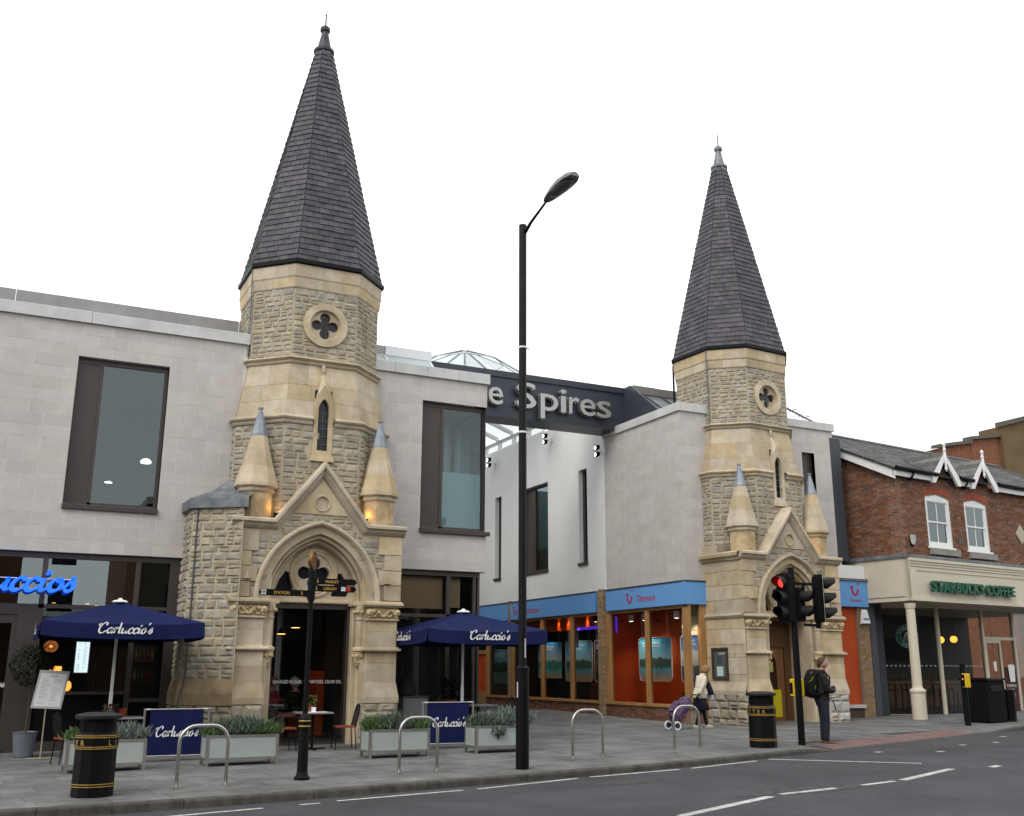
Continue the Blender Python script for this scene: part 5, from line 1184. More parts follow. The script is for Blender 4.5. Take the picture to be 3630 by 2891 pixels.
# doorway of the right porch: passage walls, timber door
b = MB(); b.box(-1.0, -.86, -1.3, -.3, -.4, 3.0); b.box(.86, 1.0, -1.3, -.3, -.4, 3.0); b.box(-1, 1, -.3, -.2, -.4, 3.1); b.build('doorway_wall', ASHLAR, TR)
b = MB(); b.box(-1, 1, -1.5, -.2, 2.9, 3.0); b.build('doorway_ceiling', WOOD, TR)
fdr = frame((0, -.95, 0), (1, 0, 0))
td = bars(MB(), fdr, [(-.86, -.72, -.1, 2.9), (.62, .86, -.1, 2.9), (-.72, .62, 2.18, 2.9)], -.1, .03).build('door_frame', WOOD, TR)
dp = MB(); dp.plate([(-.72, .0), (.62, .0), (.62, 2.18), (-.72, 2.18)], [list(reversed([(-.42, .95), (.34, .95), (.34, 1.7)]+[(-.04+.38*math.cos(a_), 1.7+.32*math.sin(a_)) for a_ in [i*.3142 for i in range(1, 10)]]+[(-.42, 1.7)]))], fdr, -.09, -.03); dd = dp.build('door', M('door_wood', (.16, .075, .028), (.22, .11, .045), 5, .5, streak=.2), TR)
g = MB(); g.add([fdr(u, v, -.06) for u, v in ((-.45, .93), (.37, .93), (.37, 2.1), (-.45, 2.1))], [(0, 1, 2, 3)]); g.build('door_glass', M('door_dark_glass', (.03, .012, .008), rough=.15), dd)
bars(MB(), fdr, [(-.68, .46, .28, 1.02)], -.03, -.02).build('yellow_panel', M('yellow_board', (.55, .47, .01), rough=.5), dd)
bars(MB(), fdr, [(-.30, .12, .58, .86)], -.02, -.015).build('notice', M('teal_notice', (.01, .05, .09)), dd)
b = MB()
for k, s_ in enumerate(('Your', 'WC')[:1]): pass
for k in range(3): bars(b, fdr, [(-.2, -.02+.03*k, .77-.07*k, .80-.07*k)], -.015, -.013)
b.build('print', WHITE, dd)
bars(MB(), fdr, [(-.02, .22, 1.5, 1.78)], -.05, -.045).build('notice', M('lime_notice', (.45, .45, .12)), dd)
bars(MB(), fdr, [(-.60, -.43, 1.38, 1.62), ], -.03, -.02).build('sticker', BLUE, dd); bars(MB(), fdr, [(-.60, -.43, 1.08, 1.32)], -.03, -.02).build('sticker', WHITEP, dd)
bars(MB(), fdr, [(-.70, -.55, 2.05, 2.12)], -.03, -.02).build('sticker', M('green_sticker', (.1, .4, .3)), dd)
# right porch: ashlar side wall with cash machine
SW = MB(); SW.box(-1.86, -1.2, -2.03, .3, -.4, 4.62); swl = SW.build('side_wall', MORTAR, TR)
fsd = wall_frame((-1.86, .3), (-1.86, -2.05)); L = 2.35
bl = []; st = []
for q in rows(lambda v: (0, L), 1.0, 4.45, (.33, .45), (.5, .9), .006): bl.append((area(q), *stone(q, fsd, -.01, .015+rnd(-.002, .002), .004)))
for q in rows(lambda v: (0, L), -.1, .98, (.16, .27), (.2, .5), .02, .01, .2): st.append((area(q), *stone(q, fsd, -.01, .05, .02, .03, .008)))
emit(bl, 'ashlar_block', ASHLAR, swl); emit(st, 'stone', RAG, swl)
m = MB(); m.rings([[fsd(u, z, d) for z, d in ((.90, .06), (.98, .07), (1.02, .07), (1.26, .01))] for u in (0, L)], closed=False); m.build('plinth_course', ASHLAR, swl)
for z0, z1, pf in ((2.92, 3.04, ((.0, .01), (.0, .05), (.03, .07), (.06, .09), (.10, .08), (.12, .01))), (4.45, 4.72, ((.0, .01), (.03, .06), (.08, .09), (.12, .16), (.2, .17), (.27, .0)))):
    m = MB(); m.rings([[fsd(u, z0+a_, d_) for a_, d_ in pf] for u in (-.1, L+.02)], closed=False); m.build('string_course', ASHLAR, swl)
m = MB(); m.rings([[fsd(u, z, d) for z, d in ((4.70, -.45), (4.70, .06), (4.94, .02), (5.02, -.45))] for u in (.35, 1.45)], caps=True); m.build('weathering', ASHLAR, swl)
cm = bars(MB(), fsd, [(1.05, 1.11, 1.30, 2.14), (1.62, 1.68, 1.30, 2.14), (1.11, 1.62, 2.08, 2.14), (1.11, 1.62, 1.30, 1.36)], -.02, .06).build('cash_machine', BRONZE, swl)
bars(MB(), fsd, [(1.11, 1.62, 1.36, 2.08)], .0, .018).build('fascia_plate', M('grey_steel', (.13, .14, .145), rough=.5, metal=.5), cm)
bars(MB(), fsd, [(1.24, 1.42, 1.72, 1.92)], .018, .026).build('screen', M('dark_screen', (.05, .07, .075), rough=.2), cm)
bars(MB(), fsd, [(1.22, 1.47, 1.39, 1.64)], .018, .03).build('paper_notice', M('pale_green_paper', (.40, .52, .48)), cm)
bars(MB(), fsd, [(1.3, 1.55, 1.95, 2.02)], .018, .024).build('label_plate', M('pale_olive', (.25, .26, .2)), cm)

# stair turret with a lead roof on the left of the nearer porch
ST = thing('stair_turret', 'low rubble stair turret with a lead roof left of the nearer tower porch', 'turret', (3.9, 23.1, -.06))
so = (3.9, 23.1, -.06)
tp = [(4.45, 22.2), (3.50, 22.93), (3.47, 23.9)]
b = MB(so); b.rings([[(x, y, z) for x, y in tp+[(4.6, 23.9)]] for z in (-.3, 5.05)], caps=True); tw = b.build('rubble_wall', MORTAR, ST)
st = []; bl = []
for p, q, pr in ((tp[1], tp[0], 1), (tp[2], tp[1], 0)):
    w_ = wall_frame(p, q); L = math.hypot(q[0]-p[0], q[1]-p[1])
    for q_ in rows(lambda v: (0, L), 1.4, 5.03, (.12, .22), (.17, .42), .018, .009, .18): st.append((pr+area(q_), *stone(q_, w_, -.012, .010, .012, .024, .005)))
    for q_ in rows(lambda v: (0, L), -.2, .86, (.2, .3), (.25, .5), .022, .01, .2): st.append((pr+area(q_), *stone(q_, w_, -.01, .06, .02, .02, .006)))
    m = MB(so); m.rings([[w_(u, z, d) for z, d in ((.84, .0), (.86, .08), (1.10, .08), (1.38, .0))] for u in (-.03, L+.03)], closed=False); m.build('plinth_course', M('brown_ashlar', (.24, .17, .09), (.36, .27, .16), 3, .92, bump=.3), tw)
emit(st, 'stone', RAG, tw, off=so)
e = [(4.5, 22.08), (3.40, 22.88), (3.36, 24.0), (4.7, 24.0)]
b = MB(so); b.rings([[(x, y, z) for x, y in e] for z in (4.98, 5.2)], caps=True); b.build('lead_fascia', LEADD, ST)
rf = MB(so); hi = [(4.75, 22.9), (4.28, 22.95), (4.2, 23.6), (4.75, 23.7)]
rf.rings([[(x, y, 5.2) for x, y in e], [(4.8, 22.7, 5.45), (4.0, 22.96, 5.46), (3.9, 23.7, 5.46), (4.8, 23.8, 5.46)], [(x, y, 5.68) for x, y in hi]], caps=True); rf.build('lead_roof', LEADD, ST)
m = MB(so); m.tube([(3.58, 22.83, 5.0), (3.58, 22.80, 1.4), (3.46, 22.76, .9), (3.46, 22.76, -.05)], .02, 6); m.build('cable', M('grey_cable', (.09, .085, .08)), ST)

# warm uplighters behind the pinnacles
for o, x, lab in ((TL, -.98, 'warm uplighter glowing beside the left pinnacle of the nearer tower'), (TL, 1.02, 'warm uplighter glowing beside the right pinnacle of the nearer tower'), (TR, 1.0, 'warm uplighter glowing beside the right pinnacle of the farther tower')):
    mw = Matrix.Translation(o.location) @ Matrix.Rotation(o.rotation_euler.z, 4, 'Z') @ Matrix.Scale(TS_, 4)
    p = mw @ Vector((x, -1.97 if x < 0 else -1.93, 4.82))
    u_ = thing('uplighter', lab, 'lamp', p, 0, 'uplighters on the towers')
    MB().box(-.05, .05, -.06, .06, -.1, .03).build('housing', BLACKM, u_); MB().box(-.035, .035, -.045, .045, .031, .034).build('lens', WARM, u_)
    l = bpy.data.lights.new('uplighter_beam', 'POINT'); l.energy = 1.2 if o is TL else .7; l.color = (1, .50, .10); l.shadow_soft_size = .05
    q = bpy.data.objects.new('uplighter_beam', l); COL.objects.link(q); q.parent = u_; q.location = (-.05 if x < 0 else .05, .02, .14)
# ------------------------------------------------------------------ brick coffee house on the right
TH = math.radians(7)
SO = (24.6, 22.85, .22)
CF = thing('coffee_house', 'two storey brick house with slate roof, white gablets and a cream coffee shop front', 'house', SO, TH)
# local frame: x along the street, y back, z is world z - .22
DZ = -.22
def loc(b=None): return MB((0, 0, .22))
fb2 = frame((0, .15, 0), (1, 0, 0)); fsd2 = wall_frame((0, 5.2), (0, .15))
ZB, ZE = 5.05, 7.55
wins = [(1.46, 2.74), (3.52, 4.78), (8.6, 9.8)]
b = loc()
gl_ = [(-.05, ZB), (13, ZB), (13, 7.6), (5.1, 7.6), (4.45, 8.3), (3.85, 7.6), (3.0, 7.6), (2.36, 8.3), (1.76, 7.6), (-.05, 7.6)]
hol = [[(a, 5.42), (c, 5.42), (c, 7.0), ((a+c)/2, 7.12), (a, 7.0)] for a, c in wins]
b.plate([(.0, ZB)]+gl_[1:-1]+[(0, 7.6)], [list(reversed(h)) for h in hol], fb2, -.3, -.012)
bw = b.build('brick_wall', BRICKJ, CF)
b = loc(); b.plate([(0, ZB), (5.05, ZB), (5.05, 7.6), (.4, 9.75), (0, 9.75)], [], fsd2, -.25, -.012); bs = b.build('gable_wall', BRICKJ, CF)
def hole_ok(q):
    cx, cz = (q[0][0]+q[2][0])/2, (q[0][1]+q[2][1])/2
    for a, c in wins:
        if a < cx < c and 5.42 < cz < 7.1: return False
        if a-.02 < cx < c+.02 and 7.02 < cz < 7.33: return False
    if cz > 7.6: return (abs(cx-2.36) < (8.28-cz)*.85) or (abs(cx-4.45) < (8.28-cz)*.85)
    return True
ps = []
for q in rows(lambda v: (.0, 8.0), ZB, 8.3, .0755, .235, .011, bond=.1175):
    qs = [q]
    for a, c in wins: qs = [r for p in qs for r in rsub(p, (a, c, 5.36, 7.06))]
    for q in qs:
        if hole_ok(q): ps.append((3-q[0][0]*.25+rnd(0, .3), *stone(q, fb2, -.014, .002+rnd(-.002, .002), .002)))
for q in rows(lambda v: (0, 5.05), ZB, 9.7, .0755, .235, .011, bond=.1175):
    cu, cz = (q[0][0]+q[2][0])/2, (q[0][1]+q[2][1])/2
    if cz < 7.62+(5.05-cu)*.47 and cu > 2.2: ps.append((2.+(cu-4.5)*.3+rnd(0, .3), *stone(q, fsd2, -.014, .002+rnd(-.002, .002), .002)))
emit(ps, 'brick', BRICK, bw, off=(0, 0, .22))
for a, c in wins[:2]:
    st = []; n = 17
    for k in range(n):
        u0, u1 = a-.05+(c-a+.1)*k/n, a-.05+(c-a+.1)*(k+1)/n; t0 = 7.02+.11*math.sin(math.pi*k/n); t1 = 7.02+.11*math.sin(math.pi*(k+1)/n)
        st.append((1, *stone([(u0+.005, t0), (u1-.005, t1), (u1-.005, t1+.225), (u0+.005, t0+.225)], fb2, -.014, .006, .003)))
    emit(st, 'brick', REDB, bw, off=(0, 0, .22))
# sash windows
for k, (a, c) in enumerate(wins):
    f = loc(); arc = [(c, 7.0), ((a*.25+c*.75), 7.09), ((a+c)/2, 7.12), ((a*.75+c*.25), 7.09), (a, 7.0)]
    f.plate([(a, 5.42), (c, 5.42)]+arc, [list(reversed([(a+.12, 5.56), (c-.12, 5.56), (c-.12, 6.88), (a+.12, 6.88)]))], fb2, -.16, -.03); wf = f.build('window', WHITEP, CF)
    for z0, z1, d, nm in ((6.20, 6.90, -.06, 'upper_sash'), (5.54, 6.24, -.09, 'lower_sash')):
        m_ = (a+c)/2
        s_ = loc(); s_.plate([(a+.10, z0), (c-.10, z0), (c-.10, z1), (a+.10, z1)], [list(reversed([(a+.17, z0+.05), (m_-.018, z0+.05), (m_-.018, z1-.05), (a+.17, z1-.05)])), list(reversed([(m_+.018, z0+.05), (c-.17, z0+.05), (c-.17, z1-.05), (m_+.018, z1-.05)]))], fb2, d-.03, d); so_ = s_.build(nm, WHITEP, wf)
        for u0, u1 in ((a+.17, m_-.018), (m_+.018, c-.17)):
            g = loc(); g.add([fb2(u0, z0+.05, d-.015), fb2(u1, z0+.05, d-.015), fb2(u1, z1-.05, d-.015), fb2(u0, z1-.05, d-.015)], [(0, 1, 2, 3)]); g.build('pane', GLASS, wf)
    s_ = loc(); s_.prism([(a-.06, 5.36), (c+.06, 5.36), (c+.06, 5.42), (a-.06, 5.42)], fb2, -.1, .05); s_.build('window_sill', WHITEP, wf)
    s_ = loc(); s_.prism([(a-.0, 5.16), (c+.17, 5.16), (c+.17, 5.355), (a-.0, 5.355)], fb2, -.05, .12); s_.build('stone_sill', M('grey_sill', (.20, .19, .165), (.28, .27, .24), 5), CF)
b = loc(); b.box(.3, 12, 2.5, 2.6, 5, 7.6); b.box(.3, 12, .5, 5, 4.95, 5.0); b.build('room_wall', DWALL, CF)
# roof
ez, rz_, ry = 7.72, 9.92, 4.5
sl_ = (rz_-ez)/(ry+.05)
b = loc(); b.add([(-.25, -.05, ez), (13, -.05, ez), (13, ry, rz_), (-.25, ry, rz_), (13, 9, ez), (-.25, 9, ez), (-.25, -.05, ez-.05), (13, -.05, ez-.05), (13, ry, rz_-.06), (-.25, ry, rz_-.06)], [(0, 1, 2, 3), (3, 2, 4, 5), (0, 6, 7, 1), (0, 3, 9, 6)]); ro = b.build('roof', M('roof_batten', (.03, .03, .03), rough=.9), CF)
fro = frame((-.25, -.05, ez), (1, 0, 0), (0, ry+.05, rz_-ez)); Lr = math.hypot(ry+.05, rz_-ez); sls = []
OLDS = M('old_slate', (.075, .078, .075), (.13, .13, .12), 4, .8, var=.25, tint=.3, bump=.3, bscale=30)
for k in range(26):
    v0, v1 = Lr*k/26, Lr*(k+1)/26; u = -.15*(k % 2)
    while u < 11.5:
        u0, u1 = max(u, 0)+.004, u+.30-.004; u += .30
        cx = (u0+u1)/2-.25
        if v0 < .85 and any(abs(cx-c) < .62-v0*.75 for c in (2.36, 4.45)): continue
        lf = .014+rnd(-.004, .006)
        sls.append((2-v0-u*.1, [fro(u0, v0, .002), fro(u1, v0, .002), fro(u0, v0, lf), fro(u1, v0, lf+rnd(-.003, .003)), fro(u1, v1+.03, .004), fro(u0, v1+.03, .004)], [(2, 3, 4, 5), (0, 1, 3, 2)]))
emit(sls, 'slate', OLDS, ro, limit=250, off=(0, 0, .22))
b = loc(); b.tube([(-.25, ry, rz_+.02), (13, ry, rz_+.02)], .07, 6); b.build('ridge_tiles', OLDS, CF)
# bargeboard on the gable end, white fascia, gutters
b = loc(); b.prism([(5.2, ez-.32), (5.2, ez+.02), (.85, ez+.02+4.4*sl_), (.85, ez-.27+4.4*sl_)], fsd2, .12, .20); b.build('bargeboard', WHITEP, CF)
fv = frame((0, -.04, 0), (1, 0, 0))
b = loc(); bars(b, fv, [(-.2, 1.74, 7.5, 7.72), (3.02, 3.85, 7.5, 7.72), (5.08, 13, 7.5, 7.72)], -.08, 0); b.build('fascia_board', WHITEP, CF)
for a, c in ((-.22, 1.86), (3.06, 3.8), (5.2, 13)):
    b = loc(); b.tube([(a, -.13, 7.73), (c, -.13, 7.71)], .065, 8); b.build('gutter', BLACK, CF)
for x in (.62, 3.45):
    b = loc(); b.tube([(x, -.13, 7.7), (x, -.1, 7.55), (x, .06, 7.42)], .035, 6); b.build('downpipe', BLACK, CF)
for k, c in enumerate((2.36, 4.45)):
    gb = thing_part('gablet', CF); h = .64
    for s_ in (-1, 1):
        b = loc(); b.prism([(c, 8.50), (c+s_*(h+.10), 7.66), (c+s_*(h+.10), 7.44), (c+s_*h*.94, 7.44), (c, 8.27)] if s_ > 0 else [(c, 8.50), (c, 8.27), (c-h*.94, 7.44), (c-h-.10, 7.44), (c-h-.10, 7.66)], fv, -.02, .07); b.build('bargeboard', WHITEP, gb)
        yb = (8.46-ez)/sl_-.05
        b = loc(); b.add([(c, -.10, 8.50), (c+s_*(h+.06), -.10, 7.74), (c+s_*(h+.02), -.02+.03, 7.76), (c, yb, 8.48)], [(0, 1, 2, 3) if s_ < 0 else (3, 2, 1, 0)]); b.build('roof_slope', OLDS, gb)
        rr_ = []
        for j in range(5):
            t0 = (j+.06)/5; t1 = (j+1)/5
            rr_.append((1, [(c+s_*(h+.06)*(1-t0), -.10, 7.74+.76*t0+.012), (c+s_*(h+.06)*(1-t1), -.10, 7.74+.76*t1+.012), (c+s_*(h+.04)*(1-t1), yb*t1-.0+.02*(1-t1), 7.76+.73*t1+.012), (c+s_*(h+.04)*(1-t0), yb*t0+.02*(1-t0), 7.76+.73*t0+.012)], [(0, 1, 2, 3)]))
        emit(rr_, 'slate', OLDS, gb, off=(0, 0, .22))
    b = loc(); b.lathe([(.045, 8.3), (.045, 8.55), (.07, 8.57), (.04, 8.60), (.035, 8.68), (.06, 8.74), (.04, 8.80), (.01, 8.83)], (c, -.12), 8); b.lathe([(.01, 7.86), (.05, 7.95), (.03, 8.02), (.045, 8.3)], (c, -.12), 8); b.build('finial', WHITEP, gb)
# shop fascia with letters
b = loc(); b.box(-.02, 13, -.16, .14, 4.97, 5.03); b.box(-.02, 13, -.14, .14, 5.03, 5.06); b.rings([[(-.03, -.18, 4.96), (-.03, -.18, 5.0), (-.03, .13, 5.10), (-.03, .13, 4.96)], [(13, -.18, 4.96), (13, -.18, 5.0), (13, .13, 5.10), (13, .13, 4.96)]], caps=True)
b.rings([[(-.05, -.1, 4.96), (-.05, -.1, 5.0), (.0, .13, 5.10), (.02, .13, 4.96)], [(-.05, 3.0, 4.96), (-.05, 3.0, 5.0), (.0, 3.0, 5.10), (.02, 3.0, 4.96)]], caps=True); b.build('lead_flashing', LEADD, CF)
b = loc(); b.box(.0, 13, -.10, .12, 3.66, 4.96); b.box(-.0, .1, -.1, 3.0, 3.66, 4.96); fo = b.build('fascia', CREAM, CF)
fz = frame((0, -.10, 0), (1, 0, 0))
b = loc()
for z0, z1, d in ((4.86, 4.95, .09), (4.78, 4.855, .06), (4.70, 4.775, .04), (4.58, 4.69, .02), (3.66, 3.72, .07), (3.725, 3.78, .035)): bars(b, fz, [(-.0-d*.3, 13, z0, z1)], -.02, d)
b.build('cornice', CREAM, CF)
bars(loc(), fz, [(.0, .26, 3.78, 4.58)], -.02, .03).build('pilaster_block', CREAM, CF)
b = loc(); b.box(-.012, .0, .1, 3.0, 3.78, 3.80); b.build('panel_joint', LEADD, fo)
u = .86
LTM = M('green_letter', (.012, .085, .045), rough=.45)
for w_ in ('STARBUCKS', 'COFFEE'):
    for ch in w_:
        vs, f_, x0, x1 = text_mesh(ch, .11, .03); wd = (x1-x0)*.43
        b = loc(); b.add([fz(u+(p.x-x0)*.43, 3.97+p.y*.43*1.03, .12+p.z*.55) for p in vs], f_); b.build('letter', LTM, fo); u += wd+.035
    u += .13
# shop front set back under the fascia
pw = thing_part('shopfront', CF)
def post(x, y, z0, z1, s_=.055): b = loc(); b.box(x-s_, x+s_, y-s_, y+s_, z0, z1); b.build('post', CREAM, pw)
A_, B_, C_ = (1.22, 2.08), (2.75, 1.04), (12, 1.04)
def seg(p, q, cuts, trans=None, door=None):
    f = frame((p[0], p[1], 0), (q[0]-p[0], q[1]-p[1], 0)); L = math.hypot(q[0]-p[0], q[1]-p[1])
    bars(loc(), f, [(0, L, .04, .16)], -.08, .04).build('stall_riser', M('grey_plinth', (.08, .08, .085)), pw)
    bars(loc(), f, [(0, L, .16, .26)], -.05, .03).build('bottom_rail', CREAM, pw); bars(loc(), f, [(0, L, 3.58, 3.70)], -.05, .03).build('top_rail', CREAM, pw)
    cs = [0]+list(cuts)+[L]
    for c in cs: bars(loc(), f, [(c-.05, c+.05, .26, 3.58)], -.06, .045).build('mullion', CREAM, pw)
    for a, c in zip(cs[:-1], cs[1:]):
        g = loc(); g.add([f(a, .26, 0), f(c, .26, 0), f(c, 3.58, 0), f(a, 3.58, 0)], [(0, 1, 2, 3)]); g.build('pane', SHOPGL, pw)
    return f
f1 = seg(A_, B_, ())
f2 = seg(B_, C_, (2.42, 4.2, 6.6))
bars(loc(), f2, [(2.47, 4.15, 2.62, 2.72)], -.05, .04).build('transom', CREAM, pw)
bars(loc(), f2, [(2.47, 2.55, .1, 2.62), (3.28, 3.36, .1, 2.62), (2.55, 3.28, 2.52, 2.62), (2.55, 3.28, .1, .3)], -.04, .03).build('door', CREAM, pw)
bars(loc(), f2, [(3.42, 4.12, .32, 1.72)], .004, .01).build('poster', M('red_black_poster', (.03, .015, .012), (.10, .02, .02), 3), pw)
b = loc(); b.lathe([(.14, 0), (.19, .5), (.2, .52), (.17, .56), (.0, .57)], n=14); o_ = b.build('printed_cup', WHITEP, pw); o_.location = (B_[0]+3.82, 1.00, 1.25); o_.scale = (1, .06, 1)
for k, w_ in enumerate(('PUMPKIN', 'SPICE', 'LATTE')):
    b = loc(); put_text(b, w_, f2, 3.5, 1.08-.15*k, width=(.52, .40, .44)[k], height=.10, d=.014); b.build('lettering', WHITE, pw)
cup2 = loc(); cup2.lathe([(.06, 0), (.09, .28), (.0, .33)], n=12); o_ = cup2.build('printed_cup', WHITEP, pw); o_.location = (B_[0]+2.90, 1.0, 1.6); o_.scale = (1, .06, 1)
b = loc(); bars(b, f2, [(.1+i*.14, .15+i*.14, 1.74, 1.78) for i in range(16)], .002, .006); bars(b, f1, [(.1+i*.14, .15+i*.14, 1.74, 1.78) for i in range(12)], .002, .006); b.build('glass_dots', M('frost_dot', (.35, .36, .36)), pw)
# round window emblem: green ring with lettering and a plain star centre
rd = thing_part('round_emblem', CF); fr1 = lambda u_, v_, d_: f1(u_+.87, v_+2.68, d_-.06)
MB_ = loc(); MB_.plate(circle(0, 0, .36, 32), [list(reversed(circle(0, 0, .20, 32)))], fr1, 0, .01); MB_.build('green_ring', M('emblem_green', (.01, .13, .065)), rd)
b = loc(); b.add([fr1(x, z, .006) for x, z in circle(0, 0, .2, 32)], [tuple(range(32))]); b.build('centre', BLACKM, rd)
b = loc()
for r_ in (.355, .205):
    b.plate(circle(0, 0, r_+.008, 32), [list(reversed(circle(0, 0, r_-.004, 32)))], fr1, .01, .014)
for s_, a0, sg_ in (('STARBUCKS', 155, -1), ('COFFEE', 235, 1)):
    n = len(s_)
    for i, ch in enumerate(s_):
        an = math.radians(a0+sg_*i*(130/(n-1) if sg_ < 0 else 70/(n-1))); vs, f_, x0, x1 = text_mesh(ch, .11, .03); k = .115
        cx_, cz_ = .28*math.cos(an), .28*math.sin(an); rot = an-math.pi/2 if sg_ < 0 else an+math.pi/2
        b.add([fr1(cx_+((p.x-(x0+x1)/2)*math.cos(rot)-(p.y-.36)*math.sin(rot))*k, cz_+((p.x-(x0+x1)/2)*math.sin(rot)+(p.y-.36)*math.cos(rot))*k, .016) for p in vs], f_)
for i in range(7): ribbon(b, [(-.13+i*.043, -.15), (-.11+i*.037, .02+.05*math.cos(i-3)), (-.03+i*.01, .13)], fr1, .018, .012, .012, flat=.9)
b.build('emblem_print', WHITE, rd)
# interior
b = loc(); b.box(.4, 12, 6, 6.1, 0, 3.7); b.box(.3, .4, 2.2, 6, 0, 3.7); b.build('back_wall', DWALL, CF)
loc().box(-.1, 12, .8, 6, .0, .08).build('shop_floor', FLOOR, CF); loc().box(.1, 12, 0, 6, 3.70, 3.76).build('ceiling', CREAM, CF)
b = loc(); b.box(1.6, 9, 4.6, 5.2, .1, 1.2); b.box(1.6, 9, 4.5, 5.25, 1.2, 1.25); b.build('counter', WOOD, CF)
b = loc(); b.box(3.6, 8, 5.9, 5.98, 2.0, 2.8); b.build('menu_board', BLACKM, CF)
b = loc(); b.box(1.5, 3.0, 1.9, 2.2, 1.22, 1.26); b.box(3.0, 5.0, 1.5, 1.8, 1.22, 1.26); b.build('window_bar', OAK, CF)
mwc = Matrix.Translation(SO) @ Matrix.Rotation(TH, 4, 'Z')
for i, (x, y, z) in enumerate(((4.25, 2.0, 2.62), (4.98, 2.0, 2.65))):
    p = mwc @ Vector((x, y, z-.22)); pp = thing('globe_lamp', 'amber globe lamp hanging in the coffee shop window, %s' % ('the one cut by the cream post' if i == 0 else 'the fully visible one'), 'lamp', p, 0, 'amber globe lamps in the coffee shop')
    MB().ball((0, 0, 0), .12, 7).build('globe', WARMD if False else EM('amber_glow', (1., .48, .06), 1.5), pp, smooth=True); MB().tube([(0, 0, .1), (0, 0, 1.2)], .008, 5).build('cord', BLACKM, pp)
for i in range(7):
    x, y = 1.55+i*.52, (1.75-.45*min(i, 3)/3 if i < 3 else 1.35)
    p = mwc @ Vector((x, y+.75, .08-.0)); c = thing('bar_chair', 'wooden chair at the window bar of the coffee shop, number %s from the left' % ('one', 'two', 'three', 'four', 'five', 'six', 'seven')[i], 'chair', p, TH+rnd(-.4, .4), 'wooden chairs in the coffee shop window')
    MB().box(-.18, .18, -.18, .18, .68, .72).build('seat', WOOD, c)
    for sx in (-.16, .16):
        for sy in (-.16, .16): MB().box(sx-.017, sx+.017, sy-.017, sy+.017, 0, 1.15 if sy > 0 else .68).build('leg', WOOD, c)
    for z in (.85, .97, 1.1): MB().box(-.16, .16, .15, .17, z, z+.05).build('back_slat', WOOD, c)
# column at the corner
cl = loc(); cl.lathe([(.21, .0), (.21, .95), (.225, .98), (.235, 1.02), (.225, 1.06), (.16, 1.10), (.145, 1.16), (.13, 3.40), (.15, 3.44), (.16, 3.5), (.17, 3.58)], (.0, .0), 24); cl.build('column', CREAM, CF, smooth=False)
b = loc(); b.box(-.02, .36, 1.66, 2.05, .0, 3.68); bp_ = b.build('brick_pier', BRICKJ, CF)
ps = []
for p, q in (((-.02, 1.66), (.36, 1.66)), ((-.02, 2.05), (-.02, 1.66))):
    w_ = wall_frame(p, q); L = math.hypot(q[0]-p[0], q[1]-p[1])
    for q_ in rows(lambda v: (0, L), .04, 3.66, .0755, .235, .011, bond=.1175): ps.append((area(q_), *stone(q_, w_, -.01, .012+rnd(-.002, .002), .003)))
emit(ps, 'brick', M('plum_brick', (.10, .04, .028), (.15, .07, .045), 7, .88, var=.25), bp_, limit=150, off=(0, 0, .22))
loc().box(.36, 1.2, 1.95, 2.2, 0, 3.7).build('dark_panel', ANTH, CF)
al = thing('alarm_box', 'small white shield shaped alarm box on the brick corner by the sash window', 'alarm box', mwc @ Vector((.58, .15, 5.35-.22)), TH)
MB().rings([[(x*.13*k, -.02-.05*(k > .9), z*.16+.2) for x, z in ((-1, 1), (1, 1), (1.1, .2), (.7, -.7), (0, -1), (-.7, -.7), (-1.1, .2))] for k in (1., .98)], caps=True).build('housing', WHITEP, al)
MB().box(-.08, .08, -.015, .005, .0, .1).build('strobe', BLACKM, al)
dq = bars(loc(), fb2, [], 0, 0)
b = loc(); b.prism([(6.32, 6.15), (6.62, 5.82), (6.92, 6.15), (6.62, 6.48)], fb2, -.01, .04); b.build('diamond_plaque', M('pale_plaque', (.42, .38, .31)), CF)
b = loc(); b.prism([(3.02, 5.60), (3.22, 5.60), (3.22, 5.76), (3.02, 5.76)], fb2, -.01, .02); b.build('air_brick', M('grey_vent', (.09, .10, .09)), CF)
b = MB((0, 0, .22)); b.box(-.98, -.52, 1.7, 1.95, 4.98, 8.9); b.box(-.95, -.1, 2.2, 3.0, 5.0, 8.8); gp = b.build('grey_party_strip', M('slate_grey_paint', (.045, .05, .06), rough=.6), CF)

# big brick blocks far behind the roof
FB = thing('brick_warehouse', 'stepped red brick parapet wall rising far behind the slate roof', 'building', (57, 45, 0)); fo_ = (57, 45, 0)
for k, (x0, x1, z1) in enumerate(((52.2, 55.1, 15.4), (55.15, 58.4, 16.2))):
    b = MB(fo_); b.add([(x0, 45, -1), (x1, 45, -1), (x1, 45, z1+.5), (x0, 45, z1-.1), (x0, 46, -1), (x1, 46, -1), (x1, 46, z1+.5), (x0, 46, z1-.1)], [(0, 1, 2, 3), (4, 0, 3, 7), (1, 5, 6, 2), (3, 2, 6, 7)]); b.build('parapet_wall', M('orange_brick', (.15, .055, .03), (.23, .095, .05), 3.5, .9, bump=.2), FB)
    b = MB(fo_); b.add([(x0-.2, 44.8, z1-.1), (x1+.05, 44.8, z1+.5), (x1+.05, 44.8, z1+.72), (x0-.2, 44.8, z1+.12), (x0-.2, 45.4, z1-.1), (x1+.05, 45.4, z1+.5), (x1+.05, 45.4, z1+.72), (x0-.2, 45.4, z1+.12)], [(0, 1, 2, 3), (3, 2, 6, 7), (4, 0, 3, 7), (0, 4, 5, 1)]); b.build('coping', M('dark_coping', (.10, .09, .075)), FB)
BR_ = thing('brown_block', 'tall brown rendered block at the far right behind the brick parapet', 'building', (62, 45, 0)); fo_ = (62, 45, 0)
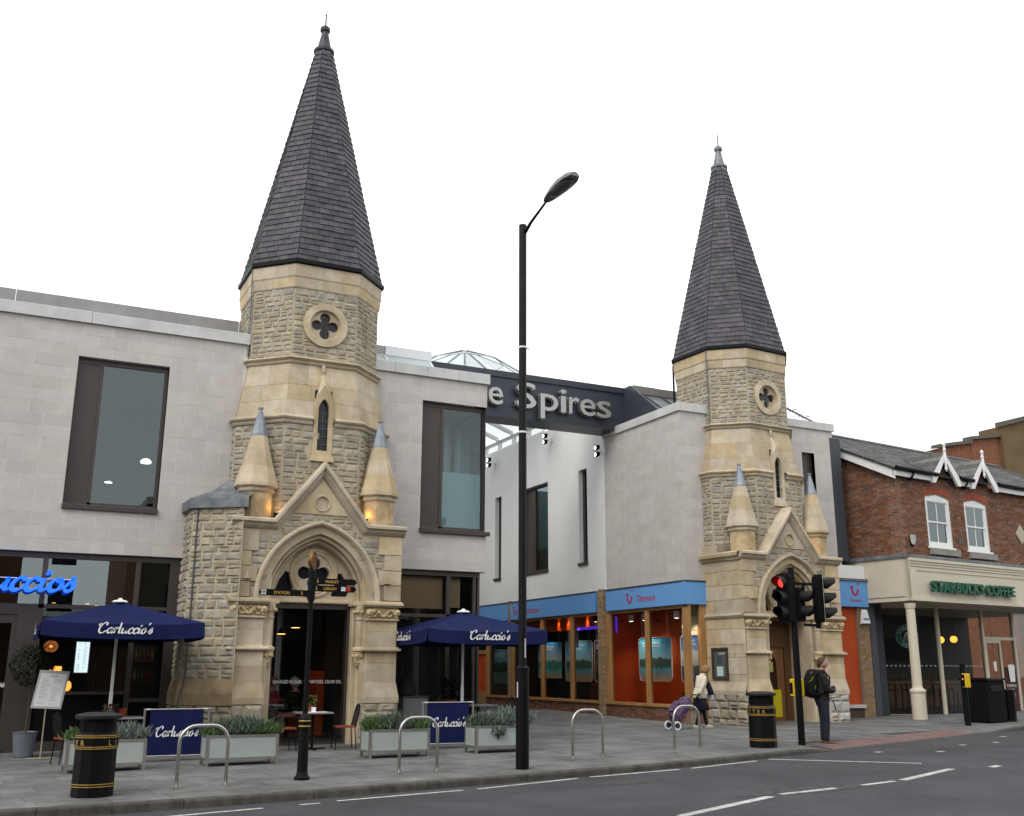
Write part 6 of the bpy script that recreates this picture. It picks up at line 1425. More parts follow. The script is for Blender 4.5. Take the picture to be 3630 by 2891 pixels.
b = MB(fo_); b.add([(57.9, 44.7, -1), (70, 44.7, -1), (70, 44.7, 20.6), (57.9, 44.7, 17.3), (57.9, 46.5, -1), (57.9, 46.5, 17.3), (70, 46.5, 20.6)], [(0, 1, 2, 3), (4, 0, 3, 5), (3, 2, 6, 5)]); b.build('wall', M('brown_render', (.115, .075, .035), (.15, .10, .05), .8, .9), BR_)
b = MB(fo_); b.add([(57.7, 44.5, 17.25), (70, 44.5, 20.6), (70, 44.5, 20.9), (57.7, 44.5, 17.55), (57.7, 45, 17.25), (57.7, 45, 17.55), (70, 45, 20.9)], [(0, 1, 2, 3), (4, 0, 3, 5), (3, 2, 6, 5)]); b.build('coping', MATS['dark_coping'], BR_)
wv = thing('roof_vent', 'small white roof vent hood beyond the slate ridge', 'vent', (37.6, 31.2, 9.6), TH); MB().box(-.6, .5, 0, .6, 0, .42).build('hood', WHITEP, wv)
# spiked security roller over the wall between right tower and house
sp = thing('spike_roller', 'grey spiked security roller on the roof edge right of the farther tower', 'security spikes', (22.2, 25.3, 9.9))
MB().tube([(-.8, 0, .42), (1.5, 0, -.30)], .035, 7).build('rail', LEAD, sp)
for i in range(12):
    x = -.75+i*.18; z = .42-.72*(x+.8)/2.3
    for k in range(3):
        a = i*.7+k*2.094; b = MB(); c_, s_ = math.cos(a), math.sin(a)
        b.tube([(x, 0, z), (x, c_*.12, z+s_*.12)], .012, 4)
        for e_ in (-1, 1): b.tube([(x, c_*.12, z+s_*.12), (x+e_*.05, c_*.16-s_*.05*e_, z+s_*.16+c_*.05*e_), (x+e_*.07, c_*.23-s_*.11*e_, z+s_*.23+c_*.11*e_)], [.010, .008, .002], 4)
        b.build('spike', LEAD, sp)

# the terrace across the street, behind the camera: the shop windows mirror it
for k, (x0, x1, h, mt) in enumerate(((-60, -22, 8.5, M('dark_stock_brick', (.07, .058, .045), rough=.9)), (-22, -8, 10.5, M('grey_stucco', (.10, .095, .09), rough=.9)), (-8, .6, 8.0, BRICK), (.65, 5.2, 3.6, BRICK), (5.25, 6, 8.4, BRICK), (6, 22, 9.6, M('dark_stock_brick', (.14, .11, .075), rough=.9)), (22, 44, 8.2, MATS['dark_stock_brick'] if 'dark_stock_brick' in MATS else M('dark_stock_brick', (.14, .11, .075), rough=.9)), (44, 100, 9.0, MATS['dark_stock_brick'] if 'dark_stock_brick' in MATS else BRICK))):  # stock brick kept dark so the shop windows mirror less light
    t = thing('terrace_house', ('long brick terrace far left', 'grey stuccoed block', 'red brick house', 'low single storey shop', 'thin brick pier', 'dark stock brick block', 'dark brick row', 'long dark terrace far right')[k]+' across the street, mirrored in the shop windows', 'house', ((x0+x1)/2, -9, 0), 0, 'terrace across the street')
    oo = ((x0+x1)/2, -9, 0); MB(oo).box(x0, x1-.02, -16, -6, -2, h).build('wall', mt, t); MB(oo).box(x0-.1, x1+.08, -16.2, -5.7, h, h+.35).build('parapet', COPING, t)
    x = x0+1.2
    while x < x1-2 and x1-x0 < 30:
        for z in (4.2, 6.4): MB(oo).box(x, x+1.1, -6.05, -5.96, z, z+1.5).build('window', DARKGL, t)
        MB(oo).box(x-.1, x+2.0, -6.05, -5.94, .2, 3.0).build('shop_window', DARKGL, t); x += 2.8
opv = tag(MB().box(-60, 100, -6.5, -1.2, -.6, -.12).build('footway', PAVE), kind='structure')
# ------------------------------------------------------------------ street furniture
def litter_bin(x, y, a_r, lab):
    z = pz(x, y); t = thing('litter_bin', lab, 'litter bin', (x, y, z), 0, 'black and gold litter bins')
    n = 12; rot = math.pi/12
    b = MB(); b.lathe([(.285, 0), (.285, .13), (.29, .14), (.285, .15), (.283, .62), (.292, .64), (.292, .80), (.283, .82), (.27, .84), (.25, .86), (.25, 1.02), (.285, 1.04)], n=n, rot=rot); b.build('body', BLACK, t)
    for k in range(4):
        a = rot+math.pi/2*k+.26; b = MB()
        b.add([(.262*math.cos(a-.24), .262*math.sin(a-.24), .87), (.262*math.cos(a+.24), .262*math.sin(a+.24), .87), (.262*math.cos(a+.24), .262*math.sin(a+.24), 1.01), (.262*math.cos(a-.24), .262*math.sin(a-.24), 1.01)], [(0, 1, 2, 3)]); b.build('opening', BLACKM, t)
    b = MB(); b.lathe([(.285, 1.035), (.318, 1.045), (.322, 1.085), (.30, 1.10), (.18, 1.125), (.01, 1.13)], n=24); b.build('lid', M('bin_lid', (.012, .012, .013), rough=.5, spec=.3), t)
    b = MB()
    for zz in (.132, .165, .635, .66, .785, .81): b.lathe([(.293, zz), (.298, zz+.004), (.298, zz+.010), (.293, zz+.013)], n=n, rot=rot, caps=False)
    b.build('gold_band', GOLD, t)
    for w_ in (0, 1):
        for i, ch in enumerate('LITTER'):
            an = a_r+math.radians(180*w_+21*(i-5)); vs, f_, x0, x1 = text_mesh(ch, 0, .012)
            c_, s_ = math.cos(an), math.sin(an); fr = frame((.291*c_, .291*s_, .685), (-s_, c_, 0), (0, 0, 1), (c_, s_, 0))
            b = MB(); b.add([fr((p.x-(x0+x1)/2)*.105, p.y*.105, .006) for p in vs], f_); b.build('letter', GOLD, t)
    return t
# letter R of the first bin faces the camera's left, of the second its right
litter_bin(1.41, 16.25, math.atan2(-16.25, -1.41)-math.radians(38), 'black and gold round litter bin at the kerb in front of the menu stand')
litter_bin(14.66, 17.88, math.atan2(-17.88, -14.66)+math.radians(9), 'black and gold round litter bin beside the traffic light pole')

def stand(x0, y0, x1, y1, lab):
    t = thing('bike_stand', lab, 'bike stand', ((x0+x1)/2, (y0+y1)/2, pz((x0+x1)/2, (y0+y1)/2)), math.atan2(y1-y0, x1-x0), 'steel bike stands along the kerb')
    h = math.hypot(x1-x0, y1-y0)/2; r = .24; H = .88
    P = [(-h, 0, -.05), (-h, 0, H-r)]+[(-h+r-r*math.cos(a), 0, H-r+r*math.sin(a)) for a in [i*math.pi/12 for i in range(1, 7)]]+[(h-r+r*math.sin(a), 0, H-r+r*math.cos(a)) for a in [i*math.pi/12 for i in range(0, 7)]]+[(h, 0, -.05)]
    b = MB(); b.tube(P, .026, 10); b.build('hoop', STEEL, t, smooth=True)
    for s_ in (-1, 1): b = MB(); b.lathe([(.05, .0), (.05, .006), (.028, .012)], (s_*h, 0), 12); b.build('base_plate', STEEL, t)
stand(2.59, 16.52, 3.31, 16.55, 'steel bike stand in front of the left navy banner')
stand(6.17, 16.80, 6.86, 16.84, 'steel bike stand in front of the right navy banner')
stand(9.81, 17.42, 10.50, 17.48, 'steel bike stand on open paving right of the lamp post')
stand(12.29, 17.70, 12.97, 17.78, 'steel bike stand in front of the woman with the trolley')

# lamp column
LX, LY = 8.30, 16.5; lz = pz(LX, LY)
lp = thing('street_lamp', 'tall black street lamp column with one arm over the road', 'street lamp', (LX, LY, lz))
b = MB(); b.lathe([(.115, -.02), (.115, 1.62), (.122, 1.63), (.122, 1.68), (.10, 1.70), (.072, 1.72)], n=18); b.build('base_section', BLACK, lp)
b = MB(); b.lathe([(.072, 1.7), (.075, 10.08), (.0, 10.09)], n=16); b.build('shaft', M('worn_black', (.005, .0045, .006), (.011, .010, .012), 3, .45, spec=.15), lp)
b = MB(); b.tube([(.03, -.04, 9.92), (.03, -.3, 10.03), (.03, -.95, 10.20)], [.04, .03, .022], 8); b.build('arm', BLACK, lp)
b = MB(); hs = []
for s_, wd, zt in ((-.90, .05, .05), (-1.0, .09, .10), (-1.25, .135, .17), (-1.55, .165, .19), (-1.85, .15, .15), (-2.02, .09, .08)):
    zc = 10.19+(-s_-.9)*.03; hs.append([(.03+wd*c_, s_, zc+(zt if q_ > .1 else 0)*(q_ if q_ > .1 else 0)) for c_, q_ in [(math.cos(i*math.pi/8), math.sin(i*math.pi/8)) for i in range(9)]])
b.rings(hs, caps=True); b.build('lamp_head', M('grey_head', (.16, .16, .17), rough=.45), lp, smooth=False)
b = MB(); b.rings([[(.03+wd*math.cos(i*.524), -1.5+ln*math.sin(i*.524), z_) for i in range(12)] for wd, ln, z_ in ((.15, .40, 10.205), (.145, .39, 10.19), (.10, .30, 10.165), (.03, .1, 10.155))]); b.add([(.03+.03*math.cos(i*.524), -1.5+.1*math.sin(i*.524), 10.155) for i in range(12)], [tuple(range(12))]); b.build('lens', M('smoked_lens', (.10, .095, .10), rough=.25), lp)
for z in (7.55, 5.9): b = MB(); b.lathe([(.078, z), (.08, z+.01), (.08, z+.03), (.078, z+.035)], n=14); b.box(.06, .14, -.02, .02, z+.005, z+.03); b.build('clamp_ring', ALU, lp)
a_ = math.atan2(-LY, -LX)
for z0, z1, r_, da, dw in ((1.85, 2.18, .0745, .75, .45), (1.18, 1.44, .1165, -.85, .25)):
    b = MB(); b.rings([[(r_*math.cos(a_+da+dw*(k/4-.5)), r_*math.sin(a_+da+dw*(k/4-.5)), z) for k in range(5)] for z in (z0, z1)], closed=False); b.build('sticker', M('grubby_white', (.42, .42, .43), (.55, .55, .55), 9), lp)

# finger post
FX, FY = 4.53, 16.74; fz_ = pz(FX, FY)
fp_ = thing('fingerpost', 'black cast fingerpost with three gold lettered arms in front of the arched door', 'fingerpost', (FX, FY, fz_))
b = MB(); b.lathe([(.125, 0), (.125, .04), (.10, .06), (.085, .12), (.078, .74), (.09, .78), (.095, .86), (.092, .92), (.08, .96)], n=16); b.build('base_section', BLACK, fp_)
b = MB(); 
for z in (.80, .88): b.lathe([(.096, z), (.099, z+.005), (.099, z+.013), (.096, z+.018)], n=16, caps=False)
b.build('gold_band', GOLD, fp_)
b = MB(); b.lathe([(.08, .95), (.045, 1.0), (.042, 2.80)], n=14); b.lathe([(.062, 2.78), (.062, 3.26), (.05, 3.28), (.03, 3.3)], n=14); b.build('shaft', BLACK, fp_)
def man_sym(b, fr, u, v, s):
    n = 8; b.add([fr(u+.13*s*math.cos(i*.785), v+.85*s+.13*s*math.sin(i*.785), .0) for i in range(n)], [tuple(range(n))])
    for P, w_ in (([(u, v+.72*s), (u-.02*s, v+.35*s)], .24), ([(u, v+.38*s), (u-.22*s, v)], .14), ([(u, v+.38*s), (u+.1*s, v+.2*s), (u+.24*s, v)], .14), ([(u, v+.68*s), (u-.25*s, v+.42*s)], .1), ([(u, v+.68*s), (u+.24*s, v+.45*s)], .1)): ribbon(b, P, fr, w_*s, 0, 0, flat=1)
for nm, z0, u0, u1, dr in (('MARKET', 3.045, .04, .76, 1), ('LIBRARY', 2.93, .04, .755, 1), ('STATION', 2.84, -.87, -.03, -1)):
    pts = [(u0, z0), (u1-.04, z0), (u1, z0+.05), (u1-.04, z0+.10), (u0, z0+.10)] if dr > 0 else [(u1, z0), (u1, z0+.10), (u0+.04, z0+.10), (u0, z0+.05), (u0+.04, z0)]
    if dr < 0: pts = list(reversed(pts))
    fr = frame((0, -.045, 0), (1, 0, 0)); b = MB(); b.prism(pts, fr, -.03, .0); fg = b.build('finger', BLACK, fp_)
    f2 = frame((0, -.0465, 0), (1, 0, 0)); b = MB()
    put_text(b, nm, f2, {'MARKET': .22, 'LIBRARY': .19, 'STATION': -.63}[nm], z0+.026, width={'MARKET': .22, 'LIBRARY': .225, 'STATION': .26}[nm], height=.048); man_sym(b, f2, {'MARKET': .085, 'LIBRARY': .07, 'STATION': -.17}[nm], z0+.02, .062)
    b.build('lettering', M('gold_letter', (.62, .36, .05), rough=.5), fg)
    if nm == 'LIBRARY':
        b = MB(); bars(b, f2, [(.49, .56, z0+.018, z0+.085)], 0, .001); b.build('pictogram_panel', WHITEP, fg); b = MB(); put_text(b, 'WC', f2, .497, z0+.035, width=.056, height=.035, d=.002); b.build('lettering', M('teal_print', (.05, .25, .25)), fg)
        b = MB(); bars(b, f2, [(.575, .645, z0+.018, z0+.085)], 0, .001); b.build('pictogram_panel', M('red_panel', (.50, .04, .02)), fg); b = MB(); ribbon(b, [(.60, z0+.075), (.605, z0+.05), (.625, z0+.045), (.632, z0+.028)], f2, .008, .002, .002, flat=1); ribbon(b, [(.6, z0+.055), (.592, z0+.035), (.605, z0+.026), (.62, z0+.032)], f2, .007, .002, .002, flat=1); b.build('pictogram', BLACKM, fg)
    if nm == 'STATION':
        b = MB(); bars(b, f2, [(-.83, -.755, z0+.015, z0+.088)], 0, .001); b.build('pictogram_panel', WHITEP, fg); b = MB(); b.plate(circle(-.7925, z0+.052, .026, 16), [list(reversed(circle(-.7925, z0+.052, .015, 16)))], f2, .001, .002); bars(b, f2, [(-.825, -.76, z0+.047, z0+.057)], .002, .003); b.build('pictogram', BLACKM, fg)
dk = thing_part('finial_disc', fp_); dk.location = (-.0, 0, 3.44); dk.rotation_euler = (0, 0, math.radians(58))
fdk = frame((0, 0, 0), (1, 0, 0))
b = MB(); b.prism([(p[0]*.95, p[1]*1.05) for p in circle(0, 0, .145, 24)], fdk, -.02, .02); b.build('plate', M('dark_bronze', (.05, .025, .015), rough=.5), dk)
b = MB(); o_ = [(p[0]*.95, p[1]*1.05) for p in circle(0, 0, .152, 24)]; b.plate(o_, [[(p[0]*.9, p[1]*.9) for p in reversed(o_)]], fdk, -.024, .026); b.plate([(p[0]*.55, p[1]*.55) for p in o_], [[(p[0]*.45, p[1]*.45) for p in reversed(o_)]], fdk, .0, .024); b.rings([[fdk(p[0], p[1], d) for p in o_] for d in (-.024, .026)]); b.build('rim', M('copper_rim', (.36, .17, .05), rough=.45, metal=.3), dk)

# traffic lights on one pole
TX, TY = 15.88, 18.08; tz = pz(TX, TY)
tp_ = thing('traffic_light_pole', 'black traffic light pole with three signal heads and a yellow push button box', 'traffic lights', (TX, TY, tz))
b = MB(); b.lathe([(.085, -.02), (.075, .1), (.07, 3.82), (.0, 3.83)], n=14); b.build('pole', BLACK, tp_)
def head(parent, x, y, z, rz, n, lit, lab, board=False):
    h = thing_part('signal_head', parent); h.location = (x, y, z); h.rotation_euler = (0, 0, rz)     # lenses face local -y
    H = .33*n
    b = MB(); b.bbox(-.17, .17, -.02, .18, 0, H, .02); b.box(-.15, .15, .0, .16, -.04, 0); b.box(-.15, .15, .0, .16, H, H+.03); b.build('housing', BLACKM, h)
    if board: b = MB(); b.box(-.21, .21, .01, .03, -.02, H+.02); b.build('backing_board', BLACKM, h); b = MB(); b.plate([(-.215, -.025), (.215, -.025), (.215, H+.025), (-.215, H+.025)], [[(-.2, H+.01), (.2, H+.01), (.2, -.01), (-.2, -.01)]], frame((0, .008, 0), (1, 0, 0)), -.002, .002); b.build('white_edge', WHITEP, h)
    for k in range(n):
        zc = H-.165-.33*k
        mt = lit[k]
        b = MB(); R = []
        for r_, d_ in ((.105, -.02), (.08, -.035), (.04, -.045)): R.append([(r_*math.cos(i*.3927), d_, zc+r_*math.sin(i*.3927)) for i in range(16)])
        b.rings(R); b.add(R[-1], [tuple(range(16))]); b.build('lens', mt, h, smooth=True)
        b = MB(); R = []
        for d_, r_ in ((-.02, .125), (-.12, .128), (-.30, .13)):
            R.append([(r_*math.cos(a), d_+(.17 if d_ < -.2 else .05 if d_ < -.1 else 0)*max(0, -math.sin(a)+.15), zc+r_*math.sin(a)) for a in [math.radians(-60+300*i/18) for i in range(19)]])
        R2 = [[(p[0]*.96, p[1], zc+(p[2]-zc)*.96) for p in q] for q in R]
        b.rings(R, closed=False); b.rings(R2, closed=False); b.build('visor', M('visor_black', (.013, .013, .014), rough=.6, spec=.2), h)
    return h
DK = M('dark_lens', (.02, .018, .018), rough=.2)
REDON = EM('red_signal', (1., .03, .02), 2.6); REDDIM = EM('red_figure', (1., .02, .02), .5)
head(tp_, -.28, -.02, 2.68-tz, math.radians(-70), 3, (REDON, DK, DK), '')
head(tp_, .27, .02, 2.72-tz, math.radians(26), 2, (REDDIM, DK), '')
head(tp_, .86, .0, 2.70-tz, math.radians(60), 3, (DK, DK, DK), '', True)
b = MB(); b.box(.05, .74, -.025, .025, 3.47-tz, 3.53-tz); b.box(.30, .72, -.025, .025, 2.56-tz, 2.62-tz); b.box(.66, .74, -.04, .04, 2.52-tz, 3.66-tz); b.box(.30, .35, -.025, .025, 3.36-tz, 3.5-tz); b.box(-.2, .0, -.03, .03, 3.4-tz, 3.46-tz); b.box(-.2, .0, -.03, .03, 2.78-tz, 2.84-tz); b.build('bracket', BLACK, tp_)
YEL = M('signal_yellow', (.62, .40, .008), rough=.45)
b = MB(); b.bbox(-.08, .24, .07, .20, 1.06-tz, 1.42-tz, .02); b.build('push_button_box', YEL, tp_)
b = MB(); b.box(-.083, -.079, .09, .18, 1.10-tz, 1.34-tz); b.build('button_plate', BLACKM, tp_)
PX, PY = 23.74, 20.42; p2z = pz(PX, PY)
p2 = thing('push_button_post', 'short black crossing post with a yellow push button box outside the coffee shop', 'crossing post', (PX, PY, p2z))
b = MB(); b.lathe([(.085, -.02), (.075, .1), (.072, 1.62), (.0, 1.64)], n=14); b.build('post', BLACK, p2)
b = MB(); b.bbox(-.17, .04, -.20, -.07, 1.0, 1.36, .02); b.build('push_button_box', YEL, p2); b = MB(); b.bbox(-.19, -.165, -.18, -.09, 1.02, 1.34, .005); b.build('button_plate', BLACKM, p2); MB().box(-.195, -.188, -.15, -.12, 1.2, 1.23).build('lit_symbol', EM('wait_red', (1., .25, .15), 1.5), p2)
bx_, by_ = 25.2, 21.05; bz = pz(bx_, by_)
sb_ = thing('square_bin', 'big matt black square litter bin outside the coffee shop door', 'litter bin', (bx_, by_, bz), math.radians(9))
b = MB(); b.bbox(-.46, .46, -.40, .40, .03, 1.14, .03); b.box(-.42, .42, -.36, .36, 0, .03); b.build('body', BLACKM, sb_); b = MB(); b.bbox(-.49, .49, -.43, .43, 1.14, 1.21, .02); b.build('lid', BLACK, sb_)
MB().box(-.3, .3, -.415, -.40, .85, 1.02).build('opening', BLACK, sb_)
bl_ = thing('bollard', 'black tapered bollard right of the big square bin', 'bollard', (26.08, 20.95, pz(26.08, 20.95)))
b = MB(); b.lathe([(.17, 0), (.17, .04), (.165, .05), (.195, .84), (.205, .86), (.19, .88), (.0, .89)], n=12); b.build('body', BLACK, bl_)

# ------------------------------------------------------------------ cafe terrace: planters, banners, parasols
FROST = M('frosted_panel', (.30, .335, .32), (.335, .37, .35), 2, .35)
SOIL = M('soil', (.02, .015, .01), rough=1.)
LAV = [M('lavender_leaf', (.050, .072, .050), (.095, .125, .090), 9, .8, var=.35), M('grey_leaf', (.09, .115, .10), (.16, .185, .165), 9, .8, var=.3), M('green_leaf', (.04, .075, .02), (.08, .13, .04), 9, .75, var=.35)]
def planter(x0, x1, y, lab):
    w_ = x1-x0; z = gz((x0+x1)/2, y+.25); t = thing('planter', lab, 'planter', ((x0+x1)/2, y+.27, z), .012, 'frosted glass planters of the cafe terrace')
    h = w_/2
    for ax, ay in ((-h, -.27), (h-.05, -.27), (-h, .22), (h-.05, .22)): MB().box(ax, ax+.05, ay, ay+.05, -.02, .52).build('leg', STEEL, t)
    b = MB()
    for z0 in (.10, .48):
        b.box(-h+.05, h-.05, -.27, -.235, z0, z0+.04); b.box(-h+.05, h-.05, .235, .27, z0, z0+.04); b.box(-h, -h+.035, -.22, .22, z0, z0+.04); b.box(h-.035, h, -.22, .22, z0, z0+.04)
    b.build('rail', STEEL, t)
    for a, c, d, e in ((-h+.05, h-.05, -.26, -.25), (-h+.05, h-.05, .25, .26), (-h+.005, -h+.015, -.22, .22), (h-.015, h-.005, -.22, .22)): MB().box(a, c, d, e, .14, .48).build('panel', FROST, t)
    MB().box(-h+.04, h-.04, -.24, .24, .40, .45).build('soil', SOIL, t)
    return (x0+x1)/2, y+.27, z, h
def bush(cx, cy, cz, rx, ry, h, mt, n, lab, kind='shrub', blade=.11):
    t = thing('lavender_shrub', lab, kind, (cx, cy, cz), 0, 'shrubs in the terrace planters')
    b = MB()
    for i in range(n):
        a = rnd(0, 6.283); q = math.sqrt(RNG.random()); x, y = rx*q*math.cos(a), ry*q*math.sin(a); ln = h*(1-.45*q*q)*rnd(.55, 1.0)
        dx, dy = x*rnd(.2, .6)+rnd(-.05, .05), y*rnd(.2, .6)+rnd(-.05, .05)
        tip = V(x+dx, y+dy, ln); base = V(x*.6, y*.6, .0); s_ = rnd(.3, 1); p = base.lerp(tip, s_)
        d = V(rnd(-.6, .6)+dx, rnd(-.6, .6)+dy, rnd(.5, 1.2)).normalized()*blade*rnd(.6, 1.2); sd = d.cross(V(rnd(-1, 1), rnd(-1, 1), rnd(-.3, .3))).normalized()*rnd(.006, .012)
        b.add([p-sd, p+sd, p+d*.6+sd*.8, p+d, p+d*.6-sd*.8], [(0, 1, 2, 3, 4)])
    b.build('foliage', mt, t)
    b = MB()
    for i in range(9):
        a = i*.7; b.tube([(0, 0, -.05), (rx*.35*math.cos(a), ry*.35*math.sin(a), h*.35), (rx*.7*math.cos(a), ry*.7*math.sin(a), h*.6)], [.012, .008, .004], 4)
    b.build('stem', M('stem_brown', (.06, .05, .03)), t); return t
for k, (x0, x1, y) in enumerate(((1.20, 2.48, 19.28), (3.48, 4.76, 19.28), (6.47, 7.70, 19.28), (8.66, 9.90, 19.28))):
    cx, cy, z, h = planter(x0, x1, y, ('frosted glass planter half hidden behind the first litter bin', 'frosted glass planter between the left banner and the arched door', 'frosted glass planter right of the arched door', 'frosted glass planter just left of the lamp post')[k])
    if k == 0:
        bush(cx-.35, cy, z+.43, .26, .2, .30, LAV[2], 900, 'small green shrub in the planter left of the first litter bin'); bush(cx+.28, cy, z+.43, .34, .22, .36, LAV[1], 1700, 'silver grey shrub in the planter right of the first litter bin')
    if k == 1:
        bush(cx-.42, cy, z+.43, .24, .2, .26, LAV[2], 700, 'low dark green plant at the banner end of the second planter'); bush(cx+.0, cy, z+.43, .42, .24, .42, LAV[0], 2600, 'full dark lavender in the middle of the second planter'); bush(cx+.42, cy, z+.43, .25, .22, .33, LAV[2], 1200, 'greener lavender at the door end of the second planter')
    if k == 2:
        bush(cx-.45, cy, z+.43, .17, .2, .27, LAV[2], 800, 'spiky green plant at the door end of the third planter', blade=.18); bush(cx-.02, cy, z+.43, .36, .24, .40, LAV[0], 2200, 'rounded lavender in the middle of the third planter'); bush(cx+.42, cy, z+.43, .22, .22, .28, LAV[2], 900, 'leafy green plant at the banner end of the third planter', blade=.15)
    if k == 3:
        bush(cx-.35, cy, z+.43, .28, .22, .32, LAV[0], 1300, 'dark lavender at the banner end of the fourth planter'); bush(cx+.2, cy-.03, z+.43, .46, .27, .45, LAV[1], 2900, 'large silvery lavender spilling over the planter by the lamp post'); b_ = bush(cx-.12, cy-.27, z+.30, .12, .08, .2, LAV[1], 300, 'trailing silvery sprigs over the planter front by the lamp post')

def banner(x0, x1, y, lab):
    z = gz((x0+x1)/2, y); t = thing('cafe_banner', lab, 'banner', ((x0+x1)/2, y, z), 0, 'navy cafe banners'); h = (x1-x0)/2
    for s_ in (-1, 1):
        b = MB(); b.tube([(s_*(h+.10), 0, 0), (s_*(h+.10), 0, .94)], .02, 8); b.build('post', STEEL, t)
        b = MB(); b.bbox(s_*(h+.10)-.06, s_*(h+.10)+.06, -.16, .16, -.02, .03, .006); b.build('foot', STEEL, t)
        b = MB(); b.tube([(s_*(h+.12), 0, .925), (s_*(h-.005), 0, .925)], .014, 8); b.build('rail_end', ALU, t)
    b = MB(); b.rings([[(-h+2*h*i/12, .008*math.sin(i*1.3)*(1-abs(zz-.5)), .09+.85*zz) for i in range(13)] for zz in (0, .25, .5, .75, 1.)], closed=False); b.build('canvas', NAVY, t, smooth=True)
    b = MB(); b.tube([(-h, 0, .925), (h, 0, .925)], .012, 8); b.tube([(-h-.1, 0, .10), (h+.1, 0, .10)], .012, 8); b.build('rail', STEEL, t)
    b = MB(); script(lambda i: b, "Carluccio's", frame((0, -.014, 0), (1, 0, 0)), -h*.80, .44, h*1.62, 0, 0, .28, xh=.094); b.build('lettering', WHITE, t)
banner(2.67, 3.63, 20.62, 'navy banner with white script left of the nearer tower')
banner(8.16, 9.10, 20.62, 'navy banner with white script between the two right planters')

def parasol(cx, cy, h, lab, rot=0.):
    z = gz(cx, cy); t = thing('parasol', lab, 'parasol', (cx, cy, z), rot, 'navy cafe parasols')
    zt, ze, zv = 2.87-z, 2.42-z, 2.15-z
    b = MB(); b.lathe([(.035, 0), (.035, 1.2), (.03, 1.21), (.03, zt-.05)], n=12); b.build('pole', WHITEP, t)
    b = MB(); b.bbox(-.32, .32, -.32, .32, 0, .06, .01); b.lathe([(.06, .06), (.05, .3)], n=10); b.build('base', STEEL, t)
    N = 8; C = [(-h, -h), (0, -h), (h, -h), (h, 0), (h, h), (0, h), (-h, h), (-h, 0)]
    for i in range(4):
        P = [C[2*i], C[2*i+1], C[(2*i+2) % 8]]; b = MB(); ns = 6
        R = []
        for k in range(ns+1):
            f_ = k/ns; row = []
            for j in range(9):
                u = j/8; e = P[0] if u == 0 else P[2] if u == 1 else (P[0][0]+(P[2][0]-P[0][0])*u, P[0][1]+(P[2][1]-P[0][1])*u)
                zz = zt+(ze-zt)*f_-.045*math.sin(math.pi*f_)*math.sin(math.pi*u)-.03*f_*math.sin(math.pi*u)+.03*f_*(abs(2*u-1))**8
                row.append((e[0]*f_*.995, e[1]*f_*.995, zz) if f_ > 0 else (e[0]*.03, e[1]*.03, zt))
            R.append(row)
        b.rings(R, closed=False); b.build('canopy_panel', NAVY, t, smooth=True)
        v = MB(); dx, dy = P[2][0]-P[0][0], P[2][1]-P[0][1]; L = math.hypot(dx, dy); nx, ny = dy/L, -dx/L
        R = []
        for k in range(4):
            f_ = k/3; R.append([(P[0][0]+dx*(.0+j/16)+nx*(.015*f_+.02*f_*math.sin(j*.9)), P[0][1]+dy*(j/16)+ny*(.015*f_+.02*f_*math.sin(j*.9)), ze-.03*math.sin(math.pi*j/16)+.03*(abs(j/8-1))**8-(ze-zv)*f_) for j in range(17)])
        v.rings(R, closed=False); v.build('valance', NAVY, t, smooth=True)
        fr = frame((P[0][0]+nx*.045, P[0][1]+ny*.045, 0), (dx, dy, 0)); b = MB(); script(lambda i: b, "Carluccio's", fr, L/2-.50, zv+.075, .97, 0, 0, .28, xh=.098); b.build('lettering', WHITE, t)
    b = MB()
    for cx_, cy_ in C: b.tube([(0, 0, zt-.30), (cx_*.5, cy_*.5, zt-.36), (cx_*.97, cy_*.97, ze-.07)], .012, 5)
    b.build('rib_frame', ALU, t)
    b = MB(); b.lathe([(.15, zt-.005), (.155, zt+.01), (.12, zt+.035), (.05, zt+.05), (.03, zt+.08), (.0, zt+.085)], n=14); b.build('cap', WHITEP, t)
    return t
parasol(2.08, 21.95, 1.43, 'navy square parasol with white script left of the nearer tower')
parasol(9.52, 21.95, 1.42, 'navy square parasol with white script in front of the right corner shop window')

mst = thing('menu_stand', 'white menu board on a thin stand outside the left shop door', 'menu stand', (.95, 22.2, gz(.95, 22.2)))
z_ = gz(.95, 22.2)
fm = frame((-.27, 0, .93), (1, .0, -.05), (.10, .12, .70)); b = MB(); b.prism([(0, 0), (.54, 0), (.54, .72), (0, .72)], fm, -.02, .01); b.build('board', M('grey_board', (.36, .38, .39), rough=.5), mst)
b = MB(); b.prism([(.04, .04), (.50, .04), (.50, .66), (.04, .66)], fm, .011, .014); b.build('menu_sheet', M('menu_paper', (.62, .60, .62), (.70, .68, .70), 1.2, .7), mst)
b = MB()
for i in range(15):
    for u0 in (.08, .29):
        if RNG.random() < .8: bars(b, fm, [(u0, u0+rnd(.08, .17), .08+i*.034, .09+i*.034)], .0145, .0155)
bars(b, fm, [(.20, .34, .60, .625)], .0145, .0155); b.build('print', MATS['grey_print'], mst)
b = MB(); b.tube([(0, .01, .94), (0, .02, .02)], .013, 8); b.tube([(-.25, 0, .012), (.25, 0, .012)], .012, 6); b.tube([(0, -.2, .012), (0, .2, .012)], .012, 6); b.build('stand_leg', M('brass_pole', (.42, .36, .24), rough=.4, metal=.4), mst)

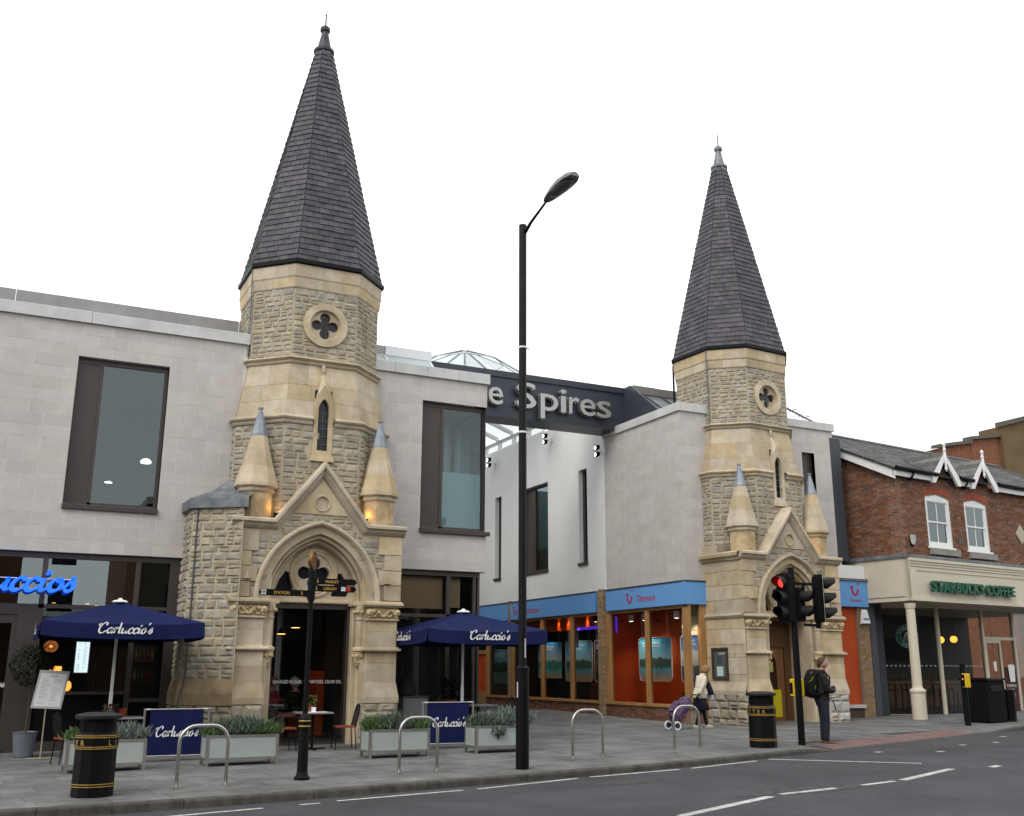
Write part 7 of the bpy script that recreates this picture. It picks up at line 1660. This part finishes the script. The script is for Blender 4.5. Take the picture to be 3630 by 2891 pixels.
bt = thing('potted_bay_tree', 'dark round clipped bay tree in a grey metal bucket by the shop door', 'potted tree', (.66, 22.75, gz(.66, 22.75)))
b = MB(); b.lathe([(.165, 0), (.175, .02), (.22, .44), (.23, .45), (.235, .47), (.215, .47), (.2, .40)], n=20); b.build('bucket', M('zinc_bucket', (.15, .17, .20), (.20, .22, .25), 4, .4, metal=.4), bt)
MB().lathe([(.2, .41), (.01, .42)], n=16).build('soil', SOIL, bt)
b = MB(); b.tube([(0, 0, .4), (.012, .005, .9), (-.005, 0, 1.45)], [.022, .02, .017], 7); b.build('trunk', M('trunk_bark', (.07, .05, .035)), bt)
b = MB()
for i in range(2600):
    d = V(rnd(-1, 1), rnd(-1, 1), rnd(-1, 1))
    if d.length > 1 or d.length < .3: continue
    p = d.normalized()*.41*(d.length**.4)*rnd(.92, 1.06)+V(-.02, 0, 1.70); n_ = (d.normalized()+V(rnd(-.9, .9), rnd(-.9, .9), rnd(-.9, .9))).normalized(); s_ = n_.cross(V(rnd(-1, 1), rnd(-1, 1), rnd(-1, 1))).normalized()*.016; l_ = s_.normalized().cross(n_)*.05
    b.add([p, p+l_*.5+s_, p+l_, p+l_*.5-s_], [(0, 1, 2, 3)])
b.build('crown', M('bay_leaf', (.006, .010, .005), (.014, .022, .010), 14, .6, var=.3, spec=.1), bt)

# tables and chairs
def cafe_table(x, y, lab, top, z=None, grp='cafe tables'):
    z = pz(x, y) if z is None else z; t = thing('cafe_table', lab, 'table', (x, y, z), 0, grp)
    MB().bbox(-.34, .34, -.34, .34, .715, .745, .004).build('table_top', top, t); b = MB(); b.lathe([(.03, .03), (.03, .715)], n=8); b.build('column', BLACKM, t); b = MB(); b.box(-.27, .27, -.03, .03, 0, .03); b.box(-.03, .03, -.27, .27, 0, .031); b.build('foot', BLACKM, t); return t
SEAT = M('red_seat', (.16, .028, .015), (.20, .04, .02), 6, .6)
def cafe_chair(x, y, rz, lab, z=None, seat=SEAT):
    z = pz(x, y) if z is None else z; t = thing('cafe_chair', lab, 'chair', (x, y, z), rz, 'cafe chairs')      # faces local +x
    MB().bbox(-.21, .21, -.20, .20, .43, .465, .01).build('seat', seat, t)
    for sx, sy in ((.19, .17), (.19, -.17), (-.19, .17), (-.19, -.17)): b = MB(); b.tube([(sx*1.15, sy*1.1, 0), (sx*.95, sy, .44)], .011, 6); b.build('leg', BLACKM, t)
    b = MB(); P = [(-.19, -.19, .45), (-.25, -.20, .70), (-.28, -.14, .86), (-.29, 0, .90), (-.28, .14, .86), (-.25, .20, .70), (-.19, .19, .45)]; b.tube(P, .013, 6); b.build('back_frame', BLACKM, t)
    b = MB()
    for k in range(7): yk = -.15+.05*k; b.tube([(-.19, yk*.9, .46), (-.26, yk, .70), (-.285, yk*.85, .885-.03*abs(k-3)/3)], .006, 4)
    for zz in (.58, .70, .80): b.tube([(-.215-.1*(zz-.5), -.19, zz), (-.235-.1*(zz-.5), 0, zz), (-.215-.1*(zz-.5), .19, zz)], .006, 4)
    b.build('woven_back', M('wicker_dark', (.018, .014, .012), rough=.6), t); return t
cafe_table(6.06, 21.75, 'cafe table in front of the arched glass door with a menu card on it', M('marble_top', (.22, .22, .23), rough=.3))
cafe_chair(5.42, 21.62, math.radians(8), 'bistro chair with red seat left of the table at the arched door')
cafe_chair(6.68, 21.55, math.radians(176), 'bistro chair with red seat right of the table at the arched door')
cd = thing('menu_card', 'white card block standing on the table at the arched door', 'card', (6.02, 21.6, pz(6.06, 21.75)+.745)); MB().box(-.04, .04, -.03, .03, .004, .10).build('card', M('bright_card', (.75, .72, .85)), cd); MB().box(-.16, .26, -.12, .10, 0, .004).build('paper', WHITE, cd)
fp2 = thing('table_plant', 'small pot of yellow green leaves on the table at the arched door', 'plant', (6.05, 21.95, pz(6.06, 21.75)+.745)); MB().lathe([(.04, 0), (.055, .12), (.05, .12), (.045, .1)], n=10).build('pot', M('terracotta', (.28, .08, .03)), fp2)
b = MB()
for i in range(120): p = V(rnd(-.13, .13), rnd(-.1, .1), .12+rnd(0, .2)); s_ = V(rnd(-1, 1), rnd(-1, 1), rnd(-1, 1)).normalized()*.022; l_ = s_.cross(V(0, .3, 1)).normalized()*.05; b.add([p, p+l_*.5+s_, p+l_, p+l_*.5-s_], [(0, 1, 2, 3)])
b.build('leaves', M('lime_leaf', (.10, .13, .02), (.16, .19, .04), 8), fp2)
cafe_table(2.35, 21.85, 'pale topped cafe table under the left parasol', M('pale_top', (.30, .30, .30), rough=.35))
cafe_chair(1.35, 21.0, math.radians(20), 'dark bistro chair half hidden behind the first litter bin')
cafe_chair(2.25, 22.6, math.radians(-90), 'dark bistro chair at the far side of the table under the left parasol')
rp = thing('flower_pot', 'terracotta pot on the pale table under the left parasol', 'flower pot', (2.30, 21.75, gz(2.35, 21.85)+.745)); MB().lathe([(.05, 0), (.07, .13), (.078, .135), (.078, .155), (.065, .15)], n=12).build('pot', M('red_pot', (.26, .03, .01), rough=.6), rp)
fw = thing('flower_bucket', 'tin bucket of red flowers beside the left parasol pole', 'flowers', (2.06, 21.62, gz(2.35, 21.85)+.745)); MB().lathe([(.05, 0), (.07, .12), (.06, .11)], n=10).build('bucket', MATS['zinc_bucket'], fw)
for nm, mt, n in (('leaves', LAV[2], 90), ('blossom', M('dark_red_flower', (.20, .02, .03), rough=.8), 60)):
    b = MB()
    for i in range(n): p = V(rnd(-.12, .12), rnd(-.1, .1), .12+rnd(0, .13)); s_ = V(rnd(-1, 1), rnd(-1, 1), rnd(-1, 1)).normalized()*.02; l_ = s_.cross(V(0, .3, 1)).normalized()*.04; b.add([p, p+l_*.5+s_, p+l_, p+l_*.5-s_], [(0, 1, 2, 3)])
    b.build(nm, mt, fw)
cafe_table(10.35, 22.9, 'cafe table behind the last planter under the right parasol', M('marble_top2', (.20, .20, .20), rough=.35))
cafe_chair(10.3, 23.35, math.radians(-95), 'dark round backed chair behind the table under the right parasol, nearer the shop', seat=BLACKM)
cafe_chair(10.95, 22.9, math.radians(180), 'dark round backed chair at the passage end of the table under the right parasol', seat=BLACKM)
wsn = thing('waiter_station', 'grey waiter cabinet beside the right pier of the nearer tower', 'cabinet', (8.66, 22.85, gz(8.66, 22.8))); MB().bbox(-.3, .3, -.25, .25, .02, .95, .01).build('body', M('grey_cabinet', (.13, .135, .14), rough=.5), wsn); MB().bbox(-.32, .32, -.27, .27, .95, .98, .005).build('worktop', M('dark_top', (.05, .05, .05), rough=.4), wsn)
cvr = thing('coat_heap', 'dark coat heaped over a stand on the grey waiter cabinet', 'coat', (8.52, 22.85, gz(8.66, 22.8)+.98)); b = MB(); b.lathe([(.22, 0), (.24, .08), (.17, .28), (.11, .42), (.05, .47), (.0, .48)], n=10); b.build('cloth', M('dark_cloth', (.012, .012, .016), rough=.9), cvr, smooth=True)
rpt = thing('terracotta_planter', 'terracotta pot with a dark plant behind the right parasol pole', 'plant pot', (9.62, 23.0, gz(9.6, 23))); MB().lathe([(.14, 0), (.19, .85), (.2, .87), (.17, .86)], n=14).build('pot', M('terracotta_dark', (.16, .04, .015)), rpt)
b = MB()
for i in range(300): p = V(rnd(-.16, .16), rnd(-.16, .16), .86+rnd(0, .5)); s_ = V(rnd(-1, 1), rnd(-1, 1), rnd(-1, 1)).normalized()*.02; l_ = s_.cross(V(0, .3, 1)).normalized()*.09; b.add([p, p+l_*.5+s_, p+l_, p+l_*.5-s_], [(0, 1, 2, 3)])
b.build('leaves', MATS['bay_leaf'], rpt)
# ------------------------------------------------------------------ people
SKIN = M('skin', (.38, .20, .145), (.43, .24, .18), 12, .55); HAIRB = M('brown_hair', (.045, .025, .015), (.075, .042, .025), 30, .6, bump=.3, bscale=60); HAIRR = M('ginger_hair', (.20, .10, .045), (.28, .155, .075), 30, .6, bump=.3, bscale=60); HAIRG = M('grey_hair', (.30, .27, .24), rough=.8)
JACKET = M('dark_jacket', (.008, .0065, .0065), (.014, .011, .0105), 12, .8, bump=.4, bscale=30); JEANS = M('dark_jeans', (.009, .012, .022), (.020, .024, .040), 5, .85, bump=.2, bscale=60); CREAMC = M('cream_coat', (.55, .50, .385), (.63, .58, .46), 7, .8, bump=.4, bscale=22); SKIRT = M('navy_skirt', (.008, .009, .020), rough=.85); TIGHTS = M('black_tights', (.006, .006, .008), rough=.7)
def head_parts(p, x, y, z, yaw, hair, style, s=1., tilt=0.):
    """a face with brow, nose, mouth, eyes and ears; local +x is the way it looks"""
    h = thing_part('head', p); h.location = (x, y, z); h.rotation_euler = (0, tilt, yaw); h.scale = (s,)*3
    b = MB(); R = []
    for i in range(13):
        a = -math.pi/2+math.pi*i/12; zz = .118*math.sin(a); row = []
        for j in range(20):
            t = 2*math.pi*j/20; c_, s_ = math.cos(t), math.sin(t); r = math.cos(a)
            xx = .100*r*c_; yy_ = .078*r*s_
            if c_ > 0 and zz < 0: xx *= 1-.12*(-zz/.118); yy_ *= 1-.32*(-zz/.118)
            if c_ < 0 and zz < -.02: xx *= .78
            if c_ > .9 and abs(zz+.015) < .03: xx += .022*(1-abs(zz+.015)/.03)*(c_-.9)*10
            if c_ > .8 and abs(zz-.03) < .012: xx += .006
            if c_ > .8 and abs(zz+.055) < .012: xx += .008
            if c_ > .75 and zz < -.085: xx += .012
            row.append((xx+.012, yy_, zz))
        R.append(row)
    b.rings(R, True)
    for s_ in (-1, 1): b.ball((-.005, s_*.079, -.005), .026, 5, (.8, .35, 1.2))
    b.build('face', SKIN, h, smooth=True)
    for s_ in (-1, 1): MB().ball((.098, s_*.030, .022), .011, 5, (.6, 1.2, .7)).build('eye', M('eye_dark', (.03, .025, .022), rough=.3), h); MB().box(.095, .108, s_*.031-.018, s_*.031+.018, .038, .045).build('eyebrow', hair, h)
    MB().ball((.098, 0, -.056), .02, 5, (.5, 1.1, .32)).build('mouth', M('lips', (.30, .11, .09), rough=.5), h, smooth=True)
    MB().ball((.112, 0, -.012), .021, 6, (.9, .62, 1.35)).build('nose', SKIN, h, smooth=True)
    b = MB(); R = []
    lo = ((.062, .0, -.075) if style == 'short' else (.05, -.085, -.10)); k_ = 1.0 if style == 'short' else 1.1
    for i in range(9):
        row = []
        for j in range(24):
            t_ = 2*math.pi*j/24; c_ = math.cos(t_)
            zl = lo[1]+(lo[0]-lo[1])*max(0, min(1, c_*2-.6)) if c_ > 0 else lo[1]+(lo[2]-lo[1])*min(1, -c_*1.6)
            zz = zl+(.134-zl)*math.sin(math.pi/2*i/8); r_ = math.sqrt(max(0, 1-(max(zz, .0)/.1345)**2))*(1 if zz > 0 else 1-.10*(-zz/.1))
            row.append((.006+(.114 if c_ < 0 else .108)*k_*r_*c_-.010+.004*math.sin(7*t_+i), .091*k_*r_*math.sin(t_)+.003*math.sin(5*t_+2*i), zz))
        R.append(row)
    b.rings(R, True)
    b.build('hair', hair, h, smooth=True)
    return h
def hand(parent, p, d, up, side, mt, s=1.):
    """palm, four curled fingers and a thumb; d points along the fingers, up is the back of the hand"""
    d, up = Vector(d).normalized(), Vector(up).normalized(); r = d.cross(up).normalized()*side; p = Vector(p); b = MB()
    b.tube([p-d*.02*s, p+d*.03*s, p+d*.075*s], [.026*s, .036*s, .034*s], 8)
    for k, L in enumerate((.062, .072, .068, .052)):
        q = p+d*.07*s+r*(.027-.018*k)*s; b.tube([q, q+d*L*.5*s-up*.008*s, q+d*L*.75*s-up*.03*s, q+d*L*.7*s-up*.05*s], [.0095*s, .009*s, .008*s, .006*s], 6)
    q = p+d*.015*s+r*.032*s; b.tube([q, q+d*.03*s+r*.022*s-up*.01*s, q+d*.06*s+r*.022*s-up*.025*s], [.012*s, .011*s, .008*s], 6)
    return b.build('hand', mt, parent, smooth=True)
def shoe(parent, x, y, yaw, mt, sole, L=.28, lift=0.):
    f = frame((x, y, lift), (math.cos(yaw), math.sin(yaw), 0), (-math.sin(yaw), math.cos(yaw), 0)); b = MB(); R = []
    for u, w_, h0, h1 in ((-.08, .03, .02, .07), (-.06, .038, .018, .09), (.0, .04, .018, .095), (.08, .045, .018, .07), (.14, .046, .018, .052), (L-.10, .035, .02, .04), (L-.08, .015, .022, .03)):
        R.append([f(u, w_*c_, h0+(h1-h0)*max(0, q_)) for c_, q_ in [(math.cos(i*math.pi/6), math.sin(i*math.pi/6)) for i in range(7)]])
    b.rings(R, True); b.build('shoe', mt, parent, smooth=True)
    b = MB(); R = [[f(u, w_*c_, zz) for zz, c_ in ((0, 1), (.02, 1), (.02, -1), (0, -1))] for u, w_ in ((-.085, .03), (-.06, .042), (.1, .048), (.15, .048), (L-.09, .033), (L-.075, .015))]; b.rings(R, True); b.build('sole', sole, parent)

def garment(parent, name, mt, torso, arms):
    """torso: (z, cx, rx, ry); each arm: points and radii"""
    b = MB(); R = [[(cx+rx*math.cos(t_)*(1+.03*math.sin(4*t_+z*30)), ry*math.sin(t_), z) for t_ in [2*math.pi*j/20 for j in range(20)]] for z, cx, rx, ry in torso]; b.rings(R, True)
    for P, rr in arms:
        Q = smooth3(P, 4); n = len(Q); b.tube(Q, [rr[0]+(rr[-1]-rr[0])*i/(n-1)+.005*math.sin(i*1.9) for i in range(n)], 10); b.ball(P[0], rr[0]*1.02, 6)
    return b.build(name, mt, parent, smooth=True)
def smooth3(P, k):
    out = []
    for i in range(len(P)-1):
        p0, p1, p2, p3 = [Vector(q) for q in (P[max(i-1, 0)], P[i], P[i+1], P[min(i+2, len(P)-1)])]
        for j in range(k):
            t = j/k; out.append(.5*((2*p1)+(p2-p0)*t+(2*p0-5*p1+4*p2-p3)*t*t+(3*p1-p0-3*p2+p3)*t**3))
    return out+[Vector(P[-1])]
# man with a rucksack, arms folded, looking along the road
MX, MY = 16.66, 18.2; mz = pz(MX, MY)-.01
mn = thing('person', 'man with folded arms, dark jacket, jeans and a black rucksack waiting at the kerb', 'person', (MX, MY, mz), math.radians(-24))
obj('body', SK['man'], mn, SKIN); garment(mn, 'jacket', JACKET, ((.90, .0, .135, .165), (.93, .0, .15, .18), (1.05, .0, .15, .178), (1.2, .0, .145, .18), (1.36, .01, .145, .19), (1.46, .0, .125, .185), (1.52, .0, .10, .13), (1.57, .01, .075, .08)), [([(-.005, s_*.185, 1.455), (.02, s_*.245, 1.28), (.06, s_*.24, 1.16), (.19, s_*.13, 1.15), (.26, -s_*.04, 1.18+.02*s_)], (.078, .058)) for s_ in (-1, 1)]); obj('jeans', SK['man_jeans'], mn, JEANS)
b = MB(); b.lathe([(.10, 1.50), (.085, 1.56), (.072, 1.60), (.066, 1.585), (.08, 1.52)], (.015, 0), 14, caps=False); b.build('red_collar', M('red_cloth', (.22, .015, .018), rough=.8), mn, smooth=True)
b = MB(); b.lathe([(.115, 1.50), (.105, 1.57), (.09, 1.60), (.10, 1.53)], (-.01, 0), 14, caps=False); b.build('jacket_collar', JACKET, mn, smooth=True)
head_parts(mn, .045, 0, 1.735, math.radians(-34), HAIRB, 'short', 1.04)
hand(mn, (.235, .05, 1.20), (-.1, 1, .05), (1, .1, .2), 1, SKIN, .9); hand(mn, (.25, -.04, 1.17), (-.1, -1, 0), (1, 0, .2), -1, SKIN, .9)
SH = M('brown_shoe', (.10, .035, .022), rough=.5); SO_ = M('shoe_sole', (.28, .25, .22), rough=.7)
shoe(mn, .02, -.11, -.18, SH, SO_); shoe(mn, .01, .10, .12, SH, SO_)
rk = thing('rucksack', 'black rucksack with lime green piping on the back of the waiting man', 'rucksack', (MX, MY, mz), math.radians(-24))
b = MB(); R = []
for z, x0, w_, d_ in ((.98, -.20, .10, .05), (1.0, -.22, .15, .10), (1.15, -.27, .165, .15), (1.35, -.26, .16, .145), (1.50, -.22, .145, .12), (1.58, -.20, .12, .10), (1.61, -.19, .07, .05)):
    R.append([(x0+d_*math.copysign(abs(math.cos(t_))**.6, math.cos(t_)), w_*math.copysign(abs(math.sin(t_))**.6, math.sin(t_)), z) for t_ in [2*math.pi*j/16 for j in range(16)]])
b.rings(R, True); b.build('pack', M('black_nylon', (.006, .006, .007), (.010, .010, .011), 20, .7, spec=.15), rk, smooth=True)
b = MB(); b.bbox(-.44, -.36, -.12, .12, 1.02, 1.28, .03); b.build('front_pocket', MATS['black_nylon'], rk)
LIMEG = M('lime_piping', (.18, .32, .02), rough=.6)
for P in ([(-.40, -.09, 1.31), (-.33, -.15, 1.33), (-.27, -.175, 1.38), (-.24, -.17, 1.44)], [(-.28, -.165, 1.52), (-.25, -.15, 1.55)], [(-.2, -.16, 1.18), (-.19, -.165, 1.26)]): b = MB(); b.tube(P, .008, 5); b.build('piping', LIMEG, rk)
for s_ in (-1, 1): b = MB(); b.tube([(-.12, s_*.11, 1.50), (.04, s_*.12, 1.555), (.145, s_*.125, 1.44), (.13, s_*.15, 1.28), (-.05, s_*.20, 1.10), (-.2, s_*.12, 1.05)], .02, 6); b.build('strap', MATS['black_nylon'], rk)
b = MB(); b.tube([(.14, -.10, 1.0), (.20, -.13, .88), (.235, -.13, .74)], .012, 5); b.build('loose_strap', MATS['black_nylon'], rk)

# woman in a cream coat pulling a shopping trolley
WX, WY = 16.80, 22.95; wz = pz(WX, WY)
wm = thing('person', 'woman in a cream coat and navy skirt walking right and pulling a trolley', 'person', (WX, WY, wz), math.radians(-4))
obj('body', SK['lady'], wm, SKIN); garment(wm, 'coat', CREAMC, ((.98, .015, .15, .145), (1.06, .03, .145, .145), (1.18, .065, .15, .16), (1.27, .08, .125, .16), (1.335, .10, .085, .10), (1.37, .12, .06, .06)), [([(.05, -.15, 1.275), (-.02, -.205, 1.12), (-.08, -.215, 1.03), (-.16, -.21, .87)], (.068, .052)), ([(.07, .15, 1.275), (.07, .21, 1.10), (.12, .2, 1.02), (.25, .14, 1.0)], (.068, .05))]); obj('tights', SK['lady_tights'], wm, TIGHTS)
def skirtring(z, cx, rx, ry, wav=0.): return [(cx+rx*(1+wav*math.sin(5*t_))*math.cos(t_), ry*(1+wav*math.sin(5*t_+1))*math.sin(t_), z) for t_ in [2*math.pi*j/24 for j in range(24)]]
b = MB(); b.rings([skirtring(1.02, .03, .16, .15), skirtring(.88, .0, .185, .175, .02), skirtring(.76, -.01, .205, .19, .04), skirtring(.755, -.01, .19, .18, .04)]); b.build('coat_skirt', CREAMC, wm, smooth=True)
b = MB(); b.rings([skirtring(.86, -.01, .17, .16), skirtring(.66, .0, .19, .17, .03), skirtring(.46, .03, .23, .19, .06), skirtring(.455, .03, .21, .18, .06)]); b.build('skirt', SKIRT, wm, smooth=True)
b = MB(); b.lathe([(.10, 1.30), (.085, 1.37), (.07, 1.385), (.075, 1.32)], (.115, 0), 14, caps=False); b.build('coat_collar', CREAMC, wm, smooth=True)
b = MB(); b.box(.0, .12, -.185, -.17, .86, .95); b.build('coat_pocket', CREAMC, wm)
head_parts(wm, .205, 0, 1.485, math.radians(-8), HAIRR, 'bob', .98, .28)
hand(wm, (-.205, -.20, .80), (-.5, 0, -1), (-1, -.2, .3), 1, BLACKM, .95); hand(wm, (.28, .12, .99), (.6, -.3, -1), (.8, .3, .5), -1, SKIN, .85)
SHC = M('cream_shoe', (.50, .46, .34), rough=.5)
shoe(wm, .25, .08, .0, SHC, SHC, .25, .0); shoe(wm, -.22, -.08, .0, SHC, SHC, .25, .0)
hb = thing('shoulder_bag', 'navy shoulder bag hanging in front of the walking woman', 'bag', (WX, WY, wz), math.radians(-4))
b = MB(); R = [[(x0+d_*math.cos(t_), -.06+w_*math.sin(t_), z) for t_ in [2*math.pi*j/14 for j in range(14)]] for z, x0, w_, d_ in ((.84, .30, .08, .04), (.86, .29, .12, .075), (.98, .26, .12, .07), (1.14, .22, .10, .045), (1.2, .20, .06, .025))]; b.rings(R, True); b.build('bag_body', M('navy_leather', (.010, .010, .022), rough=.6), hb, smooth=True)
b = MB(); b.tube([(.21, -.07, 1.18), (.16, -.12, 1.32), (.09, -.13, 1.36), (.03, -.12, 1.3)], .011, 6); b.build('bag_strap', MATS['navy_leather'], hb)
cb = thing('carrier_bag', 'white plastic carrier bag held by the walking woman', 'bag', (WX, WY, wz), math.radians(-4))
b = MB(); R = [[(x0+d_*math.cos(t_)*(1+.1*math.sin(3*t_)), .05+w_*math.sin(t_), z) for t_ in [2*math.pi*j/14 for j in range(14)]] for z, x0, w_, d_ in ((.68, .35, .06, .05), (.71, .36, .09, .085), (.82, .34, .085, .07), (.92, .32, .04, .03), (.98, .30, .015, .012))]; b.rings(R, True); b.build('plastic', M('white_plastic', (.60, .64, .68), rough=.35), cb, smooth=True)
# trolley
tr_ = thing('shopping_trolley', 'purple flowered shopping trolley tilted behind the walking woman', 'shopping trolley', (15.76, 22.75, pz(15.76, 22.75)), math.radians(-4), None, 1.12)
PURP = M('purple_flowers', (.022, .010, .036), (.15, .10, .17), 17, .8)
d_ = V(.62, 0, .66).normalized(); n_ = V(-d_.z, 0, d_.x)
b = MB(); R = []
for t_, dp, w_ in ((.10, .11, .15), (.16, .14, .17), (.45, .15, .175), (.62, .13, .165), (.70, .09, .12)):
    c = V(.02, 0, .10)+d_*t_+n_*.10; R.append([c+n_*dp*math.copysign(abs(math.cos(q))**.6, math.cos(q))+V(0, w_*math.copysign(abs(math.sin(q))**.6, math.sin(q)), 0) for q in [2*math.pi*j/16 for j in range(16)]])
b.rings(R, True); b.build('bag', PURP, tr_, smooth=True)
c = V(.02, 0, .10)+d_*.32+n_*.26; b = MB(); b.rings([[c+d_*u+V(0, v, 0)+n_*o for u, v in rrect(.30, .24, .06)] for o in (-.03, .03)], True); b.build('front_pocket', PURP, tr_)
b = MB(); b.tube([V(.02, .13, .10), V(.02, .13, .10)+d_*.92, V(.02, -.13, .10)+d_*.92, V(.02, -.13, .10)], .011, 6); b.tube([V(.02, 0, .1)+d_*.92+V(0, -.13, 0), V(.02, 0, .1)+d_*.92+V(0, .13, 0)], .016, 6); b.tube([(.0, -.19, .10), (.0, .19, .10)], .012, 6); b.build('frame', BLACKM, tr_)
for s_ in (-1, 1):
    b = MB(); fw_ = frame((-.0, s_*.20, .10), (1, 0, 0)); b.rings([[fw_(r_*math.cos(q*.3927), r_*math.sin(q*.3927), o) for q in range(16)] for r_, o in ((.065, -.018), (.095, -.018), (.10, 0), (.095, .018), (.065, .018))]); w_ = b.build('wheel', WHITEP, tr_); b = MB(); b.prism(circle(0, 0, .066, 16), fw_, -.012, .012); b.build('hub', M('navy_plastic', (.02, .025, .06), rough=.4), w_)

# two diners behind the arched door
for (x, y, rz, lab, hair, top, st_) in ((6.42, 24.6, math.radians(200), 'grey haired diner in dark clothes seated behind the arched glass door', HAIRG, BLACKM, 'bob'), (5.98, 25.3, math.radians(-50), 'dark haired diner in a pink top seated behind the arched glass door', HAIRB, M('pink_top', (.25, .03, .06), rough=.8), 'bob')):
    d = thing('person', lab, 'person', (x, y, .05), rz, 'diners behind the arched door'); obj('body', SK['diner'].copy(), d, SKIN); obj('top', SK['diner_top'].copy(), d, top); head_parts(d, .07, 0, 1.24, 0, hair, st_)
cafe_table(5.75, 24.75, 'white topped table inside the arched glass door', M('white_top', (.5, .5, .5), rough=.4), z=.05, grp='tables inside')
cafe_chair(6.5, 24.62, math.radians(190), 'chair under the grey haired diner', z=.05); cafe_chair(5.95, 25.45, math.radians(-60), 'chair under the dark haired diner', z=.05)
bq = thing('banquette', 'orange upholstered bench end inside the arched door at the right', 'bench', (6.95, 25.6, .05)); MB().bbox(-.3, .3, -.5, .5, .0, .45, .03).build('seat', ORANGE, bq); MB().bbox(.1, .3, -.5, .5, .45, 1.5, .03).build('backrest', ORANGE, bq)
